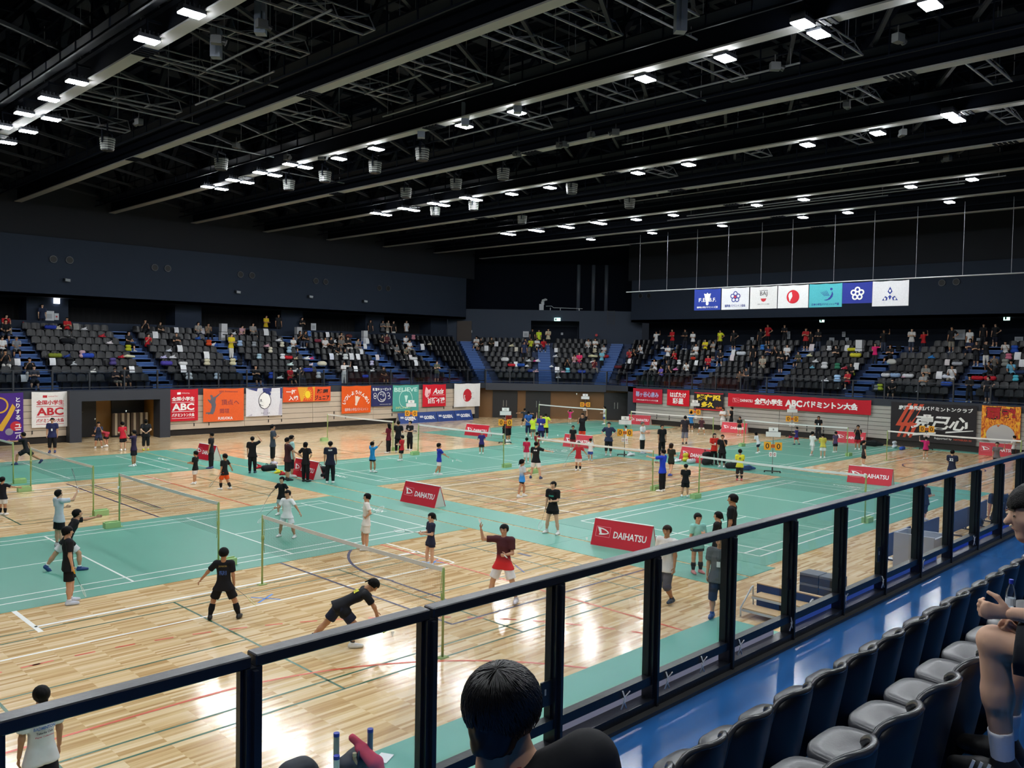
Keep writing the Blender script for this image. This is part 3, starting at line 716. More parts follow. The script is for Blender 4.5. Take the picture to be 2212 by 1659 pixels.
hung_cloth('hung_banner', 'dark blue banner end tied to the railing farthest right', 12.1, 15.2, '#2a45b4', -0.05)
for k, x in enumerate((4.95, 5.5, 6.0, 6.6, 7.55, 8.75, 9.75, 11.0, 13.0)):
    m = MB(); m.tube([(x, RAIL_Y - 0.045, NEAR_DECK + 0.25), (x + 0.02, RAIL_Y - 0.055, NEAR_DECK + 0.19), (x - 0.02, RAIL_Y - 0.05, NEAR_DECK + 0.12)], 0.006, 5)
    m.tube([(x + 0.02, RAIL_Y - 0.05, NEAR_DECK + 0.2), (x + 0.09, RAIL_Y - 0.045, NEAR_DECK + 0.225)], 0.005, 5); m.tube([(x, RAIL_Y - 0.05, NEAR_DECK + 0.2), (x + 0.03, RAIL_Y - 0.06, NEAR_DECK + 0.12)], 0.005, 5)
    tag(m.build('tie_cord', mat('cord_white', '#e9e9ea', 0.6), smooth=True), 'white cord knotted round the lower rail, %s from the left' % ordn[k + 1], 'cord', 'white tie cords')

# ---- near seats
M_pad = mat('seat_pad', '#36373c', 0.32, bump=0.05, bscale=90)
M_shell = mat('seat_shell', '#131419', 0.45)
M_inner = mat('seat_inner', '#3c3b37', 0.45)
def superell(a, b, n, p=3.6):
    o = []
    for k in range(n):
        t = 2 * math.pi * k / n; c, s = math.cos(t), math.sin(t)
        o.append((a * math.copysign(abs(c) ** (2 / p), c), b * math.copysign(abs(s) ** (2 / p), s)))
    return o
def pad_mesh(w, d, z0, z1, n=32):
    m = MB(); rings = [(0.80, z0), (0.97, z0 + 0.012), (1.0, z0 + 0.03), (0.985, z1 - 0.012), (0.93, z1), (0.7, z1 + 0.002), (0.45, z1 - 0.006), (0.2, z1 - 0.012)]
    vs = []; 
    for s, z in rings: vs += [(x, y + 0.255, z + (0.016 * max(0, (y / d * 2)) if z > z0 + 0.02 else 0)) for x, y in superell(w / 2 * s, d / 2 * s, n)]
    fs = [tuple(range(n - 1, -1, -1))]
    for r in range(len(rings) - 1): fs += [(r * n + k, r * n + (k + 1) % n, (r + 1) * n + (k + 1) % n, (r + 1) * n + k) for k in range(n)]
    fs.append(tuple(range((len(rings) - 1) * n, len(rings) * n)))
    m.add(vs, fs); return m.mesh('seat_pan', True)
def back_mesh(nu=20, nv=14):
    m = MB(); W = 0.203
    def pt(u, v, off):
        uu = 2 * u - 1; zz = 0.34 + 0.54 * v
        lim = W * (1 - max(0, (v - 0.86) / 0.14) ** 2.5 * 0.22 - max(0, (0.2 - v) / 0.2) ** 2 * 0.25)
        x = lim * uu; y = -0.02 - 0.10 * v + 0.085 * abs(uu) ** 2.3 + off
        z = zz - 0.05 * abs(uu) ** 5 * max(0, (v - 0.5) / 0.5)
        return (x, y, z)
    m.grid(lambda u, v: pt(u, v, 0.014), nu, nv, 1); m.grid(lambda u, v: pt(1 - u, v, -0.014), nu, nv, 0)
    # rolled rim
    edge = [(0, v / nv) for v in range(nv + 1)] + [(u / nu, 1) for u in range(1, nu + 1)] + [(1, 1 - v / nv) for v in range(1, nv + 1)] + [(1 - u / nu, 0) for u in range(1, nu)]
    pts = [pt(u, v, 0) for u, v in edge]; pts.append(pts[0])
    m.tube(pts, 0.017, 6, False, 2)
    return m.mesh('backrest', True)
pan_me, bck_me = pad_mesh(0.435, 0.46, 0.375, 0.445), back_mesh()
lg = MB(); lg.bar((0, 0.02, 0.37), (0, 0.10, 0.03), 0.05, 0.09); lg.bar((0, -0.04, 0.02), (0, 0.22, 0.02), 0.07, 0.03); lg.bar((0, -0.02, 0.36), (0, 0.3, 0.36), 0.06, 0.05); lg.bar((0, -0.03, 0.45), (0, 0.02, 0.36), 0.05, 0.05)
leg_me = lg.mesh('support_leg')
PITCH = 0.455
M_rim = mat('seat_rim', '#34363b', 0.25)
def near_seat(x, yb, zf, label):
    t = thing('stadium_seat', label, 'seat', (x, yb + 0.12, zf), 0, 'dark seats of the near stand')
    inst('seat_pan', pan_me, M_pad, t); inst('backrest', bck_me, [M_shell, M_inner, M_rim], t); inst('support_leg', leg_me, M_blk, t)
NEAR_N = 0
r1x0 = 4.66 - 0.22; r2x0 = 3.22 - 0.22
for k in range(-3, 16):
    near_seat(r1x0 + PITCH * k, 2.07, NEAR_DECK, 'dark grey seat in the row along the railing, %s from the left' % ordn[k + 4]); NEAR_N += 1
for k in range(-2, 10):
    near_seat(r2x0 + PITCH * k, 1.16, NEAR_DECK + NRISE, 'dark grey seat in the second row from the railing, %s from the left' % ordn[k + 3]); NEAR_N += 1
near_seat(4.05, 0.25, NEAR_DECK + 2 * NRISE, 'dark grey seat at the lower right corner, beside the sitting spectator'); NEAR_N += 1

# ================================================================== WHO AND WHAT IS IN THE FAR STANDS (crop letter, x, y, pose, top, bottom, hair)
# y is the hip of those sitting, the feet of those standing
CROWD = '''A 40 330 s #b8262c k;A 50 420 s #17181c k;A 15 520 s #dcdcdc k;A 140 510 s #7d828a g;A 40 670 s #18191d k;A 250 740 s #16171b k;A 292 810 s #3a3d46 k;A 360 350 t #1e2740 k;A 572 345 s #b9242b k;A 1090 510 s #17181c k;A 1235 375 s #141519 k
A 1360 370 s #26221f b;A 1255 480 s #b9202a k;A 1505 510 s #1c1b1d k;A 1690 400 s #8d8a86 k;A 1770 390 s #7a6a5a k;A 1970 600 t #dcc32c k;A 980 810 s #2a2326 b;A 1055 800 s #131417 k
B 75 410 s #c79aa4 k;B 180 400 s #8a8784 k;B 292 405 t #d8b62a k;B 400 400 t #1a1b1f k;B 602 420 t #131417 k;B 520 520 s #dedcd8 k;B 575 480 s #1a1a1d k;B 625 480 s #202024 k;B 205 800 s #121316 k;B 495 780 s #b0202c k;B 570 790 s #16181d k;B 795 520 s #d9d3d2 k
B 845 500 s #141418 k;B 930 460 s #8d7f76 k;B 935 530 s #6c6966 k;B 992 520 s #1a1a1c k;B 1060 520 s #8b8987 k;B 905 585 s #1a1a1e k;B 960 815 t #dcdad8 b;B 1290 745 s #26221f b;B 1185 440 t #26272c k;B 1290 430 t #55565a k;B 1330 430 t #8d8478 k;B 1382 425 t #141518 k;B 1492 440 t #d5d6da k
B 1275 500 s #17181c k;B 1322 490 s #5a2a30 k;B 1480 490 s #d8d8da k;B 1515 530 s #e0e0e0 k;B 1400 580 s #77787a k;B 1482 575 s #7c7a6a k;B 1750 800 t #55584a b;B 2090 500 s #d9d7d4 k;B 2130 490 s #1a1b1c b
C 400 500 s #2a2a22 k;C 690 500 s #222c4c k;C 735 500 s #c9cf3a k;C 790 510 s #dedede k;C 750 450 t #18191d k;C 805 460 t #cfe63c k;C 885 470 t #cbbfa2 k;C 845 520 s #c01f2c k;C 680 640 t #2a3350 k;C 1050 660 s #17181c b;C 1105 650 s #c9a5a8 b;C 1150 655 s #e0356c k
C 1225 530 s #dcdcdc k;C 1285 520 s #e0dfdc k;C 1362 550 s #c4c6ca k;C 1340 700 t #7fc4d8 k;C 1275 705 s #6a2630 k;C 1585 590 s #b03a3c k;C 1630 610 s #141519 k;C 1685 545 s #d5d8dc k;C 1805 520 t #dadada k;C 1945 510 t #c2202b k;C 2120 515 t #dedede k;C 2055 515 t #1a1b1e k
C 1905 640 t #e0e0e0 k;C 1975 615 s #c31f2c k;C 1800 705 s #dadadc k;C 1855 735 s #6a5cb0 k;C 1920 735 s #17181b k;C 2070 715 s #e0dfdc k;C 2150 570 s #e0e0e2 k
D 725 700 s #e2cf2c k;D 850 700 t #d8da30 k;D 965 700 t #1b1c20 k;D 750 840 s #b22430 k;D 790 780 t #8c8a88 k;D 855 775 s #26262a k;D 1130 820 t #141519 k;D 1195 680 t #1a1b20 k;D 1255 670 t #b22027 k;D 1400 670 t #17181d k;D 1425 740 s #dadadc k;D 1330 735 s #17181d k;D 1262 745 s #1f2746 k
D 1365 880 t #16171b k;D 1215 850 s #a9a292 g;D 1015 1045 t #5d4a3c k;D 1075 1055 t #2a2b30 k;D 1580 690 t #b42a2f k;D 1622 680 t #18191c k;D 1690 680 t #17181d k;D 1520 800 s #4a4a3c k;D 1840 740 s #141519 k;D 2170 815 t #d8266c k
E 1012 700 t #141519 k;E 1070 735 s #1c1b1e b;E 1250 700 t #d8d6d4 k;E 1352 690 t #b42026 k;E 1592 700 t #1a1a1e k;E 1745 695 t #d9d9d9 k;E 1862 670 t #18191d k;E 1962 680 t #15161a k;E 1885 850 t #15171a k;E 1800 850 t #16181e k;E 1750 705 s #222a44 k;E 2055 715 s #e2e0de k
E 1955 845 s #77736c k;E 1920 895 s #18191d k;E 2112 865 s #6fb2d0 k;E 1372 955 s #8a8a86 g;E 1350 1015 s #8c8c8a k;E 1600 955 s #dcdcdc k;E 1090 1050 s #17181c k;E 1742 1145 t #17181b k;E 1900 1140 t #1a1b22 k;E 710 945 s #a8242c k;E 738 930 s #17181c k'''
STUFF = '''A 655 325 paper #8d8d8a;A 720 325 cloth #e4e3e6;A 490 350 cloth #cfc7b0;A 430 345 bag #2b3fa5;A 935 485 cloth #d8ced2;A 580 475 bag #1c1e24;A 455 630 paper #e8e8ea;A 470 592 bag #7f8a2c;A 575 575 cloth #27408f;A 745 592 bag #2b4bb0;A 702 565 pack #c9a5b0;A 1035 575 cloth #b02430;A 1100 592 racketbag #d8d6b0
A 1095 548 pack #b5b82a;A 592 655 pack #1a1b1f;A 615 645 cloth #b9bcc0;A 790 718 cloth #dedcd6;A 1132 718 paper #e9e9eb;A 962 672 pack #4a3f78;A 155 650 paper #e4e2e4;A 210 790 paper #e6e6e8;A 872 408 cloth #b8303a;A 1332 422 paper #e8e8ea;A 1512 362 paper #dddde2;A 1736 382 paper #dfdde4;A 1996 388 cloth #dedee4;A 1542 538 paper #e8e8ea;A 1442 525 cloth #d5d8e2
A 1472 572 cloth #d9d9dc;A 1398 604 cloth #b7b2d8;A 1420 640 bag #4a3f9a;A 1562 662 bag #d9d8d6;A 1770 592 paper #e6e6e6;A 1766 652 pack #d0c8aa;A 1572 702 paper #e6e6e8;A 1692 702 bag #1a1b1e;A 1612 772 pack #d5d7da;A 1852 752 pack #c9d5e2;A 1782 487 pack #d2502a;A 1842 502 cloth #2c56b0;A 1822 472 cloth #e0e0e4;A 1692 442 cloth #2c56a8
A 2046 492 pack #9fb8d8;A 1986 662 pack #cfc6a0;A 2046 662 pack #15161a;A 1905 395 tower #c9c9cc
B 236 582 pack #a9c6d5;B 332 562 pack #d6cfb8;B 302 512 cloth #d5a5b0;B 432 484 pack #d8d2bc;B 436 584 pack #dedee2;B 487 604 bag #c42430;B 492 562 pack #a5c4d8;B 552 592 cloth #b9a98e;B 642 572 cloth #dcdcdc;B 682 614 cloth #d04a7c;B 192 502 pack #8f949a;B 302 402 paper #e6e6e8;B 402 442 cloth #e2e2e6;B 342 738 pack #2b48a8;B 412 797 cloth #dedede
B 502 672 cloth #c9dcd8;B 547 684 cloth #e0e0e2;B 682 674 cloth #d8c5cc;B 772 672 pillow #d2cab2;B 652 722 bag #2c45b8;B 742 744 pack #d9dade;B 862 592 paper #d5d8e6;B 1032 582 paper #dcdcde;B 1087 612 paper #ececee;B 1117 567 paper #e8e8ea;B 972 604 pack #d5d8d6;B 1147 522 paper #e6e6e8;B 1167 468 paper #ececee;B 877 457 cloth #e2e2e4;B 827 417 paper #e6e6ea
B 1252 602 paper #dcd2d4;B 1062 657 pack #26262a;B 1067 712 paper #ececee;B 1197 667 pack #b9b5d0;B 1202 727 cloth #e0e0e2;B 1142 777 bag #2a4cc2;B 1637 532 paper #eaeaec;B 1537 612 paper #e2d8da;B 1582 667 paper #eaeaec;B 1552 592 bag #dcdcdc;B 1692 492 cloth #d0c8b0;B 1552 447 pack #d08a98;B 570 402 tower #b5b6ba;B 1136 405 tower #d2d2d4;B 662 402 pack #5a80c0;B 737 432 bag #8a3a4a;B 1002 422 bag #6a3a34
C 357 532 paper #e4e4e6;C 442 507 paper #eaeaec;C 612 542 paper #e0d8c8;C 517 597 pillow #e0e0e0;C 572 502 cloth #d5cbaa;C 777 602 cloth #d8368c;C 792 632 cloth #e0e0e2;C 717 632 cloth #d9dcde;C 572 682 bag #c02a34;C 607 682 paper #e2e2e4;C 652 682 bag #2c55a8;C 702 682 cloth #d9d9dc;C 742 702 bag #24408f;C 777 687 cloth #d9b0b4;C 952 552 paper #ececee;C 947 602 cloth #d9d9dc
C 912 652 cloth #dcdcdc;C 962 692 paper #ececee;C 1282 562 pack #d5ccae;C 1267 602 racketbag #d8d2a8;C 1267 647 cloth #dedee0;C 1172 732 bag #2648b5;C 1052 727 pack #6fc5d8;C 972 742 cloth #d5d5d8;C 1012 732 cloth #d8a5b5;C 1367 607 bag #a82a34;C 1572 657 paper #ececee;C 1482 662 bag #5a2028;C 1862 507 cloth #dcdce0;C 2002 662 pack #dcdcdc;C 1972 702 cloth #d070a0;C 2122 612 bag #d8402c;C 2142 657 paper #e8e8ea
D 957 742 paper #e8e8ea;D 947 787 paper #e6d8dc;D 1032 727 bag #d5dae2;D 1212 692 pack #3a7ac8;D 1627 692 paper #e8dce0;D 1782 692 pack #d8d8da;D 1927 692 paper #eaeaec;D 1972 707 bag #d8cf30;D 2042 702 tower #e2e2e4;D 1612 752 cloth #d9d6a8;D 1667 757 cloth #dcdcde;D 2007 757 bag #d5cc3a;D 1742 857 pack #e6e6e8;D 1637 857 cloth #7fc0dc;D 1852 857 pack #3f8a6a;D 1917 817 cloth #b82f40
D 1907 862 cloth #e0a5b8;D 2007 857 paper #eaeaec;D 1972 872 pack #a5b83a;D 1747 917 cloth #dcdce0;D 1852 932 pack #9fc2e4
E 1082 802 pillow #d9d8d0;E 1072 777 cloth #9fd2dc;E 1142 692 pack #17181c;E 1292 692 pack #18191d;E 1422 747 cloth #2f7ac0;E 1552 807 paper #e6dcdc;E 1642 832 bag #b9bcc4;E 1032 892 bag #dcdce0;E 1112 902 bag #9db8dc;E 1222 922 bag #d9dade;E 1202 882 cloth #d5a8b8;E 1482 922 paper #ececee;E 1547 932 racketbag #d8dce8;E 1552 1002 bag #274a9a;E 982 1022 pack #b5c23a;E 952 1032 pack #8a8d90
E 1812 947 bag #c0222e;E 1922 947 bag #b82430;E 2082 752 pack #d87a90;E 2152 772 paper #eaeaec;E 2132 692 pack #2c56b8;E 2192 822 paper #ececee;E 2172 872 bag #35456a;E 2142 932 pack #56c2d8;E 2052 832 pack #8f928c'''
def stand_slot(px, py, dz, allow_gallery=False, off=0.30):
    """the row of a stand that shows at a pixel: returns x, y, floor z, heading towards the courts, row, block"""
    best = None
    for k in range(NROW + (1 if allow_gallery else 0)):
        d = (row_d(k) - off) if k < NROW else DEPTH + 0.28; zf = DECK + RISE * k; t = row_t(d)
        a = onY(px, py, LEFT_Y + d); cand = []
        if a[0] < Lk(t)[0]: cand.append((a, math.pi, 'L'))
        b = onX(px, py, END_X + d)
        if b[1] < Rk(t)[1] and b[0] > 0: cand.append((b, math.pi / 2, 'E'))
        l, r = Lk(t), Rk(t); dv = r - l; nn = np.array([-dv[1], dv[0]]); D = ray(px, py); tt = (nn @ l) / (nn @ D[:2]); c = CC + D * tt; s = ((c[:2] - l) @ dv) / (dv @ dv)
        if 0 <= s <= 1 and tt > 0 and k < NROW: cand.append((c, math.atan2(dv[1], dv[0]) + math.pi, 'C'))
        for p, hd, side in cand:
            e = abs(p[2] - zf - dz)
            if best is None or e < best[0]: best = (e, p[0], p[1], zf, hd, k, side)
    return best[1:] if best else None
def refname(x, y, side):
    if side == 'L':
        for lim, n in ((13.5, 'the purple banner'), (15.7, 'the white ABC banner'), (20.9, 'the black doors'), (22.9, 'the red ABC banner'), (25.8, 'the leaping-player banner'), (28.4, 'the white and blue banner'), (32.2, 'the yellow sun banner'), (35.3, 'the shuttlecock banner'), (37.1, 'the navy face banner'), (39.7, 'the mint banner'), (42.6, 'the red Axis banner'), (99, 'the red disc banner')):
            if x < lim: return n
    if side == 'E':
        for lim, n in ((14.9, 'the flame banner'), (20.0, 'the black and orange banner'), (24.0, 'the long red banner, right end'), (27.5, 'the long red banner, middle'), (31.0, 'the long red banner, left end'), (33.8, 'the black and yellow banner'), (36.2, 'the bright red brush banner'), (99, 'the small red banner')):
            if y < lim: return n
    return 'the brown corner entrance'
def parse(txt):
    out = []
    for e in txt.replace('\n', ';').split(';'):
        q = e.split()
        if q: out.append((q[0], float(q[1]), float(q[2]), *q[3:]))
    return out
CROWD_SLOTS = []
for c, x, y, pose, col, hr in parse(CROWD):
    px, py = cp(c, x, y); s = stand_slot(px, py, 0.50 if pose == 's' else 0.05, pose == 't', 0.27 if pose == 's' else 0.40)
    if s: CROWD_SLOTS.append((px, py, pose, col, hr, s))
STUFF_SLOTS = []
for c, x, y, kind, col in parse(STUFF):
    px, py = cp(c, x, y); s = stand_slot(px, py, 0.62, kind == 'tower', 0.2)
    if s: STUFF_SLOTS.append((px, py, kind, col, s))

# ================================================================== FAR STANDS: RAILINGS AND SEATS
M_pane = glass_mat('far_pane', (0.72, 0.76, 0.78, 1), 0.8, 0.1)
M_frail = mat('far_rail', '#22262e', 0.45)
def far_rail(label, p0, p1, name='stand_railing'):
    p0, p1 = np.array(p0, float), np.array(p1, float); L = np.linalg.norm(p1 - p0); ang = math.atan2(*(p1 - p0)[::-1])
    o = thing(name, label, 'railing', (p0[0], p0[1], DECK), ang)
    n = max(2, round(L / 1.9)); s = L / n
    pm = MB().box((-0.04, -0.04, 0), (0.04, 0.04, 1.08)).mesh('post'); gm = MB().box((0.06, -0.008, 0.2), (s - 0.06, 0.008, 1.0)).mesh('pane')
    for k in range(n + 1):
        inst('post', pm, M_frail, o, (k * s, 0.0, 0))
        if k < n: inst('pane', gm, M_pane, o, (k * s, 0, 0))
    MB().bar((0, 0, 1.09), (L, 0, 1.09), 0.07, 0.05).build('top_rail', M_frail, o); MB().bar((0, 0, 0.16), (L, 0, 0.16), 0.05, 0.05).build('lower_rail', M_frail, o)
far_rail('dark railing in front of the left stand, above the club banners', (7.5, LEFT_Y + 0.12), (F0[0], LEFT_Y + 0.12))
far_rail('dark railing of the cut corner, above the brown entrance', tuple(F0 + (0.1, 0.1)), tuple(F1 + (0.1, 0.05)))
far_rail('dark railing in front of the short-side stand, above the red banners', (END_X + 0.12, F1[1]), (END_X + 0.12, 10.6))
# ---- one light seat mesh shared by every far seat
M_fseat = mat('far_seat_black', '#0b0c10', 0.34, spec=0.3)
fs_ = MB()
def _fb(u, v, o):
    uu = 2 * u - 1; return (0.235 * uu * (1 - 0.15 * max(0, v - 0.8) * 5), -0.02 - 0.1 * v + 0.06 * uu * uu + o, 0.36 + 0.47 * v - 0.03 * abs(uu) ** 4 * (v > 0.9))
fs_.grid(lambda u, v: _fb(u, v, 0.02), 4, 3); fs_.grid(lambda u, v: _fb(1 - u, v, -0.02), 4, 3)
fs_.quad(_fb(0, 1, .02), _fb(.5, 1, .02), _fb(.5, 1, -.02), _fb(0, 1, -.02)); fs_.quad(_fb(.5, 1, .02), _fb(1, 1, .02), _fb(1, 1, -.02), _fb(.5, 1, -.02))
fs_.box((-0.215, 0.03, 0.39), (0.215, 0.26, 0.45)); fs_.add([(-0.215, 0.26, 0.39), (0.215, 0.26, 0.39), (0.18, 0.46, 0.405), (-0.18, 0.46, 0.405), (-0.215, 0.26, 0.45), (0.215, 0.26, 0.45), (0.18, 0.46, 0.455), (-0.18, 0.46, 0.455)], [(0, 3, 2, 1), (4, 5, 6, 7), (2, 3, 7, 6), (1, 2, 6, 5), (3, 0, 4, 7)])
fs_.box((-0.03, -0.03, 0.0), (0.03, 0.08, 0.4))
fseat_me = fs_.mesh('far_seat', True)
for p in fseat_me.polygons: p.use_smooth = p.index < 24
SEATS = []       # (x, y, z, heading, block)
FP = 0.5
def blocked(v, stairs, hw=0.82): return any(abs(v - s) < hw for s in stairs)
LBLOCK = ['over the purple banner', 'between the first two stairs of the left stand', 'over the double doors and the red ABC banner', 'over the orange and the white-and-blue banner', 'over the yellow and the orange shuttlecock banner', 'over the mint and the red banner', 'over the white banner with the red disc', 'beside the cut corner']
EBLOCK = ['over the flame banner', 'over the black and orange banner', 'over the right end of the long red banner', 'over the left end of the long red banner', 'over the black and yellow banner', 'over the two small red banners']
for k in range(NROW):
    d = row_d(k); t = row_t(d); z = DECK + RISE * k
    xl = Lk(t)[0] - 0.5; yr = Rk(t)[1] - 0.5
    x = 8.9
    while x < xl:
        if not blocked(x, STAIR_L) and not (k == 0 and False): SEATS.append((x, LEFT_Y + d, z, math.pi, LBLOCK[min(7, sum(1 for s in STAIR_L if s < x))], k))
        x += FP
    y = 11.0
    while y < yr:
        if not blocked(y, STAIR_E): SEATS.append((END_X + d, y, z, math.pi / 2, EBLOCK[min(5, sum(1 for s in STAIR_E if s < y))], k))
        y += FP
    a, b = Lk(t), Rk(t); Ln = np.linalg.norm(b - a); dv = (b - a) / Ln; n = int(Ln / FP)
    hd = math.atan2(dv[1], dv[0]) + math.pi     # facing the courts
    for i in range(n):
        s = (i + 0.5) * Ln / n
        if any(abs(s - Ln * q) < 0.95 for q in STAIR_C): continue
        p = a + dv * s; SEATS.append((p[0], p[1], z, hd, 'of the cut corner over the brown entrance, %s the middle stairs' % ('left of' if s < Ln / 2 else 'right of'), k))
def seat_visible(s):
    px, py = proj((s[0], s[1], s[2] + 0.6)); return -15 < px < IMG_W + 15
SEATS = [s for s in SEATS if seat_visible(s) and not any(q[2] == 't' and math.hypot(s[0] - q[5][0], s[1] - q[5][1]) < 0.55 for q in CROWD_SLOTS)]
SEATS.sort(key=lambda s: (s[0] ** 2 + s[1] ** 2))
n_single = 300 - NEAR_N
rown = ['front', 'second', 'third', 'fourth', 'fifth', 'sixth', 'seventh', 'top']
for s in SEATS[:n_single]:
    o = inst('stadium_seat', fseat_me, M_fseat, None, (s[0], s[1], s[2]), s[3])
    tag(o, 'black seat, %s row, block %s' % (rown[s[5]], s[4]), 'seat', 'black seats, %s row, block %s' % (rown[s[5]], s[4]))
base_v = np.array([v.co[:] for v in fseat_me.vertices]); base_f = [tuple(p.vertices) for p in fseat_me.polygons]; nvb = len(base_v)
rest = SEATS[n_single:]
V = []; Fc = []
for i, s in enumerate(rest):
    c, sn = math.cos(s[3]), math.sin(s[3])
    V.append(np.stack([base_v[:, 0] * c - base_v[:, 1] * sn + s[0], base_v[:, 0] * sn + base_v[:, 1] * c + s[1], base_v[:, 2] + s[2]], 1))
    Fc += [tuple(j + i * nvb for j in f) for f in base_f]
me = bpy.data.meshes.new('far_seating'); me.from_pydata(np.concatenate(V).tolist(), [], Fc); me.update()
o = obj('far_seating', me, M_fseat); o['kind'] = 'stuff'
o['label'] = 'black seats filling the remaining far stands'; o['category'] = 'seating'

# ================================================================== NETS
M_tape = mat('net_tape', '#e6e7e4', 0.6)
M_cord = mat('net_cord', '#3d3a38', 0.8)
M_post = mat('net_post', '#9db36e', 0.4)
M_weight = mat('post_weight', '#9cc182', 0.5)
nm = MB(); CW = 0.0022
for y in np.arange(-3.03, 3.031, 0.024): nm.quad((0, y - CW / 2, 0.0), (0, y + CW / 2, 0.0), (0, y + CW / 2, 0.735), (0, y - CW / 2, 0.735))
for z in np.arange(0.0, 0.74, 0.024): nm.quad((0.0005, -3.03, z), (0.0005, 3.03, z), (0.0005, 3.03, z + CW), (0.0005, -3.03, z + CW))
mesh_me = nm.mesh('netting')
tp = MB(); tp.grid(lambda u, v: (0.004 * (1 if v else -1), -3.05 + 6.1 * u, 1.55 - 0.026 * math.sin(math.pi * u) - 0.0), 16, 1)
tp = MB()
for i in range(16):
    y0, y1 = [-3.04 + 6.08 * (i + k) / 16 for k in (0, 1)]; z0, z1 = [1.55 - 0.026 * math.sin(math.pi * (i + k) / 16) for k in (0, 1)]
    tp.add([(-0.006, y0, z0 - 0.075), (0.006, y0, z0 - 0.075), (0.006, y0, z0), (-0.006, y0, z0), (-0.006, y1, z1 - 0.075), (0.006, y1, z1 - 0.075), (0.006, y1, z1), (-0.006, y1, z1)],
           [(0, 1, 2, 3), (7, 6, 5, 4), (0, 4, 5, 1), (1, 5, 6, 2), (2, 6, 7, 3), (3, 7, 4, 0)])
tape_me = tp.mesh('tape')
po = MB(); po.lathe([(0.022, 0), (0.022, 1.53), (0.012, 1.555)], n=10); po.box((-0.09, -0.07, 0), (0.09, 0.07, 0.015)); po.box((-0.03, -0.035, 1.0), (0.03, 0.0, 1.1)); po.tube([(0.03, 0, 1.52), (0.035, -0.03, 1.2), (0.03, 0, 0.95), (0.04, -0.02, 0.7)], 0.006, 5)
post_me2 = po.mesh('post', True)
wt = MB(); wt.box((-0.42, -0.11, 0), (0.0, 0.11, 0.17)); wt.box((-0.40, -0.02, 0.17), (-0.05, 0.02, 0.20))
weight_me = wt.mesh('counterweight')
NETLAB = {(0, 0): 'badminton net on the nearest wooden court', (0, 1): 'net across the large green mat nearest the camera', (0, 2): 'net on the wooden court at the left, behind the green mat', (0, 3): 'net at the far left in front of the doors',
          (1, 0): 'net across the green mat beside the near railing', (1, 1): 'net on the wooden court in the middle of the hall', (1, 2): 'net on the green mat left of the middle wooden court', (1, 3): 'net in front of the long beige bleacher',
          (2, 0): 'net at the far right in front of the black and orange banner', (2, 1): 'net on the green mat before the long red banner', (2, 2): 'net before the black and yellow banner', (2, 3): 'net before the brown corner entrance'}
for i in range(3):
    for j in range(4):
        t = thing('badminton_net', NETLAB[(i, j)], 'net', (CXS[i], CYS[j], 0), 0, 'badminton nets')
        inst('netting', mesh_me, M_cord, t, (0, 0, 0.765)); inst('tape', tape_me, M_tape, t)
        for s in (-1, 1):
            o = inst('post', post_me2, M_post, t, (0, 3.05 * s, 0), 0 if s > 0 else math.pi)
            if (i, j) not in ((0, 0), (2, 0)): inst('counterweight', weight_me, M_weight, o, (0 if s > 0 else 0.0, 0, 0))

# ================================================================== RED TENT-SHAPED SIGNS
M_red = mat('sign_red', '#c8142c', 0.45)
M_board = mat('sign_back', '#d9d5cd', 0.6)
M_signw = mat('sign_white', '#f4f4f2', 0.5)
M_pink = mat('sign_outline', '#ee8f97', 0.5)
def plane_pts(vs, c, ex, ey): return [c + ex * v[0] + ey * v[1] for v in vs]
def daihatsu_mark(mb, c, ex, ey, w, m_w=0, m_r=1, m_o=2, nrm=None):
    """outlined box with the white D mark; mb gets white, ground and outline faces"""
    c, ex, ey, nrm = (np.asarray(v, float) for v in (c, ex, ey, nrm)); h = w * 0.64; t = w * 0.03
    for a, b in (((-w / 2, h / 2), (w / 2, h / 2 - t)), ((-w / 2, -h / 2 + t), (w / 2, -h / 2)), ((-w / 2, h / 2), (-w / 2 + t, -h / 2)), ((w / 2 - t, h / 2), (w / 2, -h / 2))):
        mb.quad(*plane_pts([(a[0], b[1]), (b[0], b[1]), (b[0], a[1]), (a[0], a[1])], c + nrm * 0.001, ex, ey), m=m_o)
    P = [(-.42, .27), (-.05, .22), (.18, .15), (.34, .06), (.41, -.02), (.40, -.07), (.30, -.12), (.1, -.17), (-.1, -.20), (-.27, -.205), (-.22, -.10)]
    mb.ngon(plane_pts([(x * w, y * w) for x, y in P], c + nrm * 0.001, ex, ey), m_w)
    I_ = [(-.17, .165), (.05, .12), (.22, .06), (.33, -.02), (.33, -.05), (.2, -.085), (-.08, -.10)]
    mb.ngon(plane_pts([(x * w, y * w) for x, y in I_], c + nrm * 0.002, ex, ey), m_r)
def add_text_plane(mb, txt, w, h, c, ex, ey, m=0, **k):
    vs, fs = text_fit(txt, w, h, **k); c, ex, ey = (np.asarray(v, float) for v in (c, ex, ey))
    mb.add([c + ex * v[0] + ey * v[1] for v in vs], fs, m)
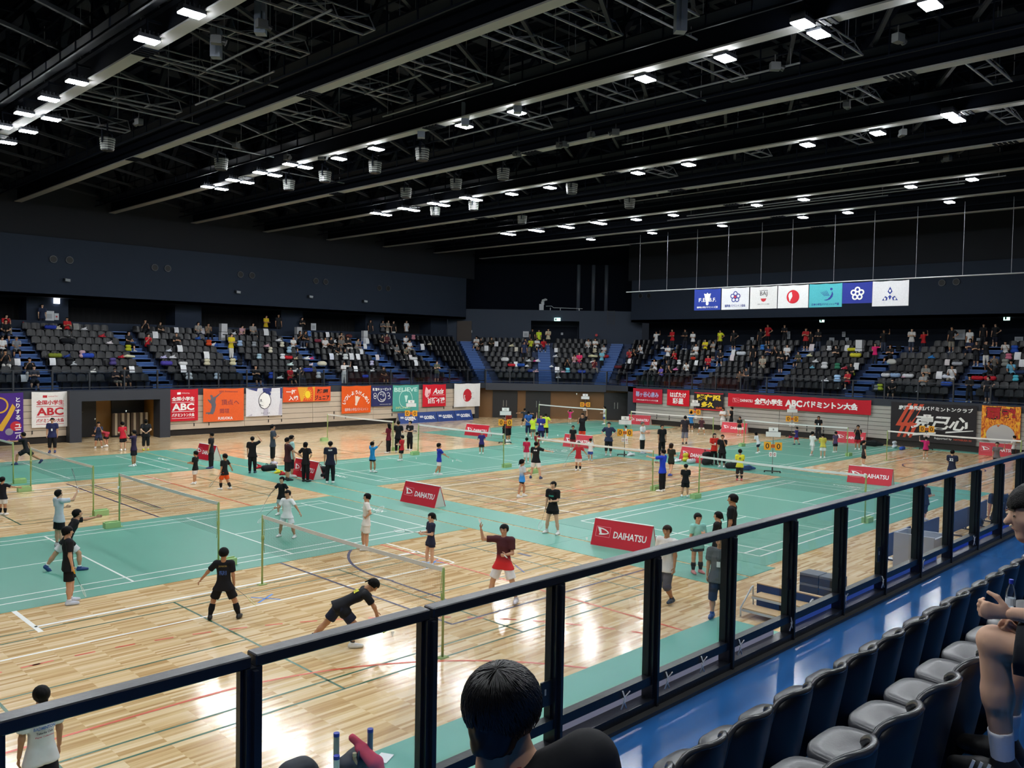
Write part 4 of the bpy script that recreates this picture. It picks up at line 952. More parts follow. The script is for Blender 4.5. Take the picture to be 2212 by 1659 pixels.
def tent_sign(label, c, ang, L=1.76):
    t = thing('tent_sign', label, 'sign', (c[0], c[1], TM + 0.001), ang, 'red tent signs')     # local x along the sign, local -y is the front
    H, D = 0.70, 0.26
    for s in (-1, 1):
        b = MB(); b.add([(-L / 2, s * D, 0), (L / 2, s * D, 0), (L / 2, s * 0.012, H), (-L / 2, s * 0.012, H), (-L / 2, s * (D - .02), 0), (L / 2, s * (D - .02), 0), (L / 2, s * 0.0, H - .01), (-L / 2, s * 0.0, H - .01)],
                        [(0, 1, 2, 3), (7, 6, 5, 4), (0, 4, 5, 1), (1, 5, 6, 2), (2, 6, 7, 3), (3, 7, 4, 0)])
        p = b.build('panel', M_red, t)
        ex = np.array([1.0, 0, 0]) * (1 if s < 0 else -1); ey = np.array([0, -s * (D - 0.012), H]); ey /= np.linalg.norm(ey); nr = np.cross(ex, ey)
        mid = np.array([0, s * (D + 0.012) / 2, H / 2])
        m = MB(); daihatsu_mark(m, mid + ex * (-0.56) + ey * 0.02 + nr * 0.004, ex, ey, 0.44, 0, 1, 2, nr)
        m.build('emblem', [M_signw, M_red, M_pink], p, recalc=False)
        m = MB(); add_text_plane(m, 'DAIHATSU', 0.98, 0.185, mid + ex * 0.26 - ey * 0.02 + nr * 0.005, ex, ey, bold=0.02)
        m.build('lettering', M_signw, p, recalc=False)
    MB().box((-L / 2, -0.03, H - 0.012), (L / 2, 0.03, H + 0.004)).build('ridge', M_signw, t)
    for s in (-1, 1):
        MB().add([(s * (L / 2 - 0.01), -D, 0), (s * (L / 2 - 0.01), D, 0), (s * (L / 2 - 0.01), 0, H - 0.02), (s * (L / 2 - 0.03), -D, 0), (s * (L / 2 - 0.03), D, 0), (s * (L / 2 - 0.03), 0, H - 0.02)],
                 [(0, 1, 2), (3, 5, 4), (0, 3, 4, 1), (1, 4, 5, 2), (2, 5, 3, 0)]).build('gable', M_board, t)
R_ = math.radians
tent_sign('large red tent sign nearest the railing', (18.42, 13.87), R_(-81))
tent_sign('red tent sign in the near aisle, between the two wooden courts', (18.45, 22.44), R_(-88))
tent_sign('red tent sign hidden behind the group in black', (18.72, 30.15), R_(-91))
tent_sign('red tent sign at the far left beside the person with the white bag', (18.15, 37.75), R_(-86), 1.5)
tent_sign('red tent sign in the second aisle, behind the purple shirt', (36.1, 38.6), R_(-80))
tent_sign('red tent sign behind the boy in the black and orange shirt', (36.3, 30.6), R_(-80))
tent_sign('red tent sign with sports bags lying before it', (36.0, 22.8), R_(-96))
tent_sign('red tent sign in the second aisle near the railing', (35.75, 14.2), R_(-83))
tent_sign('red tent sign at the left end of the grey bleacher', (52.0, 37.9), R_(-78))
tent_sign('red tent sign behind the tall youth in black', (52.0, 29.95), R_(-80))
tent_sign('red tent sign behind the boy with clasped hands', (52.0, 21.95), R_(-80))
tent_sign('red tent sign under the flame banner', (52.0, 13.8), R_(-80))
# blue advertising boards along the left bleacher
M_nvy = mat('gosen_navy', '#263f7d', 0.45)
for k in range(4):
    x = 38.15 + 1.78 * k
    t = thing('advert_board', 'navy advertising board, %s of four along the bleacher' % ordn[k + 1], 'sign', (x, 48.25, 0), 0, 'navy advertising boards')
    MB().add([(-0.87, -0.28, 0), (0.87, -0.28, 0), (0.87, 0, 0.74), (-0.87, 0, 0.74), (-0.87, -0.26, 0), (0.87, -0.26, 0), (0.87, 0.02, 0.74), (-0.87, 0.02, 0.74)], [(0, 1, 2, 3), (7, 6, 5, 4), (0, 4, 5, 1), (1, 5, 6, 2), (2, 6, 7, 3), (3, 7, 4, 0)]).build('panel', M_nvy, t)
    MB().add([(-0.87, 0.25, 0), (0.87, 0.25, 0), (0.87, 0.01, 0.73), (-0.87, 0.01, 0.73)], [(0, 1, 2, 3)]).build('prop', M_board, t)
    ey = np.array([0, 0.28, 0.74]); ey /= np.linalg.norm(ey); ex = np.array([1.0, 0, 0]); nr = np.cross(ex, ey); nr = -nr if nr[1] > 0 else nr
    m = MB(); c = np.array([0.15, -0.15, 0.35]) + nr * 0.006
    add_text_plane(m, 'GOSEN.', 1.0, 0.26, c, ex, ey, bold=0.035)
    for q in range(3): m.quad(*plane_pts([(-0.72, 0.11 - q * 0.05), (-0.42, 0.11 - q * 0.05), (-0.42, 0.14 - q * 0.05), (-0.72, 0.14 - q * 0.05)], np.array([0, -0.15, 0.35]) + nr * 0.006, ex, ey))
    m.build('lettering', M_signw, t, recalc=False)

# ================================================================== SCORE STANDS
M_yel = mat('score_yellow', '#eba51f', 0.5)
M_org = mat('score_orange', '#e8741c', 0.5)
M_digit = mat('score_digit', '#3a1712', 0.5)
M_dred = mat('score_red_digit', '#a11f22', 0.5)
def score_stand(label, c, num, small=False, face=None, lower=True):
    face = math.atan2(-c[1], -c[0]) + math.pi / 2 if face is None else face
    t = thing('score_stand', label, 'scoreboard', (c[0], c[1], TM), face, 'yellow score stands')     # local -y faces the camera
    MB().lathe([(0.014, 0.05), (0.014, 2.02)], n=8).build('pole', mat('pole_grey', '#7e857f', 0.4, 0.5), t)
    b = MB(); b.bar((-0.36, 0, 0.07), (0.36, 0, 0.07), 0.06, 0.04); b.bar((0, -0.28, 0.07), (0, 0.28, 0.07), 0.06, 0.04); b.lathe([(0.035, 0.08), (0.025, 0.25)], n=8)
    for x in (-0.34, 0.34): b.lathe([(0.03, 0.0), (0.03, 0.05)], (x, 0, 0), 8)
    for y in (-0.26, 0.26): b.lathe([(0.03, 0.0), (0.03, 0.05)], (0, y, 0), 8)
    b.build('base', M_blk, t)
    for s in (-1, 1):
        p = MB().box((s * 0.24 - 0.15, -0.03, 1.02), (s * 0.24 + 0.15, 0.0, 1.38)).build('score_pad', M_yel, t)
        m = MB(); add_text_plane(m, '0', 0.16, 0.25, (s * 0.24, -0.033, 1.2), (1, 0, 0), (0, 0, 1), bold=0.015); m.build('digit', M_digit, p, recalc=False)
        p = MB().box((s * 0.045 - 0.042, -0.025, 1.12), (s * 0.045 + 0.042, 0.0, 1.28)).build('set_pad', M_org, t)
        m = MB(); add_text_plane(m, '0', 0.05, 0.1, (s * 0.045, -0.028, 1.2), (1, 0, 0), (0, 0, 1), bold=0.02); m.build('digit', M_digit, p, recalc=False)
        if lower:
            p = MB().box((s * 0.085 - 0.07, -0.025, 0.72), (s * 0.085 + 0.07, 0.0, 0.93)).build('point_pad', M_signw, t)
            m = MB(); add_text_plane(m, '0', 0.08, 0.14, (s * 0.085, -0.028, 0.825), (1, 0, 0), (0, 0, 1), bold=0.02); m.build('digit', M_dred, p, recalc=False)
    p = MB().box((-0.2, -0.025, 1.86), (0.2, 0.0, 2.04)).build('number_card', M_signw, t)
    m = MB(); add_text_plane(m, num, None, 0.1, (0, -0.028, 1.95), (1, 0, 0), (0, 0, 1), bold=0.02); m.build('digit', M_digit, p, recalc=False)
    MB().box((-0.32, -0.02, 1.62), (0.32, 0.02, 1.84)).build('paper_tray', mat('tray_white', '#dcdedd', 0.6), t)
def at_z(px, py, z=1.2):
    p = G(px, py, z); return (p[0], p[1])
score_stand('yellow score stand by the two people in black, left of the navy boards', at_z(888, 893), '12')
score_stand('yellow score stand numbered 11 near the brown corner wall', (34.3, 34.4), '11', lower=False)
score_stand('yellow score stand numbered 10 in front of the corner entrance', at_z(1264, 874), '10')
score_stand('yellow score stand numbered 10 beside the man in the white shirt', (35.1, 26.5), '10')
score_stand('yellow score stand before the black and yellow banner', at_z(1501, 890), '12')
score_stand('yellow score stand before the long red banner', at_z(1711, 905), '11')
score_stand('large yellow score stand by the boy in the yellow shirt', (35.5, 18.5), '9')
score_stand('yellow score stand before the black and orange banner', at_z(2002, 927), '11')

# ================================================================== BANNERS
def banner(name, label, cat, org, ex, nrm, w, h, base, draws, wave=0.02, group=None, seams=7.0):
    """cloth from the top left corner org; ex runs along the top edge; draws: list of (part, material, builder(mb, P))"""
    ex, nrm = np.asarray(ex, float), np.asarray(nrm, float); up = np.array([0, 0, 1.0]); o = np.asarray(org, float)
    ph = RNG.uniform(0, 6)
    def P(u, v, lift=0.0):      # u in metres from the left, v in metres from the top
        s = wave * (math.sin(u * seams / max(w, 1) * 2.2 + ph + v * 0.7) + 0.5 * math.sin(u * 5.1 + ph * 2)) * (0.35 + 0.65 * v / h)
        sag = 0.03 * abs(math.sin(math.pi * u / max(w, 0.1) * max(1, round(w / 1.2)))) * (1 - v / h)
        return o + ex * u - up * (v + sag) + nrm * (s + lift)
    nu, nv = max(8, int(w * 5)), max(6, int(h * 5))
    m = MB(); m.grid(lambda a, b: P(a * w, b * h), nu, nv); m.grid(lambda a, b: P((1 - a) * w, b * h, -0.004), nu, nv)
    if hasattr(base, '__call__'):
        c = m.build(name, base(w, h, o, ex), smooth=True, recalc=False)
    else: c = m.build(name, base, smooth=True, recalc=False)
    tag(c, label, cat, group)
    for part, mt, fn in draws:
        d = MB(); fn(d, lambda u, v, l=0.008: P(u, v, l)); d.build(part, mt, c, recalc=False)
    return c
def T(txt, u, v, w, h, **k):
    """lettering centred at u, v (metres), w x h"""
    def f(mb, P):
        vs, fs = text_fit(txt, w, h, **k); mb.add([P(u + x, v - y) for x, y, _ in vs], fs)
    return f
def TV(txt, u, v, s, pitch):
    def f(mb, P):
        for i, ch in enumerate(txt):
            vs, fs = text_fit(ch, None, s, bold=0.03); mb.add([P(u + x, v + i * pitch - y) for x, y, _ in vs], fs)
    return f
def TARC(txt, u, v, r, s, a0, a1):
    def f(mb, P):
        for i, ch in enumerate(txt):
            a = math.radians(a0 + (a1 - a0) * i / (len(txt) - 1)); vs, fs = text_fit(ch, None, s, bold=0.03); c, sn = math.cos(a - math.pi / 2), math.sin(a - math.pi / 2)
            mb.add([P(u + r * math.cos(a) + x * c - y * sn, v - r * math.sin(a) - (x * sn + y * c)) for x, y, _ in vs], fs)
    return f
def POLY(pts, l=0.006):
    def f(mb, P): mb.ngon([P(u, v, l) for u, v in pts])
    return f
def RECT(u0, v0, u1, v1, l=0.006):
    def f(mb, P):
        n = max(1, int(abs(u1 - u0) * 4))
        for i in range(n):
            a, b = u0 + (u1 - u0) * i / n, u0 + (u1 - u0) * (i + 1) / n; mb.quad(P(a, v1, l), P(b, v1, l), P(b, v0, l), P(a, v0, l))
    return f
def DISC(u, v, r, ry=None, l=0.006, n=32):
    ry = ry or r
    return POLY([(u + r * math.cos(2 * math.pi * k / n), v - ry * math.sin(2 * math.pi * k / n)) for k in range(n)], l)
def RING(u, v, r, t, ry=None, a0=0, a1=360, n=36, l=0.007):
    ry = ry or r
    def f(mb, P):
        for k in range(n):
            q = [math.radians(a0 + (a1 - a0) * (k + i) / n) for i in (0, 1)]
            mb.quad(*[P(u + rr * math.cos(x), v - rr * ry / r * math.sin(x), l) for rr, x in ((r - t, q[0]), (r, q[0]), (r, q[1]), (r - t, q[1]))])
    return f
def MANY(*fs):
    def f(mb, P):
        for g in fs: g(mb, P)
    return f
def MARK(u, v, w):
    def f(mb, P):
        h = w * 0.64; t = w * 0.035
        for a in (RECT(u - w / 2, v - h / 2, u + w / 2, v - h / 2 + t), RECT(u - w / 2, v + h / 2 - t, u + w / 2, v + h / 2), RECT(u - w / 2, v - h / 2, u - w / 2 + t, v + h / 2), RECT(u + w / 2 - t, v - h / 2, u + w / 2, v + h / 2)): a(mb, P)
        Q = [(-.42, .27), (-.05, .22), (.18, .15), (.34, .06), (.41, -.02), (.40, -.07), (.30, -.12), (.1, -.17), (-.1, -.20), (-.27, -.205), (-.22, -.10)]
        q = [(-.17, .165), (.05, .12), (.22, .06), (.33, -.02), (.33, -.05), (.2, -.085), (-.08, -.10)]
        for a, b in ((Q[:7] + [], None),): pass
        # D mark as a ring: outer contour joined to the inner one
        mb.ngon([P(u + x * w, v - y * w) for x, y in [(-.42, .27), (-.05, .22), (.18, .15), (.34, .06), (.33, -.02), (.22, .06), (.05, .12), (-.17, .165)]])
        mb.ngon([P(u + x * w, v - y * w) for x, y in [(-.42, .27), (-.17, .165), (-.08, -.10), (-.27, -.205), (-.22, -.10)]])
        mb.ngon([P(u + x * w, v - y * w) for x, y in [(-.08, -.10), (.2, -.085), (.33, -.05), (.33, -.02), (.34, .06), (.41, -.02), (.40, -.07), (.30, -.12), (.1, -.17), (-.1, -.20), (-.27, -.205)]])
    return f
def FLOWER(u, v, r, t, n=5, rot=90):
    def f(mb, P):
        for k in range(n):
            a = math.radians(rot + 360 / n * k); RING(u + r * 0.58 * math.cos(a), v - r * 0.58 * math.sin(a), r * 0.42, t, n=18)(mb, P)
    return f
def SHUTTLE(u, v, s, ang=20):
    a = math.radians(ang); c, sn = math.cos(a), math.sin(a)
    def tr(p): return (u + (p[0] * c - p[1] * sn) * s, v + (p[0] * sn + p[1] * c) * s)
    return MANY(POLY([tr(p) for p in ((-.13, .38), (.13, .38), (.36, -.45), (.12, -.38), (0, -.5), (-.12, -.38), (-.36, -.45))]), DISC(*tr((0, .48)), 0.15 * s))
W_, RD, NV, BK = M_signw, mat('print_red', '#c21f2e', 0.6), mat('print_navy', '#23306e', 0.6), mat('print_black', '#15141a', 0.6)
YL = mat('print_yellow', '#f2d22a', 0.6)
LY = 48.70; EXL, NL = (1, 0, 0), (0, -1, 0)
banner('club_banner', 'purple banner with white vertical writing at the left edge', 'banner', (10.6, LY, 2.72), EXL, NL, 2.85, 2.45, cloth('#4a2a82'),
       [('lettering', W_, TV('とりする', 2.6, 0.35, 0.24, 0.31)), ('lettering', W_, TV('ユニバ', 2.6, 1.72, 0.22, 0.27)), ('red_spot', RD, DISC(2.5, 1.72, 0.25)), ('grey_spot', mat('print_grey', '#8b8794', .6), DISC(2.2, 2.0, 0.18)), ('yellow_spot', mat('print_gold', '#d8a62a', .6), MANY(RING(1.75, 0.62, 0.42, 0.08), POLY([(1.6, 1.9), (2.1, 1.1), (2.35, 0.55), (2.5, 0.75), (2.3, 1.2), (1.9, 1.95)])))])
def abc(label, x0, x1, cbase, cm):
    w = x1 - x0
    banner('tournament_banner', label, 'banner', (x0, LY, 2.74), EXL, NL, w, 1.88, cloth(cbase),
       [('emblem', cm, MANY(RECT(w * .3, .17, w * .42, .30), T('DAIHATSU', w * .58, .235, w * .26, .07))), ('lettering', cm, T('全国小学生', w / 2, .56, w * .76, .26, bold=.03)), ('rule', cm, MANY(RECT(w * .12, .76, w * .88, .785), RECT(w * .12, 1.30, w * .88, 1.33), RECT(w * .12, 1.70, w * .88, 1.72))),
        ('lettering', cm, T('ABC', w / 2, 1.04, w * .74, .42, bold=.035)), ('lettering', cm, T('バドミントン大会', w / 2, 1.52, w * .76, .22, bold=.03))], 0.015)
abc('white tournament banner with red ABC lettering', 13.84, 15.6, '#e9e6e2', RD)
abc('red tournament banner with white ABC lettering', 20.98, 22.78, '#c71d2d', W_)
JUMP = [(.42, .40), (.52, .36), (.60, .42), (.60, .52), (.78, .46), (1.0, .30), (1.2, .22), (1.02, .36), (.80, .56), (.76, .8), (.80, 1.0), (.72, 1.35), (.62, 1.55), (.4, 1.52), (.36, 1.6), (.3, 1.5), (.16, 1.52), (.17, 1.43), (.44, 1.42), (.54, 1.1), (.50, .9), (.42, .86), (.28, .68), (.30, .62), (.44, .70), (.5, .56)]
banner('club_banner', 'orange banner with a leaping player and navy characters', 'banner', (23.1, LY, 2.74), EXL, NL, 2.62, 2.0, cloth('#e5622f'),
       [('figure', mat('print_slate', '#5d5d68', .6), POLY(JUMP)), ('lettering', mat('print_plum', '#6a2c4c', .6), T('頂点へ', 1.72, .85, 1.15, .34)), ('lettering', mat('print_plum', '#6a2c4c', .6), T('岡垣', 1.35, 1.38, .62, .28)), ('lettering', mat('print_plum', '#6a2c4c', .6), T('30th Anniversary', 1.6, .2, 1.2, .13)), ('lettering', W_, T('FUKUOKA', 1.4, 1.82, .95, .17, bold=.02))])
banner('club_banner', 'white and blue banner with a round line emblem', 'banner', (25.85, LY, 2.72), EXL, NL, 2.52, 1.78, cloth('#dedee4'),
       [('blue_field', NV, POLY([(.05, .02), (2.5, .02), (2.5, .72)])), ('grey_field', mat('print_pale', '#b9b6c6', .6), POLY([(2.5, .74), (2.5, 1.74), (.15, 1.74)])), ('emblem', W_, DISC(1.28, .8, .42, .52, .009)), ('emblem_line', mat('print_ink', '#33333f', .6), MANY(RING(1.28, .8, .44, .04, .54, l=.012), RING(1.28, .95, .40, .05, .2, 200, 340, l=.013))), ('lettering', mat('print_ink', '#33333f', .6), MANY(lambda mb, P: T('Rookie', 1.28, .78, .62, .18, bold=.02)(mb, lambda a, b, l=.012: P(a, b, .013)), T('FUKUOKA', 1.35, 1.6, .6, .09))), ('lettering', W_, T('badminton club', 2.0, .26, .7, .09))])
banner('club_banner', 'narrow orange and yellow banner with a sun emblem', 'banner', (28.42, LY, 2.74), EXL, NL, 3.55, .98, cloth('#e0562c'),
       [('yellow_field', mat('print_amber', '#e2a22c', .6), POLY([(1.05, .02), (2.35, .02), (2.3, .96), (1.3, .96)])), ('emblem', YL, MANY(DISC(1.8, .5, .2, .25, .009), *[POLY([(1.8 + .24 * math.cos(a - .1), .5 - .28 * math.sin(a - .1)), (1.8 + .38 * math.cos(a), .5 - .42 * math.sin(a)), (1.8 + .24 * math.cos(a + .1), .5 - .28 * math.sin(a + .1))], .009) for a in np.arange(0, 6.28, .42)])), ('lettering', W_, MANY(T('一打', .58, .3, .72, .3, bold=.03), T('入魂', .75, .72, .72, .32, bold=.03))), ('lettering', BK, MANY(T('勝原', 2.95, .3, .85, .28, bold=.03), T('ジュニア', 2.9, .74, 1.12, .32, bold=.03)))], .015)
banner('club_banner', 'orange banner with a white shuttlecock and curved writing', 'banner', (32.85, LY, 2.74), EXL, NL, 2.42, 1.88, cloth('#e0591c'),
       [('lettering', W_, TARC('いっしょうけんめい', 1.2, 1.5, 1.05, .26, 158, 22)), ('shuttlecock', mat('print_cream', '#f3d9c4', .6), SHUTTLE(1.25, .98, .62, 14)), ('lettering', mat('print_rose', '#e3b9b4', .6), T('福岡県小学生バドミントン', 1.22, 1.62, 1.95, .22, bold=.03))])
banner('club_banner', 'navy banner with a smiling winged face', 'banner', (35.32, LY, 2.72), EXL, NL, 1.8, 1.46, cloth('#2b2f5e'),
       [('lettering', W_, MANY(T('新宮キューピット', .9, .24, 1.6, .22, bold=.03), T('badminton junior club', 1.2, 1.33, .95, .07))), ('face', W_, MANY(RING(.88, .78, .37, .045), RING(.93, .84, .2, .035, a0=200, a1=340), RING(.8, .66, .07, .025, .1, 0, 180), RING(1.0, .66, .07, .025, .1, 0, 360), RING(.3, .62, .13, .03), RING(.3, .8, .12, .03), RING(1.45, .62, .14, .03, a0=-100, a1=150), RING(1.5, .83, .13, .03, a0=-120, a1=120)))])
banner('club_banner', 'mint green banner reading BELIEVE', 'banner', (37.18, LY, 2.73), EXL, NL, 2.35, 1.9, cloth('#55a79b'),
       [('lettering', mat('print_mint', '#cdeee4', .6), T('BELIEVE', 1.17, .32, 2.1, .3, bold=.02)), ('shield', mat('print_mint', '#cdeee4', .6), MANY(RING(1.17, 1.0, .62, .04, .66), SHUTTLE(1.2, .95, .45, 0))), ('lettering', mat('print_lime', '#dce98e', .6), T('ひがしジュニア', .95, 1.62, 1.4, .18, bold=.02))])
banner('club_banner', 'red banner with white brush characters and a leaf emblem', 'banner', (39.92, LY, 2.74), EXL, NL, 2.25, 1.66, cloth('#cf1f30'),
       [('lettering', W_, MANY(T('Axis', 1.5, .5, 1.05, .42, bold=.03, shear=.3), RECT(.9, .78, 2.1, .80), T('百折不撓', 1.3, 1.2, 1.7, .46, bold=.03))), ('emblem', mat('print_blush', '#efb9bd', .6), POLY([(.3, .15), (.55, .4), (.75, .3), (.72, .62), (.5, .95), (.32, .95), (.2, .75), (.22, .45)]))])
banner('club_banner', 'white banner with a red disc at the end of the bleacher', 'banner', (43.0, LY, 2.76), EXL, NL, 2.72, 1.8, cloth('#e8e6e4'),
       [('disc', RD, DISC(1.35, .92, .46, .5)), ('lettering', W_, lambda mb, P: T('MAJIMA CLUB', 1.4, .93, .85, .12, bold=.04)(mb, lambda a, b, l=0: P(a, b, .012))), ('lettering', mat('print_grey', '#8b8794', .6), MANY(T('junior', 1.85, .72, .4, .08), T('badminton', 1.85, 1.14, .4, .08)))], .03)
# short side
EXE, NE, EX_ = (0, -1, 0), (-1, 0, 0), 52.72
banner('club_banner', 'small red banner with blue brush writing at the left end of the grey bleacher', 'banner', (EX_, 39.1, 2.66), EXE, NE, 2.65, 1.1, cloth('#b71f35'),
       [('lettering', mat('print_steel', '#aab6e0', .6), T('鞘ヶ谷心歳み', 1.3, .42, 2.1, .42, bold=.02)), ('lettering', W_, T('小学生 北九州バドミントンクラブ連盟', 1.3, .86, 2.0, .11, bold=.03))])
banner('club_banner', 'bright red banner with white brush characters', 'banner', (EX_, 36.0, 2.7), EXE, NE, 1.9, 1.18, cloth('#cf1729'), [('lettering', W_, MANY(T('はばたけ', .95, .36, 1.4, .38, bold=.03), T('彩星', .95, .82, .95, .44, bold=.03)))])
banner('club_banner', 'black banner with bold yellow characters', 'banner', (EX_, 33.7, 2.62), EXE, NE, 2.4, 1.28, cloth('#2a262b'),
       [('lettering', YL, MANY(T('勝在忍', 1.2, .36, 2.0, .46, bold=.05), T('多久', 1.15, .86, 1.05, .42, bold=.05))), ('lettering', mat('print_tan', '#d9652a', .6), T('山田', 2.05, 1.05, .45, .16, bold=.04)), ('border', RD, MANY(RECT(0.02, .01, 2.38, .08), RECT(.02, 1.18, 2.38, 1.26)))])
banner('tournament_banner', 'long red banner with white tournament lettering', 'banner', (EX_, 30.95, 2.66), EXE, NE, 9.9, .92, cloth('#c4202f'),
       [('emblem', mat('sign_outline', '#ee8f97', .5), MARK(.62, .46, .5)), ('lettering', W_, MANY(T('DAIHATSU', 1.42, .46, .95, .2, bold=.02), T('全国小学生', 3.05, .46, 2.05, .44, bold=.05), T('ABC', 4.85, .46, 1.2, .46, bold=.05), T('バドミントン大会', 7.3, .46, 3.6, .46, bold=.05)))], .012)
banner('club_banner', 'large black banner with orange stripes and white brush characters', 'banner', (EX_, 19.85, 2.66), EXE, NE, 4.75, 2.3, cloth('#2d2a2d'),
       [('stripe', mat('print_flame', '#cf4a2c', .6), MANY(*[POLY([(1.0 + .34 * k, .05), (1.22 + .34 * k, .05), (.62 + .34 * k, 1.2), (.92 + .34 * k, 1.22), (.55 + .34 * k, 2.1), (.4 + .34 * k, 2.1), (.62 + .34 * k, 1.42), (.3 + .34 * k, 1.42)]) for k in range(3)])),
        ('lettering', W_, MANY(T('鹿児島飛翔バドミントンクラブ', 2.5, .3, 4.1, .26, bold=.03), T('克己心', 2.75, 1.1, 3.1, .85, bold=.03, shear=.35))), ('swoosh', W_, POLY([(1.0, 1.85), (4.6, 1.42), (4.6, 1.46), (1.05, 2.0)])), ('lettering', W_, T('Supported by', 3.0, 2.02, .95, .15, bold=.02)), ('lettering', mat('print_flame', '#cf4a2c', .6), T('HAYABUSA RS', 4.05, 2.02, .95, .11, bold=.02))], .02)
def flame_mat(w, h, o, ex):
    m = bpy.data.materials.new('flame_print'); m.use_nodes = True; nt = m.node_tree; b = nt.nodes['Principled BSDF']; b.inputs['Roughness'].default_value = .7
    tc = nt.nodes.new('ShaderNodeTexCoord'); mp = nt.nodes.new('ShaderNodeMapping'); mp.inputs['Scale'].default_value = (1, 2.2, 1.1)
    n = nt.nodes.new('ShaderNodeTexNoise'); n.inputs['Scale'].default_value = 2.4; n.inputs['Distortion'].default_value = 2.2; n.inputs['Detail'].default_value = 3
    cr = nt.nodes.new('ShaderNodeValToRGB'); e = cr.color_ramp.elements; e[0].position = .38; e[0].color = lin('#b8481a'); e[1].position = .68; e[1].color = lin('#f5c93a'); x = e.new(.52); x.color = lin('#ee8f22')
    nt.links.new(tc.outputs['Object'], mp.inputs['Vector']); nt.links.new(mp.outputs['Vector'], n.inputs['Vector']); nt.links.new(n.outputs['Fac'], cr.inputs['Fac']); nt.links.new(cr.outputs['Color'], b.inputs['Base Color']); return m
banner('club_banner', 'flame-patterned orange banner with two red characters', 'banner', (EX_, 14.85, 2.72), EXE, NE, 1.95, 1.95, flame_mat,
       [('lettering', BK, MANY(lambda mb, P: T('覇', .6, .42, .76, .7, bold=.07)(mb, lambda a, b, l=0: P(a, b, .006)), lambda mb, P: T('魂', 1.38, .42, .76, .7, bold=.07)(mb, lambda a, b, l=0: P(a, b, .006)))), ('lettering', mat('print_crimson', '#b3141c', .6), MANY(lambda mb, P: T('覇', .6, .42, .7, .64, bold=.03)(mb, lambda a, b, l=0: P(a, b, .012)), lambda mb, P: T('魂', 1.38, .42, .7, .64, bold=.03)(mb, lambda a, b, l=0: P(a, b, .012)))), ('pale_shape', mat('print_ash', '#b9b7b4', .6), DISC(.98, 1.62, .72, .6, .008))])
# hanging flags
FX = 50.0
rod = MB(); rod.tube([(FX, 37.9, 9.74), (FX, 10.0, 9.80)], 0.035, 8)
tag(rod.build('flag_rod', mat('rod_white', '#c9ccd0', 0.4, 0.3), smooth=True), 'long thin white rod carrying the seven flags', 'rod')
WIRES = (1381, 1440, 1504, 1571, 1643, 1709, 1800, 1885, 1977, 2078, 2183)
wm = MB().tube([(0, 0, 0), (0, 0, 4.0)], 0.012, 5).mesh('wire')
for k, px in enumerate(WIRES):
    p = onX(px, 625, FX); o = inst('hanging_wire', wm, mat('wire_grey', '#8f9399', 0.4, 0.4), None, (FX, p[1], 9.78))
    tag(o, 'thin wire holding up the flag rod, %s from the left' % ordn[k + 1], 'wire', 'flag rod wires')
fl = dict(wave=0.015, seams=5)
def flag(label, y0, y1, base, draws, h=1.42): banner('hanging_flag', label, 'flag', (FX - 0.05, y0, 9.70), EXE, NE, y0 - y1, h, base, draws, 0.012, 'flags over the short-side stand')
NB = mat('print_royal', '#243a93', 0.6)
flag('royal blue flag with a white shuttlecock and the letters F.E.B.F.', 32.1, 30.06, cloth('#2a3f9a'), [('lettering', W_, MANY(T('F.E', .62, .72, .52, .26, bold=.02), T('B.F.', 1.42, .72, .52, .26, bold=.02), T('福岡県小学生バドミントン連盟', 1.02, 1.22, 1.6, .13, bold=.03))), ('shuttlecock', W_, SHUTTLE(1.02, .62, .75, 0))])
flag('white flag with a red and blue flower emblem', 30.0, 28.0, cloth('#e3e4ea'), [('emblem', NB, FLOWER(1.02, .6, .38, .06)), ('core', RD, DISC(1.02, .6, .14)), ('lettering', NB, T('福岡県バドミントン協会', 1.0, 1.17, 1.5, .18, bold=.02))])
flag('white flag with a half shuttle emblem reading BAJ', 27.92, 26.04, cloth('#e4e3e4'), [('lettering', BK, MANY(T('BAJ', .95, .48, .5, .34), T('日本バドミントン協会', .95, 1.12, .8, .09), RECT(.66, .24, 1.24, .265))), ('cup', RD, POLY([(.75, .76), (1.15, .76), (1.08, .92), (.95, .98), (.82, .92)]))])
flag('white national flag with a red disc', 25.98, 23.98, cloth('#ececee'), [('disc', mat('flag_red', '#d4122b', .6), DISC(1.0, .72, .42))])
flag('turquoise flag with a navy crescent figure', 23.92, 21.88, cloth('#54b7c2'), [('figure', NB, MANY(DISC(1.38, .32, .08), POLY([(1.42, .44), (1.5, .62), (1.46, .8), (1.32, .95), (1.1, 1.02), (.92, 1.0), (1.15, .94), (1.3, .8), (1.4, .62)]))), ('rays', NB, MANY(*[POLY([(.7 + .09 * k, .5 - .02 * k), (.73 + .09 * k, .5 - .02 * k), (1.0 + .07 * k, .74), (.97 + .07 * k, .75)]) for k in range(5)])), ('lettering', NB, T('日本小学生バドミントン連盟', 1.02, 1.24, 1.7, .15, bold=.02))])
flag('violet blue flag with a white flower emblem', 21.86, 20.1, cloth('#2f3b95'), [('emblem', W_, FLOWER(.9, .66, .42, .09))], 1.24)
TRI = [MANY(POLY([(1.04 + dx, .38 + dy), (1.04 + dx + .11, .58 + dy), (1.04 + dx, .78 + dy), (1.04 + dx - .11, .58 + dy)])) for dx, dy in ((0, 0),)]
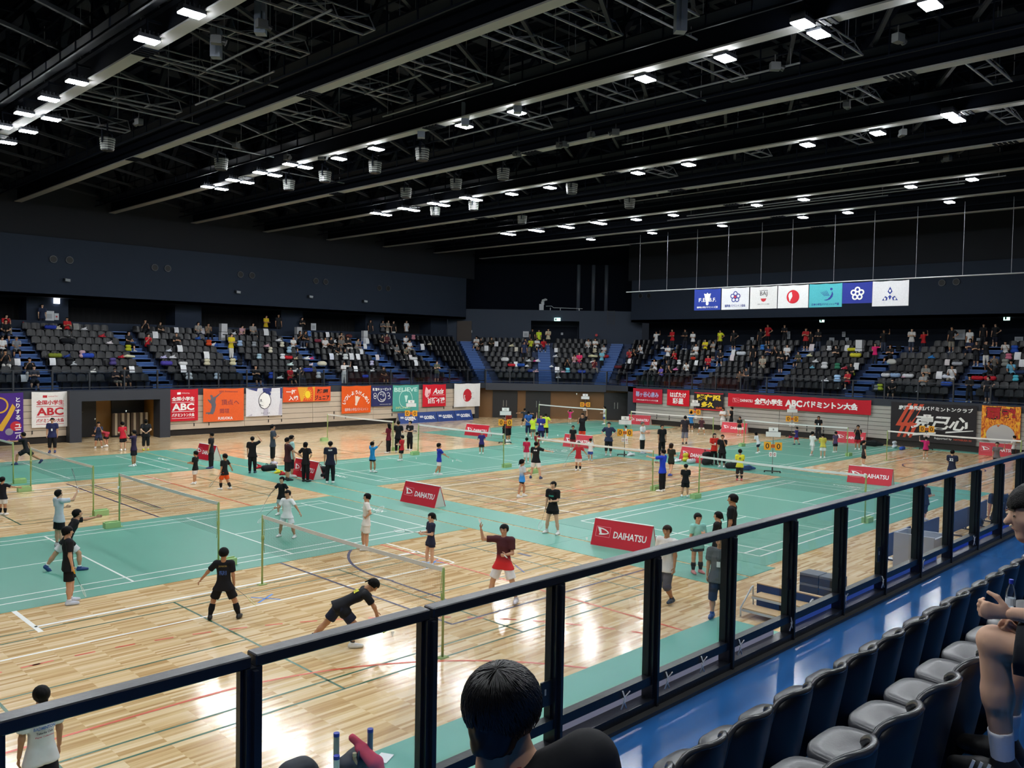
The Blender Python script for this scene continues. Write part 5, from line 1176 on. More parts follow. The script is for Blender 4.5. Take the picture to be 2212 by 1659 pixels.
flag('white flag with a dark blue triangular crest', 20.08, 18.05, cloth('#e6e5ea'), [('crest', NB, MANY(POLY([(1.0, .34), (1.14, .62), (1.0, .78), (.86, .62)]), POLY([(.55, 1.12), (.74, .86), (.88, .96), (.84, 1.12)]), POLY([(1.45, 1.12), (1.26, .86), (1.12, .96), (1.16, 1.12)]), POLY([(.9, .9), (1.0, .82), (1.1, .9), (1.0, 1.1)]))), ('spark', W_, MANY(*[lambda mb, P, a=a, b=b: DISC(a, b, .06, .08, .012, 8)(mb, P) for a, b in ((1.0, .58), (.72, 1.03), (1.28, 1.03))]))], 1.45)

# ================================================================== PEOPLE: blended figures (smooth union of tapered limbs, meshed as one skin)
def _n(v): v = np.asarray(v, float); return v / (np.linalg.norm(v) + 1e-12)
def d_cone(P, a, b, ra, rb, flat=None):
    ba = b - a; L2 = ba @ ba + 1e-12
    t = np.clip(((P - a) @ ba) / L2, 0, 1); d = P - a - t[:, None] * ba
    if flat is not None:
        ax, k = flat; q = d @ ax; d = d + np.outer(q * (1 / k - 1), ax)
    return np.sqrt((d * d).sum(1)) - (ra + (rb - ra) * t)
def d_ell(P, c, r, R):
    q = (P - c) @ R; k = np.sqrt(((q / r) ** 2).sum(1)); return (k - 1) * min(r)
def smin(a, b, k):
    h = np.clip(0.5 + 0.5 * (b - a) / k, 0, 1); return b + (a - b) * h - k * h * (1 - h)
def snets(f, lo, hi, h):
    """naive surface nets: field f on a grid of step h, returns verts, quads"""
    lo = np.asarray(lo, float); n = np.maximum(3, np.ceil((np.asarray(hi) - lo) / h).astype(int) + 1)
    ax = [lo[i] + h * np.arange(n[i]) for i in range(3)]
    P = np.stack(np.meshgrid(*ax, indexing='ij'), -1).reshape(-1, 3)
    F = f(P).reshape(n); S = F < 0
    c = np.zeros(n - 1, int)
    for i in (0, 1):
        for j in (0, 1):
            for k in (0, 1): c += S[i:n[0] - 1 + i, j:n[1] - 1 + j, k:n[2] - 1 + k]
    act = (c > 0) & (c < 8); idx = -np.ones(n - 1, int); cells = np.argwhere(act); idx[act] = np.arange(len(cells))
    if not len(cells): return np.zeros((0, 3)), np.zeros((0, 4), int)
    acc = np.zeros((len(cells), 3)); cnt = np.zeros(len(cells))
    corner = [(i, j, k) for i in (0, 1) for j in (0, 1) for k in (0, 1)]
    for a in corner:
        for d in range(3):
            if a[d]: continue
            b = list(a); b[d] = 1
            ia = cells + a; ib = cells + b
            fa = F[ia[:, 0], ia[:, 1], ia[:, 2]]; fb = F[ib[:, 0], ib[:, 1], ib[:, 2]]
            x = (fa < 0) != (fb < 0); t = np.where(x, fa / np.where(np.abs(fa - fb) < 1e-12, 1, fa - fb), 0)
            p = ia + 0.0; p[:, d] += t; acc[x] += p[x]; cnt[x] += 1
    V = lo + h * acc / cnt[:, None]; Q = []
    for d in range(3):
        s0 = [slice(None)] * 3; s1 = [slice(None)] * 3; s0[d] = slice(0, n[d] - 1); s1[d] = slice(1, n[d])
        A, B = S[tuple(s0)], S[tuple(s1)]; e = np.argwhere(A != B); u, v = (d + 1) % 3, (d + 2) % 3
        ok = (e[:, u] > 0) & (e[:, v] > 0) & (e[:, u] < n[u] - 1) & (e[:, v] < n[v] - 1); e = e[ok]
        if not len(e): continue
        def at(du, dv):
            q = e.copy(); q[:, u] -= du; q[:, v] -= dv; return idx[q[:, 0], q[:, 1], q[:, 2]]
        q = np.stack([at(1, 1), at(0, 1), at(0, 0), at(1, 0)], 1); fl = B[e[:, 0], e[:, 1], e[:, 2]]
        q[fl] = q[fl][:, ::-1]; Q.append(q)
    return V, np.concatenate(Q)
def np_mesh(name, V, Q, smooth=True):
    me = bpy.data.meshes.new(name); me.vertices.add(len(V)); me.vertices.foreach_set('co', np.asarray(V, np.float32).ravel())
    k = Q.shape[1]; me.loops.add(Q.size); me.loops.foreach_set('vertex_index', Q.astype(np.int32).ravel())
    me.polygons.add(len(Q)); me.polygons.foreach_set('loop_start', np.arange(0, Q.size, k, dtype=np.int32))
    me.polygons.foreach_set('use_smooth', np.full(len(Q), smooth)); me.update(calc_edges=True); me.validate(); return me
def field(prims, cuts=()):
    """prims: (a, b, ra, rb[, flat][, k]); returns the blended distance function"""
    def f(P):
        D = None
        for p in prims:
            d = d_cone(P, p[0], p[1], p[2], p[3], p[4] if len(p) > 4 else None)
            if len(p) > 5 and p[5] is not None:
                for (o, nn) in p[5]: d = np.maximum(d, (P - o) @ nn)
            D = d if D is None else smin(D, d, p[6] if len(p) > 6 else 0.03)
        for (o, nn) in cuts: D = np.maximum(D, (P - o) @ nn)
        return D
    return f
def bounds(prims, pad):
    pts = np.array([q for p in prims for q in (p[0], p[1])]); r = max(max(p[2], p[3]) for p in prims)
    return pts.min(0) - r - pad, pts.max(0) + r + pad
# ---- hand template: palm, four bent fingers, thumb; wrist at the origin, fingers along -z, palm facing +y, thumb on +x
def hand_template(curl, h=0.0048):
    pr = [(np.array([0, 0, 0.01]), np.array([0, 0.002, -0.075]), 0.02, 0.034, (np.array([0, 1.0, 0]), 0.42))]
    for i, (x, L) in enumerate(((0.026, 0.068), (0.009, 0.078), (-0.009, 0.072), (-0.025, 0.056))):
        a = np.array([x, 0.0, -0.082]); d1 = _n([x * 0.9, math.sin(curl), -math.cos(curl)]); b = a + d1 * L * 0.5
        d2 = _n([x * 0.5, math.sin(curl * 2.3), -math.cos(curl * 2.3)]); c = b + d2 * L * 0.5
        pr += [(a, b, 0.0088, 0.008), (b, c, 0.008, 0.0065)]
    a = np.array([0.024, 0.004, -0.025]); b = a + _n([0.8, 0.35, -0.7]) * 0.04; c = b + _n([0.35, 0.5, -1]) * 0.034
    pr += [(a, b, 0.0115, 0.0095), (b, c, 0.0095, 0.0075)]
    pr = [p if len(p) > 4 else (*p, None, None, 0.008) for p in pr]
    lo, hi = bounds(pr, 0.01); return snets(field(pr), lo, hi, h)
HAND = {'relax': hand_template(0.35), 'grip': hand_template(0.85)}
HANDLO = {'relax': hand_template(0.35, 0.009), 'grip': hand_template(0.85, 0.009)}
# ---- head template: cranium, jaw, nose, ears, lips, eye sockets; centre of the head at the origin, facing +y, height 2
def head_template(h):
    R = np.eye(3)
    def f(P):
        D = d_ell(P, np.array([0, -0.10, 0.22]), np.array([0.70, 0.84, 0.78]), R)
        D = smin(D, d_cone(P, np.array([0, 0.22, -0.28]), np.array([0, 0.36, -0.66]), 0.56, 0.30), 0.22)
        D = smin(D, d_cone(P, np.array([0, 0.70, 0.08]), np.array([0, 0.86, -0.20]), 0.07, 0.125), 0.08)       # nose
        for s in (-1, 1):
            D = smin(D, d_cone(P, np.array([s * 0.70, -0.06, 0.12]), np.array([s * 0.68, 0.0, -0.22]), 0.13, 0.08, (np.array([1.0, 0, 0]), 0.6)), 0.05)   # ear
            e = d_ell(P, np.array([s * 0.28, 0.80, 0.06]), np.array([0.17, 0.13, 0.11]), R); D = np.maximum(D, -e)                                       # socket
            D = smin(D, d_ell(P, np.array([s * 0.27, 0.60, 0.06]), np.array([0.14, 0.13, 0.10]), R), 0.03)
        D = smin(D, d_cone(P, np.array([-0.14, 0.66, -0.43]), np.array([0.14, 0.66, -0.43]), 0.065, 0.065), 0.05)    # lips
        D = smin(D, d_cone(P, np.array([0, -0.18, -0.30]), np.array([0, -0.26, -1.15]), 0.42, 0.40), 0.12)           # neck root
        return D
    return snets(f, (-1.05, -1.2, -1.35), (1.05, 1.15, 1.15), h)
HEAD = head_template(0.075); HEADLO = head_template(0.13)
def face_template():
    m = MB()
    for s in (-1, 1):
        m.add([(s * 0.28 + 0.105 * math.cos(t), 0.728 + 0.012 - 0.05 * abs(math.cos(t)), 0.06 + 0.05 * math.sin(t)) for t in np.arange(0, 6.28, 0.52)], [tuple(range(13))], 0)
        m.bar((s * 0.13, 0.80, 0.245), (s * 0.45, 0.69, 0.25), 0.03, 0.055, 0)
    m.bar((-0.15, 0.695, -0.435), (0.15, 0.695, -0.435), 0.06, 0.035, 1)
    return m.mesh('face')
FACE_ME = face_template()
# ---- hair templates in head units
def hair_template(kind, h):
    R = np.eye(3)
    def f(P):
        D = d_ell(P, np.array([0, -0.15, 0.27]), np.array([0.83, 0.97, 0.87]), R); D = np.minimum(D, d_cone(P, np.array([0, -.45, .1]), np.array([0, -.42, -.5]), .6, .5))
        x, y, z = P[:, 0], P[:, 1], P[:, 2]
        fr = 0.40 if kind != 'fringe' else 0.28          # hairline
        face = np.minimum.reduce([y - 0.30, fr - z + 0.06 * np.sin(x * 9), 0.9 - np.abs(x)])
        D = np.maximum(D, face)
        cut = {'short': -0.22, 'fringe': -0.32, 'crop': -0.02, 'pony': -0.25, 'bob': -0.55, 'long': -0.3, 'bald': 0.0, 'cap': 0.05, 'nape': -0.5}.get(kind, -0.2)
        D = np.maximum(D, cut - 0.28 * np.clip(-y - 0.15, 0, .6) / .6 + 0.3 * np.maximum(0, y) - z)
        if kind == 'pony': D = np.minimum(D, d_cone(P, np.array([0, -0.98, 0.3]), np.array([0, -1.25, -0.75]), 0.20, 0.10))
        if kind == 'nape': D = smin(D, np.maximum(d_cone(P, np.array([0, -.42, .1]), np.array([0, -.40, -.72]), .66, .42), -.82 + .25 * np.abs(x) - z), .06)
        if kind in ('bob', 'long'):
            e = -0.75 if kind == 'bob' else -1.35
            D2 = d_cone(P, np.array([0, -0.3, 0.2]), np.array([0, -0.38, e]), 0.78, 0.70); D2 = np.maximum(D2, y - 0.18); D2 = np.maximum(D2, e - z); D = np.minimum(D, D2)
        D = D + 0.018 * np.sin(x * 17 + y * 5) * np.sin(y * 13 - z * 7)
        if kind == 'cap':
            D = np.maximum(d_ell(P, np.array([0, -0.08, 0.30]), np.array([0.82, 0.96, 0.80]), R), 0.22 - z)
            D = np.minimum(D, np.maximum(d_ell(P, np.array([0, 0.85, 0.28]), np.array([0.6, 0.6, 0.09]), R), -10 - z))
        return D
    return snets(f, (-1.2, -1.6, -1.6), (1.2, 1.6, 1.3), h)
_HAIR = {}
def hair(kind, lo=False):
    key = (kind, lo)
    if key not in _HAIR:
        V, Q = hair_template(kind, 0.13 if lo else 0.075); _HAIR[key] = np_mesh('hair', V, Q)
    return _HAIR[key]
ARMS = dict(down=((.13, .0, -1), (.06, .18, -1)), front=((.1, .15, -1), (-.25, .9, .05)), hips=((.65, -.28, -.75), (-.6, .4, -.55)), cross=((.12, .35, -.9), (-.85, .5, .22)),
            behind=((.22, -.45, -.85), (-.7, -.3, -.5)), up=((.3, .15, .95), (.05, .2, 1)), side=((.95, .1, -.25), (.95, .15, -.1)), sidedn=((.7, .05, -.75), (.65, .15, -.75)), fwd=((.1, .95, -.15), (0, 1, .12)),
            head=((.5, .45, .35), (-.55, .15, .75)), ready=((.35, .25, -.85), (.0, .9, .1)), phone=((.12, .35, -.9), (-.25, .55, .75)), serve=((.75, .35, .0), (.1, .3, .95)), chin=((.05, .5, -.8), (-.25, .35, .9)),
            lap=((.08, .35, -.9), (-.35, .85, -.15)), fwdup=((.15, .8, .5), (.05, .75, .65)), floor=((.1, .55, -.8), (0, .35, -.95)), back=((.2, -.5, -.8), (.1, -.2, -.95)))
LEGS = dict(st=((.06, 0, -1), (.01, 0, -1)), wide=((.36, .08, -1), (.22, -.12, -1)), fw=((.04, .38, -1), (.02, -.08, -1)), bk=((.04, -.22, -1), (.02, -.5, -.9)), lungeF=((.12, .95, -.55), (.04, .12, -1)), lungeB=((.1, -.72, -.72), (.04, -.85, -.55)),
            bent=((.16, .38, -.95), (.1, -.38, -1)), sit=((.14, 1, -.06), (.06, .08, -1)), sitout=((.14, 1, -.06), (.06, .5, -.9)), step=((.05, .22, -1), (.02, -.05, -1)), kick=((.05, -.1, -1), (.05, -.95, -.4)), squat=((.25, .75, -.45), (.1, -.45, -.9)))
def skeleton(H, la, ra, ll, rl, lean=0, side=0, child=False, headp=0, heady=0, twist=0):
    J = {}; k = H
    hr = (0.083 if child else 0.072) * k                     # head unit: half the head height
    th, sh = (0.235, 0.215) if child else (0.245, 0.225)
    hw, sw = 0.052 * k, (0.105 if child else 0.112) * k
    c, s = math.cos(math.radians(lean)), math.sin(math.radians(lean)); c2, s2 = math.cos(math.radians(side)), math.sin(math.radians(side))
    up = _n([s2, s, c * c2]); fwd = _n([0, c, -s]); right = np.cross(fwd, up); right = _n(right); fwd = np.cross(up, right)
    if twist:
        tw = math.radians(twist); r2 = right * math.cos(tw) - fwd * math.sin(tw); fwd = right * math.sin(tw) + fwd * math.cos(tw); right = r2
    pel = np.zeros(3); J['pel'] = pel
    tl = (0.29 if child else 0.30) * k
    J['chest'] = pel + up * tl * 0.72; J['neck'] = pel + up * tl * 1.08; J['waist'] = pel + up * tl * 0.3
    J['up'], J['fwd'], J['right'] = up, fwd, right
    for nm, sg, arm, leg in (('L', -1, la, ll), ('R', 1, ra, rl)):
        a = ARMS[arm] if isinstance(arm, str) else arm; l = LEGS[leg] if isinstance(leg, str) else leg
        def W(v): v = _n(v); return right * v[0] * sg + fwd * v[1] + up * v[2]
        def Wl(v): v = _n(v); return np.array([v[0] * sg, v[1], v[2]])
        J['sh' + nm] = J['pel'] + up * tl * 0.98 + right * sg * sw
        # arms hang by gravity when the trunk leans: blend frames
        def WA(v):
            v = _n(v); g = np.array([v[0] * sg, v[1], v[2]]); return _n(g * 0.65 + W(v) * 0.35) if lean < 60 else _n(g)
        J['el' + nm] = J['sh' + nm] + WA(a[0]) * 0.165 * k; J['wr' + nm] = J['el' + nm] + WA(a[1]) * 0.145 * k
        J['hip' + nm] = np.array([sg * hw, 0, -0.02 * k]); J['kn' + nm] = J['hip' + nm] + Wl(l[0]) * th * k; J['an' + nm] = J['kn' + nm] + Wl(l[1]) * sh * k
    J['head'] = J['neck'] + _n(up * 0.9 + np.array([0, 0, .35])) * hr * 1.28
    hp = math.radians(headp); hy = math.radians(heady)
    hf = _n(np.array([fwd[0], fwd[1], fwd[2] * 0.3])); hu = np.array([0, 0, 1.0]); hrg = _n(np.cross(hf, hu)); hu = np.cross(hrg, hf)
    hf2 = hf * math.cos(hy) - hrg * math.sin(hy); hrg = np.cross(hf2, hu); hf = hf2 * math.cos(hp) + hu * math.sin(hp); hu = np.cross(hrg, hf)
    J['hR'] = np.stack([hrg, hf, hu], 1); J['hr'] = hr
    dz = min(J['anL'][2], J['anR'][2]) - 0.045 * k
    for q in list(J):
        if q not in ('up', 'fwd', 'right', 'hR', 'hr'): J[q] = J[q] - np.array([0, 0, dz])
    return J
def xform_hand(V, wr, d, palm, s):
    z = -d; x = np.cross(palm, z)
    if np.linalg.norm(x) < 1e-3: x = np.cross([1.0, 0, 0], z)
    x = _n(x); y = np.cross(z, x); q = V * s
    return wr + q[:, [0]] * x + q[:, [1]] * y + q[:, [2]] * z
def person_meshes(J, H, h, shirt='tee', bottom='shorts', sock=0.0, hands='relax', lo=False, fat=1.0, skirt=False, child=False, grip=()):
    """returns dict part -> mesh (part names as they appear under the person)"""
    k = H; up, fwd, right = J['up'], J['fwd'], J['right']; fl = (fwd, 0.66); out = {}
    f_ = fat
    # ---- body: one continuous skin
    pr = [(J['pel'] - up * 0.01 * k, J['waist'], 0.078 * k * f_, 0.066 * k * f_, fl), (J['waist'], J['chest'], 0.066 * k * f_, 0.083 * k * f_, fl), (J['shL'] * .93 + J['neck'] * .07, J['shR'] * .93 + J['neck'] * .07, 0.036 * k, 0.036 * k), (J['chest'], J['neck'], 0.06 * k, 0.032 * k), (J['neck'], J['head'], 0.03 * k, 0.033 * k)]
    for s in 'LR':
        pr += [(J['sh' + s], J['el' + s], 0.029 * k * f_, 0.023 * k), (J['el' + s], J['wr' + s], 0.024 * k, 0.0155 * k), (J['hip' + s], J['kn' + s], 0.054 * k * f_, 0.034 * k), (J['kn' + s], J['kn' + s] * .55 + J['an' + s] * .45, 0.033 * k, 0.034 * k), (J['kn' + s] * .6 + J['an' + s] * .4, J['an' + s], 0.033 * k, 0.020 * k)]
    pr = [(*p, None, None, 0.018 * k)[:7] if len(p) == 4 else (*p, None, 0.018 * k) for p in pr]
    lo_, hi_ = bounds(pr, 0.02); V, Q = snets(field(pr), lo_, hi_, h)
    Vs, Qs, off = [V], [Q], len(V)
    HV, HQ = (HEADLO if lo else HEAD); hv = HV * J['hr'] @ J['hR'].T + J['head']; Vs.append(hv); Qs.append(HQ + off); off += len(hv)
    for s, sg in (('L', -1), ('R', 1)):
        tv, tq = (HANDLO if lo else HAND)['grip' if s in grip else 'relax']; d = _n(J['wr' + s] - J['el' + s])
        q = xform_hand(tv * np.array([sg, 1, 1]), J['wr' + s], d, -right * sg, k / 1.62); Vs.append(q); Qs.append((tq if sg > 0 else tq[:, ::-1]) + off); off += len(q)
    out['body'] = np_mesh('body', np.concatenate(Vs), np.concatenate(Qs))
    # ---- shirt
    hem = J['pel'] - up * (0.085 * k if shirt != 'tuck' else -0.02 * k)
    pr = [(hem - up * 0.03 * k, J['waist'], 0.128 * k * f_, 0.088 * k * f_, (fwd, .64), [(hem, -up)]), (J['waist'], J['chest'], 0.086 * k * f_, 0.098 * k * f_, fl, None), (J['shL'] * .92 + J['neck'] * .08, J['shR'] * .92 + J['neck'] * .08, 0.046 * k, 0.046 * k, None, None), (J['chest'], J['neck'] - up * .02 * k, 0.07 * k, 0.05 * k, None, [(J['neck'] - up * 0.004 * k, up)])]
    for s in 'LR':
        L = {'tee': 0.72, 'tuck': 0.72, 'vest': 0.12, 'long': 1.0}[shirt]; a, b = J['sh' + s], J['el' + s]; e = a + (b - a) * L
        if shirt != 'vest': pr.append((a, e + (b - a) * .1, 0.043 * k * f_, 0.043 * k * f_, None, [(e, _n(b - a))]))
        if shirt == 'long': pr.append((J['el' + s], J['wr' + s], 0.035 * k, 0.027 * k, None, None))
    for s in 'LR':
        a, b = J['hip' + s], J['kn' + s]; pr.append((a + (J['waist'] - a) * .15, a + (b - a) * .3, 0.060 * k * f_, 0.075 * k * f_, None, [(hem - up * .0 * k, -up)]))
    pr = [(*p, 0.02 * k) for p in pr]; lo_, hi_ = bounds(pr, 0.02); out['shirt'] = np_mesh('shirt', *snets(field(pr), lo_, hi_, h))
    # ---- shorts / trousers / skirt
    pr = [(J['pel'] - up * .02 * k, J['waist'] - up * .02 * k, 0.086 * k * f_, 0.076 * k * f_, fl, [(J['pel'] + up * .035 * k, up)])]
    for s in 'LR':
        a, b, c = J['hip' + s], J['kn' + s], J['an' + s]; t = {'shorts': .82, 'mini': .5, 'half': 1.0, 'long': 1.0, 'crop': 1.0}[bottom]; e = a + (b - a) * t
        pr.append((a, e + (b - a) * .05, 0.060 * k * f_, 0.066 * k if bottom in ('shorts', 'mini') else 0.052 * k, None, [(e, _n(b - a))] if bottom in ('shorts', 'mini') else None))
        if bottom == 'half': g = b + (c - b) * .2; pr.append((b, g, 0.052 * k, 0.054 * k, None, [(g, _n(c - b))]))
        if bottom == 'crop': g = b + (c - b) * .55; pr.append((b, g, 0.050 * k, 0.046 * k, None, [(g, _n(c - b))]))
        if bottom == 'long': g = b + (c - b) * .98; pr.append((b, g, 0.050 * k, 0.038 * k, None, [(g, _n(c - b))]))
    pr = [(*p, 0.014 * k) for p in pr]; lo_, hi_ = bounds(pr, 0.02); out['shorts' if bottom != 'long' else 'trousers'] = np_mesh('shorts', *snets(field(pr), lo_, hi_, h))
    # ---- shoes and socks
    for s in 'LR':
        a, kn = J['an' + s], J['kn' + s]; d = _n(a - kn)
        toe = _n(np.array([0.12 * (1 if s == 'R' else -1), 1.0, 0])); 
        if d[1] < -0.55: toe = _n(toe + np.array([0, 0, -1.1]))       # trailing foot up on its toes
        heel = a - toe * 0.02 * k + np.array([0, 0, -0.022 * k]); tip = a + toe * 0.105 * k + np.array([0, 0, -0.028 * k])
        upv = _n(np.cross(np.cross(toe, [0, 0, 1.0]), toe)); ball = heel * .45 + tip * .55
        p2 = [(heel, ball, 0.030 * k, 0.031 * k, None, None, 0.01), (ball, tip, 0.031 * k, 0.021 * k, None, None, 0.01), (a + d * -0.015 * k, heel, 0.028 * k, 0.03 * k, None, None, 0.01)]
        cut = [(a - upv * 0.045 * k, -upv)]
        lo_, hi_ = bounds(p2, 0.01); out['shoe' + s] = np_mesh('shoe', *snets(field(p2, cut), lo_, hi_, h * .75))
        if sock:
            e = a + (kn - a) * sock; p2 = [(a, a + (kn - a) * min(sock, .5), 0.025 * k, 0.042 * k if sock > .35 else 0.029 * k, None, None, .01)]
            if sock > .5: p2.append((a + (kn - a) * .45, e, 0.042 * k, 0.040 * k, None, None, .01))
            lo_, hi_ = bounds(p2, 0.01); out['sock' + s] = np_mesh('sock', *snets(field(p2, [(e, _n(kn - a))]), lo_, hi_, h * .8))
    return out
M_eye = mat('eye_dark', '#1d1512', 0.3); M_lip = mat('lip', '#9c5a50', 0.5)
M_hair = mat('hair_black', '#070607', 0.55, spec=0.15, bump=0.5, bscale=25); M_hairg = mat('hair_grey', '#5d5b57', 0.6, spec=0.2); M_hairb = mat('hair_brown', '#24170f', 0.55, spec=0.15)
HAIRM = dict(k=M_hair, g=M_hairg, b=M_hairb)
def cm(c): return cloth(c) if isinstance(c, str) else c
def place_person(J, ms, H, loc, rz, label, cols, hairk='short', hairc='k', face=True, group=None, lo=False, cat='person', extra=None):
    t = thing('person', label, cat, loc, rz, group)
    sk = mat('skin_%d' % cols.get('skin', 0), SKIN[cols.get('skin', 0)], 0.55, spec=0.35, noise=0.05, nscale=20)
    for nm, me in ms.items():
        m = sk if nm == 'body' else cm(cols['shirt']) if nm == 'shirt' else cm(cols['bottom']) if nm in ('shorts', 'trousers') else mat('shoe_' + cols.get('shoe', '#e8e8e6').lstrip('#'), cols.get('shoe', '#e8e8e6'), 0.5) if nm[:4] == 'shoe' else cloth(cols.get('sock', '#eeeeec'))
        inst({'shoeL': 'shoe', 'shoeR': 'shoe', 'sockL': 'sock', 'sockR': 'sock'}.get(nm, nm), me, m, t)
    R = Matrix([list(r) + [0] for r in (J['hR'] * J['hr'])] + [[0, 0, 0, 1]]); R.translation = Vector(J['head'])
    if hairk and hairk != 'none':
        o = inst('hair' if hairk != 'cap' else 'cap', hair(hairk, lo), HAIRM.get(hairc, None) or cloth(hairc), t); o.matrix_local = R
        if hairk == 'cap':
            o2 = inst('hair', hair('crop', lo), M_hair, t); o2.matrix_local = R @ Matrix.Diagonal((.96, .96, .93, 1))
    if face:
        o = inst('face', FACE_ME, [M_eye, M_lip], t); o.matrix_local = R
    return t

# ================================================================== PEOPLE ON THE COURTS
def gradient(name, c0, c1, z0, z1):
    if name in MATS: return MATS[name]
    m = mat(name, c0, 0.75); nt = m.node_tree; tc = nt.nodes.new('ShaderNodeTexCoord'); sp = nt.nodes.new('ShaderNodeSeparateXYZ'); mr = nt.nodes.new('ShaderNodeMapRange'); cr = nt.nodes.new('ShaderNodeValToRGB')
    mr.inputs['From Min'].default_value = z0; mr.inputs['From Max'].default_value = z1
    cr.color_ramp.elements[0].color = lin(c0); cr.color_ramp.elements[1].color = lin(c1); cr.color_ramp.elements[0].position = .3; cr.color_ramp.elements[1].position = .7
    nt.links.new(tc.outputs['Object'], sp.inputs[0]); nt.links.new(sp.outputs['Z'], mr.inputs['Value']); nt.links.new(mr.outputs[0], cr.inputs['Fac']); nt.links.new(cr.outputs['Color'], nt.nodes['Principled BSDF'].inputs['Base Color']); return m
M_card = mat('id_card', '#eceff0', 0.5)
# racket: handle end at the origin, head along +z
def racket_parts():
    f = MB(); pts = [(0.098 * math.sin(t), 0, 0.545 - 0.125 * math.cos(t)) for t in np.linspace(0, 2 * math.pi, 29)]; f.tube(pts, 0.0055, 5, False)
    s = MB(); s.tube([(0, 0, 0.15), (0, 0, 0.42)], 0.004, 6); g = MB(); g.tube([(0, 0, 0), (0, 0, 0.015), (0, 0, 0.15)], [0.016, 0.0135, 0.0125], 8)
    st = MB()
    for i in range(-7, 8):
        x = i * 0.0125; q = 0.12 * math.sqrt(max(0, 1 - (x / 0.096) ** 2)); st.quad((x - .0006, 0, .545 - q), (x + .0006, 0, .545 - q), (x + .0006, 0, .545 + q), (x - .0006, 0, .545 + q))
    for i in range(-9, 10):
        z = i * 0.0125; q = 0.096 * math.sqrt(max(0, 1 - (z / 0.122) ** 2)); st.quad((-q, .0004, .545 + z - .0006), (q, .0004, .545 + z - .0006), (q, .0004, .545 + z + .0006), (-q, .0004, .545 + z + .0006))
    return f.mesh('frame', True), s.mesh('shaft', True), g.mesh('grip', True), st.mesh('strings')
RK = racket_parts()
def racket(pos, dirv, label, col='#8d9aa8', grip='#d8d8d4', nrm=None):
    z = _n(dirv); y = _n(np.cross(z, [0.3, 0.9, 0.2])) if nrm is None else _n(nrm); x = _n(np.cross(y, z)); y = np.cross(z, x)
    t = thing('badminton_racket', label, 'racket'); M = Matrix([[x[i], y[i], z[i], pos[i]] for i in range(3)] + [[0, 0, 0, 1]]); t.matrix_world = M
    inst('frame', RK[0], plain(col, .3), t); inst('shaft', RK[1], plain('#3c3f44', .3), t); inst('grip', RK[2], plain(grip, .7), t); inst('strings', RK[3], mat('string_white', '#dfe2e0', .5), t)
    return t
def shuttle(pos, label, d=(0.2, 0.3, 1)):
    t = thing('shuttlecock', label, 'shuttlecock', tuple(pos)); z = _n(d)
    t.rotation_euler = Vector(z).to_track_quat('Z', 'Y').to_euler()
    m = MB(); m.lathe([(0.0, 0), (0.009, .002), (0.0135, .012), (0.0135, .025)], n=10); m.build('cork', M_signw, t, smooth=True)
    m = MB()
    for k in range(12):
        a = 2 * math.pi * k / 12; b = a + .3; m.quad((.012 * math.cos(a), .012 * math.sin(a), .022), (.012 * math.cos(b), .012 * math.sin(b), .022), (.034 * math.cos(b + .1), .034 * math.sin(b + .1), .085), (.034 * math.cos(a - .1), .034 * math.sin(a - .1), .085))
    m.build('feathers', mat('feather', '#f4f4f0', .7), t)
    return t
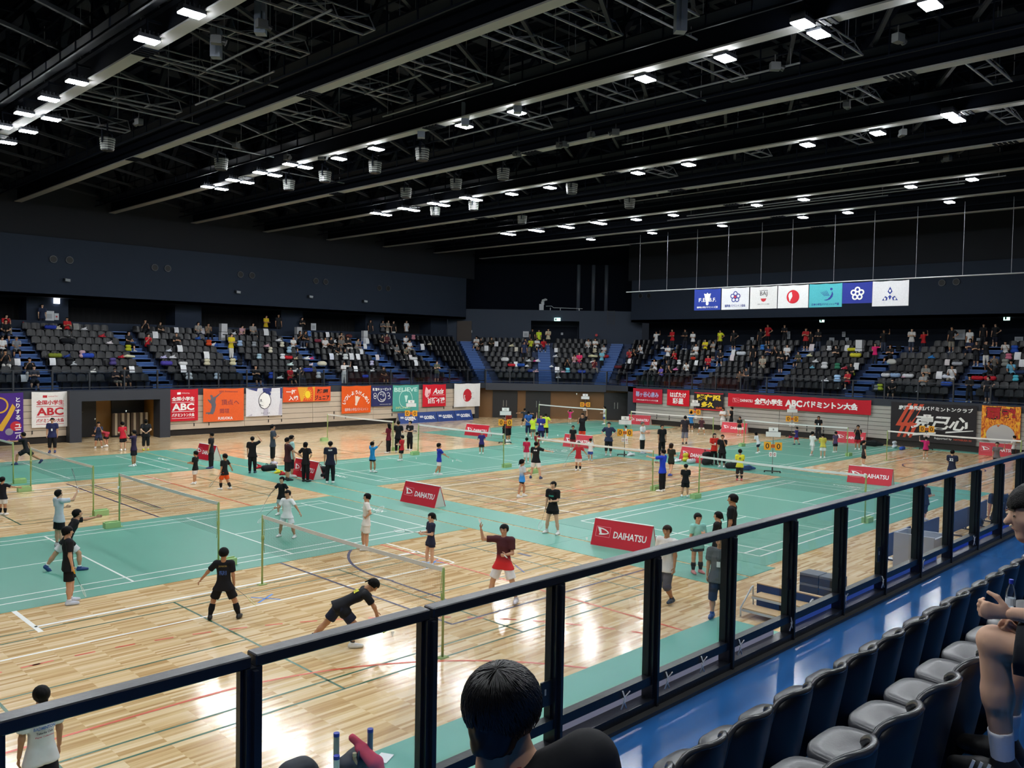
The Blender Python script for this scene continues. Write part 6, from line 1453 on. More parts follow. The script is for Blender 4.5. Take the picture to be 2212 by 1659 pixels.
def floor_person(px, py, top, f, la, ra, ll, rl, label, shirt, bottom, bt='shorts', hair='short', hc='k', shoe='#e6e6e4', sock=None, lean=0, side=0, headp=0, heady=0, child=False, fat=1.0, sh='tee', twist=0, rk=None, badge=False, pos=None, grad=None, prt=None, skin=None, z=0.0):
    p = G(px, py) if pos is None else np.asarray(pos, float)
    dist = math.hypot(p[0], p[1])
    if top < 3: H = top
    else:
        d = ray(px, top); zt = (CC + d * (dist / math.hypot(d[0], d[1])))[2]; H = min(1.95, max(1.1, zt * 1.01))
    J = skeleton(H, la, ra, ll, rl, lean, side, child or H < 1.42, headp, heady, twist)
    if top >= 3:
        ztop = J['head'][2] + J['hr'] * 1.08; sc = zt / ztop; H = H * min(1.25, max(.85, sc)); J = skeleton(H, la, ra, ll, rl, lean, side, child or H < 1.42, headp, heady, twist)
    h = 0.0155 if dist < 24 else 0.019 if dist < 33 else 0.025
    rz = math.atan2(p[1], p[0]) + math.radians(f) - math.pi / 2
    gr = tuple(q[0] for q in rk) if rk else ()
    sc_ = sock[1] if sock else 0
    ms = person_meshes(J, H, h, sh, bt, sc_, lo=dist > 33, fat=fat, grip=gr)
    if grad: shirt = gradient(*grad)
    cols = dict(shirt=shirt, bottom=bottom, shoe=shoe, sock=sock[0] if sock else '#eee', skin=skin if skin is not None else int(RNG.integers(0, 4)))
    ff = f % 360
    t = place_person(J, ms, H, (p[0], p[1], z + (TM if True else 0)), rz, label, cols, hair, hc, 75 < ff < 285, lo=dist > 33)
    c, s = math.cos(rz), math.sin(rz); Rz = np.array([[c, -s, 0], [s, c, 0], [0, 0, 1]]); loc = np.array([p[0], p[1], z + TM])
    if badge:
        b = MB(); q = J['chest'] * .45 + J['waist'] * .55 + J['fwd'] * (0.098 * H * .66 * fat + 0.012); b.box((q[0] - .035, q[1], q[2] - .055), (q[0] + .035, q[1] + .004, q[2] + .055)); b.build('id_card', M_card, t)
        b = MB(); n1 = J['neck'] + J['fwd'] * .05; 
        for sg in (-1, 1): b.tube([n1 + J['right'] * sg * .06, J['chest'] + J['fwd'] * (0.1 * H * .66 * fat + .008) + J['right'] * sg * .045, q + (0, 0, .055)], .004, 4)
        b.build('lanyard', plain('#2a2a30'), t)
    if prt:
        for txt, col, back, w, hh, dz in prt:
            sg = -1 if back else 1; q = J['chest'] + J['up'] * dz * H + J['fwd'] * sg * (0.1 * H * .66 * fat + .012); b = MB(); vs, fs = text_fit(txt, w, hh, bold=.03)
            b.add([q + J['right'] * v[0] * -sg + J['up'] * v[1] - J['fwd'] * sg * 1.6 * v[0] ** 2 for v in vs], fs); b.build('shirt_print', plain(col, .7), t, recalc=False)
    for q in (rk or ()):
        s_, dv, lab = q[0], q[1], q[2]; w = J['wr' + s_]; fa = _n(w - J['el' + s_]); hp = w + fa * 0.062 * H / 1.62 * 1.0
        d = _n(np.array(dv) if not isinstance(dv, str) else fa); hp = hp - d * 0.05
        racket(loc + Rz @ hp, Rz @ d, lab, *(q[3:] if len(q) > 3 else ()))
    return t, J, loc, Rz
FP_ = floor_person
BLK, WHT = '#16171b', '#e4e4e4'
FP_(0, 0, 1.46, 22, 'down', 'down', 'st', 'st', 'child in a printed white shirt seen from behind, lower left', '#dcdde1', '#1b1b22', pos=(*G(88, 1490, 1.46)[:2], 0), hair='fringe', prt=[('ALL JAPAN', '#c9d43a', True, .2, .035, .02), ('BADMINTON', '#4a6fb5', True, .22, .035, -.02), ('Takaoka Club', '#3a3a44', True, .17, .025, -.055), ('Player Collection', '#c2556a', True, .19, .022, -.085)])
FP_(147, 1305, 1137, -80, 'down', 'down', 'step', 'st', 'boy in black with white and blue shoes, standing at the mat edge', BLK, '#131316', hair='fringe', sock=('#e8e8ea', .16), shoe='#c9d2e2', rk=[('R', (.1, .35, -.9), 'racket hanging from the hand of the boy in black at the mat edge', '#cfe0d6', '#e0a92c')])
FP_(145, 1233, 1.5, -85, ((.1, .9, .1), (0, .95, .28)), 'back', ((.1, -.62, -.78), (.05, -.55, -.83)), ((.1, .62, -.75), (0, .05, -1)), 'boy in a black shirt and white shorts lunging with an outstretched arm', BLK, '#dedfe2', shoe='#27457e', sock=('#eceff2', .18), lean=22, headp=18, hair='fringe')
FP_(128, 1181, 1057, -60, 'front', ((.3, .65, .05), (.0, .5, .85)), 'st', 'st', 'boy in a pale grey top and black shorts looking up with raised racket', '#c3ccd6', '#14151a', headp=24, sock=('#1a1a1d', .14), shoe='#c9cbcc', rk=[('R', (-.5, .05, .8), 'racket raised over the head of the boy in the pale grey top', '#4a4c52')])
FP_(6, 1113, 1030, -35, 'down', 'side', 'st', 'st', 'boy in black with white shorts at the left edge of the picture', '#191b24', '#dfdcd8', sock=('#17171a', .7))
FP_(57, 1003, 1.55, 82, 'fwd', 'back', 'lungeF', 'lungeB', 'boy all in black lunging to the left before the purple banner', '#15161b', '#15161b', shoe='#2b3868', lean=12)
FP_(113, 978, 903, 172, 'down', 'down', 'st', 'st', 'man in a navy shirt with red sleeves standing before the white ABC banner', '#262a52', BLK, 'crop', shoe='#3a4675', badge=True, fat=1.08)
FP_(213, 968, 1.36, 178, 'chin', 'chin', 'bent', 'bent', 'child with hands at the face before the left door', '#27304a', '#24262e', lean=10)
FP_(231, 966, 1.36, 88, 'front', 'front', 'bent', 'st', 'child in a red top bending far forward before the tan panel', '#a8323e', '#1a1a1e', lean=72)
FP_(266, 974, 911, 25, 'front', 'front', 'st', 'st', 'boy in a bright red shirt seen from behind, in front of the doors', '#c01f30', '#1b1a1f', lean=10)
FP_(289, 1008, 929, 70, 'serve', 'front', 'st', 'st', 'boy in dark purple on the far left mat with arm raised', '#2e2140', '#18161d')
FP_(315, 973, 906, 3, 'behind', 'behind', 'st', 'st', 'adult in a black tee with hands behind the back, yellow shoes', '#17181b', '#17181b', 'crop', shoe='#c7c43a', hair='bob', fat=1.12, sock=('#d8d4cf', .3))
FP_(456, 1012, 934, 72, 'down', 'down', 'st', 'st', 'woman in black with a white bag beside the red tent sign', '#191b22', '#15161a', 'long', shoe='#404d80', hair='short')
FP_(422, 1046, 974, 60, 'front', 'front', 'st', 'step', 'boy in a black shirt and white shorts on the left wooden court', '#141518', '#e2e0de')
FP_(485, 1058, 980, 48, 'down', 'sidedn', 'fw', 'bk', 'boy in bright orange shorts walking on the left wooden court', '#16171a', '#e2561f', sock=('#17171a', .7), rk=[('L', (-.2, .5, -.6), 'racket held by the boy in orange shorts', '#7d8a6a')])
FP_(545, 1022, 943, -12, 'down', 'head', 'st', 'st', 'woman in black holding a phone to her ear, seen from behind', '#131418', '#131418', 'long', shoe='#26304c', hair='short', fat=1.08)
FP_(589, 1002, 917, -100, 'cross', 'cross', 'st', 'st', 'adult in a slate shirt with crossed arms and a black rucksack', '#3c4350', '#17181c', 'crop', shoe='#d5cede', hair='short')
FP_(630, 1031, 940, -85, 'down', 'down', 'st', 'st', 'person in pale mint standing half hidden in the group by the red sign', '#a3cfcd', '#202229', 'half')
FP_(621, 1038, 945, -75, 'down', ((.1, .6, -.7), (0, .85, -.5)), 'st', 'st', 'man in a dark maroon shirt reaching out beside the red sign', '#3b1d24', '#1a1b20', 'half', shoe='#17171a', fat=1.1)
FP_(660, 1041, 955, -40, 'hips', 'hips', 'st', 'st', 'woman with bobbed hair in black, hands on hips', '#17181b', '#121316', 'long', shoe='#1a1a1c', hair='bob')
FP_(713, 1044, 953, -5, 'down', 'down', 'st', 'st', 'tall youth in navy with two white characters on the back', '#1d2134', '#14151b', 'long', hair='short', prt=[('福岡', '#f0f0f0', True, .16, .06, .06)])
FP_(608, 1113, 1030, 145, 'sidedn', 'sidedn', 'st', 'step', 'boy in a black polo shirt and pale shorts behind the boy in white', '#131418', '#aeb9b7', rk=[('R', (.3, .35, -.8), 'racket held low by the boy in the black polo shirt', '#c8ccca')])
FP_(620, 1161, 1059, 150, 'sidedn', 'ready', 'wide', 'wide', 'boy all in white standing with feet wide apart behind the net', '#e6e6e8', '#e0e0e4', sock=('#1b1c20', .14), rk=[('R', (.25, .55, -.4), 'racket held by the boy all in white', '#dfe4e2')])
FP_(791, 1188, 1066, 95, 'hips', 'hips', 'st', 'step', 'boy in cream top and shorts with hands on hips at the mat edge', '#e3dfd8', '#dedad2', rk=[('L', (-.3, -.5, .35), 'racket tucked under the arm of the boy in cream', '#dde2df')])
FP_(930, 1224, 1108, 112, 'front', 'front', 'st', 'step', 'girl in navy with a ponytail and light blue shoes', '#24283f', '#20243a', 'mini', hair='pony', shoe='#7fb2e4', sock=('#e9eaec', .16), rk=[('R', (.25, .9, .1), 'racket held out by the girl in navy with light blue shoes', '#d5dade')])
t24 = FP_(735, 1397, 1.55, -85, 'floor', 'floor', ((.1, -.55, -.75), (0, -.75, -.7)), ((.1, .62, -.8), (0, -.1, -1)), 'player in black with a yellow print bending down to the floor', '#15161c', '#1f2539', lean=66, sock=('#18181b', .16), hair='pony', shoe='#e3e3e1', headp=-25, prt=[('岡垣', '#e6e23a', True, .2, .1, -.0)])
FP_(483, 1337, 1183, -12, 'sidedn', 'down', ((.42, .1, -1), (.18, -.2, -1)), ((.42, .1, -1), (.3, -.1, -1)), 'player in black with a headband and black knee socks, seen from behind', '#16171c', '#111215', sock=('#111114', .8), shoe='#16161a', hair='crop', child=True, prt=[('JUNIOR', '#8c7a3a', True, .16, .04, .05), ('飛翔', '#3a5a9a', True, .14, .09, -.04)], rk=[('R', (.5, .4, -.6), 'pale yellow racket held by the player with knee socks', '#d8d07a')])
tr, Jr, lr, Rr = FP_(1086, 1299, 1133, 160, 'front', 'serve', 'wide', 'wide', 'player in a maroon and red shirt holding up a shuttlecock', '#b0222f', '#e8e8ea', hair='pony', shoe='#e4e0ea', grad=('shirt_red_fade', '#d21f24', '#47121e', .7, 1.15), rk=[('L', (-.75, .35, -.35), 'blue racket of the player in the maroon and red shirt', '#4a6fc0')])
shuttle(lr + Rr @ (Jr['wrR'] + _n(Jr['wrR'] - Jr['elR']) * .13), 'shuttlecock held up by the player in maroon and red')
FP_(1193, 1153, 1040, 150, 'front', 'down', ((.2, .05, -1), (.14, -.05, -1)), ((.2, .05, -1), (.14, -.05, -1)), 'girl in black with a ponytail and turquoise chest lettering', '#131519', '#15171c', 'mini', hair='pony', sock=('#e8e8ea', .18), prt=[('YONEX', '#43c8b4', False, .17, .045, .0)], rk=[('R', (.15, .25, -.9), 'white racket hanging beside the girl with turquoise lettering', '#e4e6e6')])
FP_(1127, 1074, 992, -65, 'front', 'front', ((.05, .42, -1), (.05, .0, -1)), ((.05, -.42, -1), (.05, -.2, -1)), 'girl in a white to blue shirt with a ponytail on the middle court', '#3f9ee0', '#15171d', 'mini', hair='pony', sock=('#ececee', .2), grad=('shirt_blue_fade', '#2f8fe0', '#c8cfd6', .62, 1.05))
FP_(1157, 1034, 954, -18, 'down', 'side', ((.2, .0, -1), (.2, -.05, -1)), ((.2, .0, -1), (.2, -.05, -1)), 'boy in a black shirt and white shorts swinging a racket, back to the camera', '#17181c', '#dfdcda', shoe='#2b3a66', prt=[('●●', '#f0f0f0', True, .15, .06, .04)], rk=[('R', (.9, .3, .1), 'racket swung by the boy with two white dots on his back', '#cdd2d2')])
FP_(1137, 1000, 945, 0, 'down', 'front', 'st', 'st', 'child in a crimson shirt and white trousers behind the boy in black', '#bf2449', '#e2ded8', 'half')
FP_(1160, 985, 933, -30, 'front', 'front', 'st', 'st', 'child in dark red behind the net of the middle court', '#8f2228', '#1a1a1e')
FP_(1249, 1017, 954, 170, 'sidedn', 'sidedn', 'st', 'st', 'player in a red shirt with black knee socks behind the net', '#bd2231', '#e6e3e2', sock=('#17171a', .62), rk=[('R', (.3, .3, -.8), 'racket held by the player in red with black knee socks', '#8d8478')])
FP_(1275, 996, 947, -22, 'front', 'front', 'st', 'st', 'child in a white shirt and blue shorts right of the player in red', '#e3e3e5', '#2c4ca6')
FP_(1237, 971, 919, 176, 'down', 'down', 'st', 'st', 'boy in a black and orange shirt before a red tent sign', '#1b191b', '#8b2428')
FP_(1257, 960, 893, 160, 'up', 'chin', 'st', 'st', 'woman in black with bright red trousers stretching one arm up', '#16171b', '#e0492e', 'long', hair='short')
FP_(1314, 985, 912, 174, 'hips', 'hips', 'st', 'st', 'man in a navy tee with hands on hips facing the camera', '#27324f', '#17181d', 'crop', shoe='#cfd2d4', fat=1.08)
FP_(1387, 980, 911, -112, 'front', 'front', 'st', 'st', 'man with cropped grey hair in a white tee and black shorts', '#e2e4e6', '#17181b', 'crop', hair='crop', hc='g', shoe='#bcc2cc', fat=1.08)
FP_(1429, 985, 917, -150, 'down', 'down', 'st', 'st', 'man all in black walking between the middle courts', '#151619', '#141518', 'long', shoe='#1b1b1d', fat=1.06)
FP_(1449, 1029, 957, -40, 'front', 'front', 'step', 'bk', 'woman with light brown hair in dark sportswear', '#22281f', '#15171a', 'mini', hair='bob', hc='b', shoe='#3c50a8')
FP_(1430, 1062, 970, 62, 'fwd', 'front', 'st', 'st', 'youth in a royal blue shirt reaching to the net post', '#2140c4', '#15161c', 'long', hair='short')
FP_(1480, 1074, 1002, 6, 'front', 'front', ((.12, 0, -1), (.1, 0, -1)), 'st', 'child in black with a black cap beside the net post', '#141518', '#121316', 'shorts', hair='cap', hc='#17181b')
FP_(1542, 1004, 936, -160, 'front', 'front', 'st', 'st', 'woman in a red and yellow jersey and black trousers', '#c42c22', '#131418', 'long', hair='long', shoe='#1a1a1c', badge=True)
FP_(1559, 1010, 939, 168, 'chin', 'down', 'st', 'st', 'man in black with one hand at his chin', '#121317', '#141519', 'crop', hair='short', badge=False)
FP_(1597, 1038, 970, 4, 'front', 'front', 'st', 'st', 'child in a bright yellow shirt seen from behind', '#e6df3c', '#1b1a1e', 'half', sock=('#17171a', .6), shoe='#c65a60', prt=[('●', '#7d7a3a', True, .1, .1, .0)])
FP_(1638, 980, 934, 60, 'front', 'front', 'st', 'bent', 'girl in a white shirt bending over her racket by the score stand', '#e4e4e6', '#1d2036', lean=25, hair='bob')
FP_(1720, 961, 922, 60, 'front', 'front', 'fw', 'bk', 'child in a violet shirt and red shorts running on the far mat', '#44348c', '#ba2832', shoe='#2a3350')
FP_(1754, 985, 932, -40, 'front', 'front', 'fw', 'bk', 'child in white top and trousers walking on the far mat', '#e4e4e2', '#d9d9d6', 'half')
FP_(1777, 990, 937, 10, 'front', 'front', 'st', 'st', 'child in a yellow and black vest with white shorts, leaning forward', '#bdb64c', '#ececec', lean=22)
FP_(1804, 978, 932, 40, 'down', 'front', 'st', 'st', 'child in a purple grey shirt on the far mat', '#5d4c74', '#18181c')
FP_(1767, 950, 899, 178, 'down', 'down', 'st', 'st', 'woman in black with long hair before the long red banner', '#151619', '#1a1820', 'long', hair='long', badge=True)
FP_(1806, 949, 899, 92, 'front', 'front', 'st', 'st', 'man in a royal blue shirt before the grey bleacher', '#1f50b6', '#1b1d2e', 'long')
FP_(1852, 972, 918, 178, 'chin', 'chin', 'st', 'st', 'boy in black with red shorts clasping his hands', '#1a1a1d', '#b4222e')
FP_(1865, 1007, 951, -70, 'down', 'down', 'st', 'st', 'child in a dark shirt and black shorts at the corner of the far mat', '#2c2528', '#151518')
FP_(1999, 992, 943, 0, 'serve', 'front', 'st', 'step', 'girl in a magenta shirt with one arm raised, seen from behind', '#cf2076', '#1c181e', 'mini')
FP_(2055, 1049, 972, -18, 'front', 'front', 'st', 'st', 'boy in navy with the number 32 on his back', '#1e2339', '#2d5ac2', prt=[('32', '#eeeeee', True, .15, .12, .0)])
FP_(2152, 1014, 955, 170, 'serve', 'down', 'st', 'st', 'child in a grey shirt before the red sign at the far right', '#6e696c', '#17171b')
FP_(2189, 991, 941, 60, 'front', 'front', 'st', 'st', 'boy in a white shirt at the right end of the far net', '#e3e3e3', '#1b1b20', 'half')
FP_(1561, 930, 881, 160, 'cross', 'cross', 'st', 'st', 'girl in white with crossed arms before the grey bleacher', '#e2e1de', '#dad8d2', 'half', hair='bob', sock=('#191a1e', .5))
FP_(1579, 933, 879, 102, 'chin', 'front', 'st', 'step', 'tall youth in black with a shoulder bag', '#141518', '#131417', 'half')
FP_(1597, 941, 900, 150, 'front', 'down', 'st', 'st', 'small child in a black shirt and white shorts by the net post', '#17181b', '#dfddda', child=True)
FP_(1479, 960, 898, -4, 'down', 'down', 'st', 'bk', 'man in a dark tee and grey shorts seen from behind', '#2b2831', '#6f7283', 'half', shoe='#26262a')
FP_(1492, 933, 888, 2, 'front', 'front', 'st', 'st', 'child in a sky blue shirt behind the man in grey shorts', '#2b82ca', '#1d1e29')
FP_(1515, 939, 901, 178, 'ready', 'ready', 'wide', 'wide', 'child in maroon with white shorts crouching ready', '#4d2633', '#e2e0da')
FP_(1040, 981, 931, 170, 'ready', 'ready', 'st', 'st', 'child in a purple shirt before the second-aisle sign', '#34287a', '#16161b')
FP_(948, 1027, 957, -70, 'front', ((.1, .6, -.7), (0, .8, -.5)), 'step', 'bk', 'boy in a deep blue shirt walking with a racket', '#2437a8', '#e6e2dd', prt=[('7', '#c8b070', True, .1, .1, 0)], rk=[('R', (.1, .9, -.3), 'racket carried by the boy in deep blue', '#cdd3cf')])
FP_(804, 1021, 954, -50, 'head', 'fwdup', 'st', 'step', 'girl in a turquoise shirt stretching up one arm', '#2489c6', '#18212f', 'mini')
FP_(868, 996, 940, 60, 'front', 'front', 'wide', 'step', 'child in a red shirt and black shorts on the green mat', '#c2222c', '#15151a')
FP_(839, 979, 915, 62, 'front', 'front', 'st', 'st', 'woman in a wine red top and black trousers', '#6e1c2c', '#15151a', 'long', hair='long')
FP_(860, 978, 909, -20, 'front', 'front', 'st', 'st', 'adult in black standing left of the score stand', '#15161a', '#131418', 'long')
FP_(885, 973, 909, 140, 'front', 'front', 'st', 'st', 'adult in black with white print standing under the score stand', '#17181c', '#131418', 'long', prt=[('山', '#eeeeee', False, .1, .1, 0)])
FP_(1098, 955, 886, 60, 'front', 'front', 'st', 'st', 'woman in rust red and black beside score stand 11', '#7d271d', '#15151a', 'half', hair='bob')
FP_(1091, 951, 896, -20, 'front', 'front', 'st', 'st', 'person in black half hidden behind score stand 11', '#17181b', '#15161a', 'long')
FP_(1133, 922, 882, -8, 'side', 'side', 'wide', 'wide', 'player in grey with both arms spread wide before the brown wall', '#343841', '#17181c')
FP_(1141, 943, 888, 2, 'behind', 'behind', 'st', 'st', 'man in a mid blue shirt with hands behind his back', '#28589f', '#1e2542', 'crop')
FP_(1151, 948, 899, 0, 'front', 'up', 'st', 'st', 'child in a lime yellow shirt by the net of the corner court', '#c9e43c', '#5b6056', child=True)
FP_(1178, 947, 893, 3, 'hips', 'hips', 'st', 'st', 'man in a lime yellow shirt behind the man with the name card', '#cfe640', '#1a1b1f', 'half')
FP_(1168, 957, 895, 174, 'front', 'front', 'st', 'st', 'man in violet blue with a name card', '#2c338a', '#1f2142', 'half', badge=True)
FP_(1231, 916, 885, -20, 'head', 'head', 'st', 'st', 'girl in bright pink with a white skirt before the corner doors', '#e23078', '#dad7d7', 'mini')
FP_(1305, 917, 878, 100, 'front', 'front', 'wide', 'st', 'player in white at the right end of the corner net', '#e0e3e6', '#304c8e')
FP_(1354, 959, 919, 100, 'front', 'front', 'wide', 'step', 'child in white crouching behind score stand 10', '#e2e2e0', '#e2e0dc', lean=15, hair='pony')
FP_(1437, 1306, 1135, 145, 'down', 'down', ((.04, .28, -1), (.0, -.55, -.85)), 'fw', 'man in a white tee and grey shorts walking with a name card', '#dad7d4', '#58575f', 'half', hair='short', hc='b', shoe='#27323c', badge=True, fat=1.06, heady=15)
FP_(1505, 1238, 1108, -152, 'front', 'down', 'st', 'st', 'girl in a mint green shirt with black knee socks and pink shoes', '#93d3ca', '#3b4b5a', 'mini', sock=('#1d2025', .68), shoe='#e39090', hair='short')
FP_(1547, 1245, 1105, 80, 'front', 'down', 'st', 'st', 'woman in black with a ponytail seen in profile', '#16171b', '#14151a', 'half', hair='pony')
FP_(1578, 1232, 1067, 82, 'down', 'down', 'st', 'st', 'tall man in a black tee seen in profile behind the railing', '#131519', '#17191e', 'half')
FP_(1551, 1334, 1157, 172, 'down', 'down', 'st', 'step', 'older man in a grey tee and dark shorts with a name card', '#5d6266', '#2d3546', 'half', hair='crop', hc='g', shoe='#254880', badge=True, fat=1.15)
FP_(1996, 1126, 1036, -48, 'front', 'front', 'fw', 'bk', 'adult in black striding past behind the glass panes', '#191b1c', '#17191a', 'half', hair='crop', hc='g', fat=1.1)
FP_(0, 0, 1.72, 8, 'down', 'hips', 'st', 'st', 'official in a black polo shirt behind the right-hand panes', '#1a1c22', '#17181c', 'long', pos=(*G(2160, 1051, 1.72)[:2], 0), hair='short', prt=[('REFEREE', '#dfe3ea', True, .2, .05, -.01)])
pS = G(2112, 1128, 1.25)
FP_(0, 0, 1.7, 60, 'lap', 'lap', 'sit', 'sit', 'official in black sitting behind the blue court divider', '#1d2026', '#17181c', 'long', pos=(pS[0], pS[1], 0), hair='short')

# ================================================================== SPECTATORS AND BELONGINGS IN THE FAR STANDS
COLN = {}
def colour_name(h):
    r, g, b = [int(h[i:i + 2], 16) for i in (1, 3, 5)]; mx, mn = max(r, g, b), min(r, g, b)
    if mx < 60: return 'black'
    if mx - mn < 26: return 'white' if mn > 200 else 'pale grey' if mn > 150 else 'grey' if mn > 80 else 'dark grey'
    if r > 150 and g > 140 and b < 130: return 'lime' if g > r + 10 else 'yellow' if r - b > 90 else 'beige'
    if r == mx:
        if b > g + 30: return 'pink' if r > 180 else 'maroon'
        if r > 150 and g < 110: return 'orange' if g > 60 and r > 195 else 'red'
        if r < 120: return 'dark red' if r > g * 1.6 else 'brown'
        return 'rosy' if b > 130 else 'tan'
    if b == mx:
        if r > g: return 'violet'
        return 'sky blue' if mx > 190 else 'navy' if mx < 90 else 'blue'
    return 'green'
SITS = [('lap', 'lap', 'sit', 'sit', 8, 0), ('chin', 'lap', 'sit', 'sit', 20, 10), ('cross', 'cross', 'sit', 'sitout', 0, -20), ('phone', 'phone', 'sit', 'sit', 12, 0), ('front', 'lap', 'sitout', 'sit', 5, 25)]
STANDS_ = [('down', 'down', 'st', 'st', 0, 0), ('front', 'front', 'st', 'step', 5, 15), ('hips', 'down', 'st', 'st', 0, -15), ('serve', 'front', 'st', 'st', 0, 0), ('cross', 'cross', 'st', 'st', 0, 20)]
def crowd_set(defs, sit):
    out = []
    for i, (la, ra, ll, rl, lean, hy) in enumerate(defs):
        H = 1.62 if sit else (1.62 if i != 3 else 1.5)
        J = skeleton(H, la, ra, ll, rl, lean, 0, False, 0, hy); ms = person_meshes(J, H, 0.03, 'tee', 'long' if i % 2 else 'half', 0, lo=True); out.append((J, ms, H))
    return out
SITM, STM = crowd_set(SITS, True), crowd_set(STANDS_, False)
PANTS = ['#15161b', '#1d2130', '#2a2b30', '#d5d2cc', '#3a4152', '#17181c', '#8a8478', '#202024']
ROWW = ['front row', 'second row', 'third row', 'fourth row', 'fifth row', 'sixth row', 'seventh row', 'top row', 'gallery']
used = {}
items = []
for i, (px, py, pose, col, hr, s) in enumerate(CROWD_SLOTS):
    x, y, zf, hd, k, side = s
    lab = '%s in %s %s, %s over %s' % ('spectator', colour_name(col), 'sitting' if pose == 's' else 'standing', ROWW[k], refname(x, y, side)); items.append((lab, px, i))
groups = {}
for lab, px, i in items: groups.setdefault(lab, []).append((px, i))
LAB = {}
for lab, l in groups.items():
    l.sort()
    for n, (px, i) in enumerate(l): LAB[i] = lab if len(l) == 1 else lab.replace('spectator', ['left', 'middle', 'right', 'far right', 'rightmost'][n] + ' spectator' if len(l) > 2 else ['left-hand', 'right-hand'][n] + ' spectator')
rng2 = np.random.default_rng(21)
for i, (px, py, pose, col, hr, s) in enumerate(CROWD_SLOTS):
    x, y, zf, hd, k, side = s
    J, ms, H = (SITM if pose == 's' else STM)[int(rng2.integers(0, 5))]
    cols = dict(shirt=col, bottom=PANTS[int(rng2.integers(0, len(PANTS)))], shoe=['#e2e2e0', '#1c1c20', '#3a3f50'][int(rng2.integers(0, 3))], skin=int(rng2.integers(0, 4)))
    t = place_person(J, ms, H, (x, y, zf), hd + float(rng2.uniform(-.35, .35)), LAB[i], cols, ['short', 'short', 'bob', 'fringe', 'pony', 'long'][int(rng2.integers(0, 6))] if hr != 'g' else 'crop', hr, True, 'spectators in the far stands', True)
    sc = float(rng2.uniform(.9, 1.06)); t.scale = (sc, sc, sc)
# ---- belongings left on the seats: each kind is built once
def soft(prims, h, k=0.05, noise=0.0):
    pr = [(np.array(a, float), np.array(b, float), ra, rb, None, None, k) for a, b, ra, rb in prims]; f0 = field(pr)
    f = (lambda P: f0(P) + noise * np.sin(P[:, 0] * 31 + P[:, 2] * 17) * np.sin(P[:, 1] * 27 + 1.3)) if noise else f0
    lo, hi = bounds(pr, 0.04); return snets(f, lo, hi, h)
def kit():
    K = {}
    V, Q = soft([((-.24, 0, .13), (.24, 0, .13), .12, .12), ((-.2, 0, .1), (.2, 0, .1), .12, .12)], .03, .04); hs = [MB().tube([(s * .1, -.09, .2), (s * .1, -.05, .32), (s * .1, .05, .32), (s * .1, .09, .2)], .012, 5).mesh('handle', True) for s in (-1, 1)]
    K['bag'] = [('bag_body', np_mesh('bag_body', V, Q)), ('handle', hs[0]), ('handle', hs[1])]
    V, Q = soft([((-.1, 0, .1), (.1, 0, .1), .11, .11), ((-.09, 0, .32), (.09, 0, .32), .10, .10), ((-.07, -.09, .14), (.07, -.09, .14), .06, .06)], .028, .05); m = MB(); m.tube([(-.05, .06, .42), (0, .08, .48), (.05, .06, .42)], .01, 5)
    K['pack'] = [('bag_body', np_mesh('bag_body', V, Q)), ('handle', m.mesh('handle', True))]
    V, Q = soft([((-.18, 0, .04), (.16, .04, .05), .06, .05), ((-.05, -.08, .06), (.12, -.1, .1), .05, .04), ((0, .02, .12), (-.12, .05, .2), .05, .03), ((.05, .05, .03), (.2, -.05, .02), .05, .04)], .026, .05, .012); K['cloth'] = [('fold', np_mesh('fold', V, Q))]
    V, Q = soft([((-.22, 0, .12), (.22, 0, .12), .13, .13), ((-.1, 0, .14), (.1, 0, .14), .17, .17)], .035, .08); K['pillow'] = [('cushion', np_mesh('cushion', V, Q))]
    V, Q = soft([((-.32, 0, .1), (.1, 0, .13), .08, .11), ((.1, 0, .13), (.36, 0, .1), .11, .05)], .03, .04); m = MB(); m.tube([(-.1, -.09, .18), (.05, -.14, .2), (.2, -.09, .17)], .012, 5); K['racketbag'] = [('bag_body', np_mesh('bag_body', V, Q)), ('strap', m.mesh('strap', True))]
    m = MB()
    def pf(u, v, o): return ((u - .5) * .33, .05 + .05 * math.sin(v * 3) + .02 * math.sin(u * 5) + o - .12 * v, .02 + .44 * v)
    m.grid(lambda u, v: pf(u, v, 0), 5, 6); m.grid(lambda u, v: pf(1 - u, v, .012), 5, 6)
    for uu in (0, 1): m.grid(lambda u, v, uu=uu: pf(uu, v, .012 * u), 1, 6)
    m.grid(lambda u, v: pf(u, 1, .012 * v), 5, 1); K['paper'] = [('sheet', m.mesh('sheet', True))]
    m = MB(); m.box((-.22, -.18, 0), (.22, .18, .55)); m.box((-.2, -.19, .58), (.2, .17, 1.1)); K['tower'] = [('cabinet', m.mesh('cabinet'))]
    return K
KIT = kit()
KN = dict(bag='sports bag', pack='rucksack', cloth='crumpled jacket or towel', pillow='soft bulky bag', racketbag='racket bag', paper='shirt-covered seat back', tower='stacked appliance box')
KN['paper'] = 'cover hung over a seat'
NM = dict(bag='sports_bag', pack='rucksack', cloth='crumpled_cloth', pillow='soft_bag', racketbag='racket_bag', paper='seat_cover', tower='box_stack')
CT = dict(bag='bag', pack='bag', cloth='cloth', pillow='bag', racketbag='bag', paper='cloth', tower='box')
items = {}
for i, (px, py, kind, col, s) in enumerate(STUFF_SLOTS):
    x, y, zf, hd, k, side = s; lab = '%s %s, %s over %s' % (colour_name(col), KN[kind], ROWW[k], refname(x, y, side)); items.setdefault(lab, []).append((px, i))
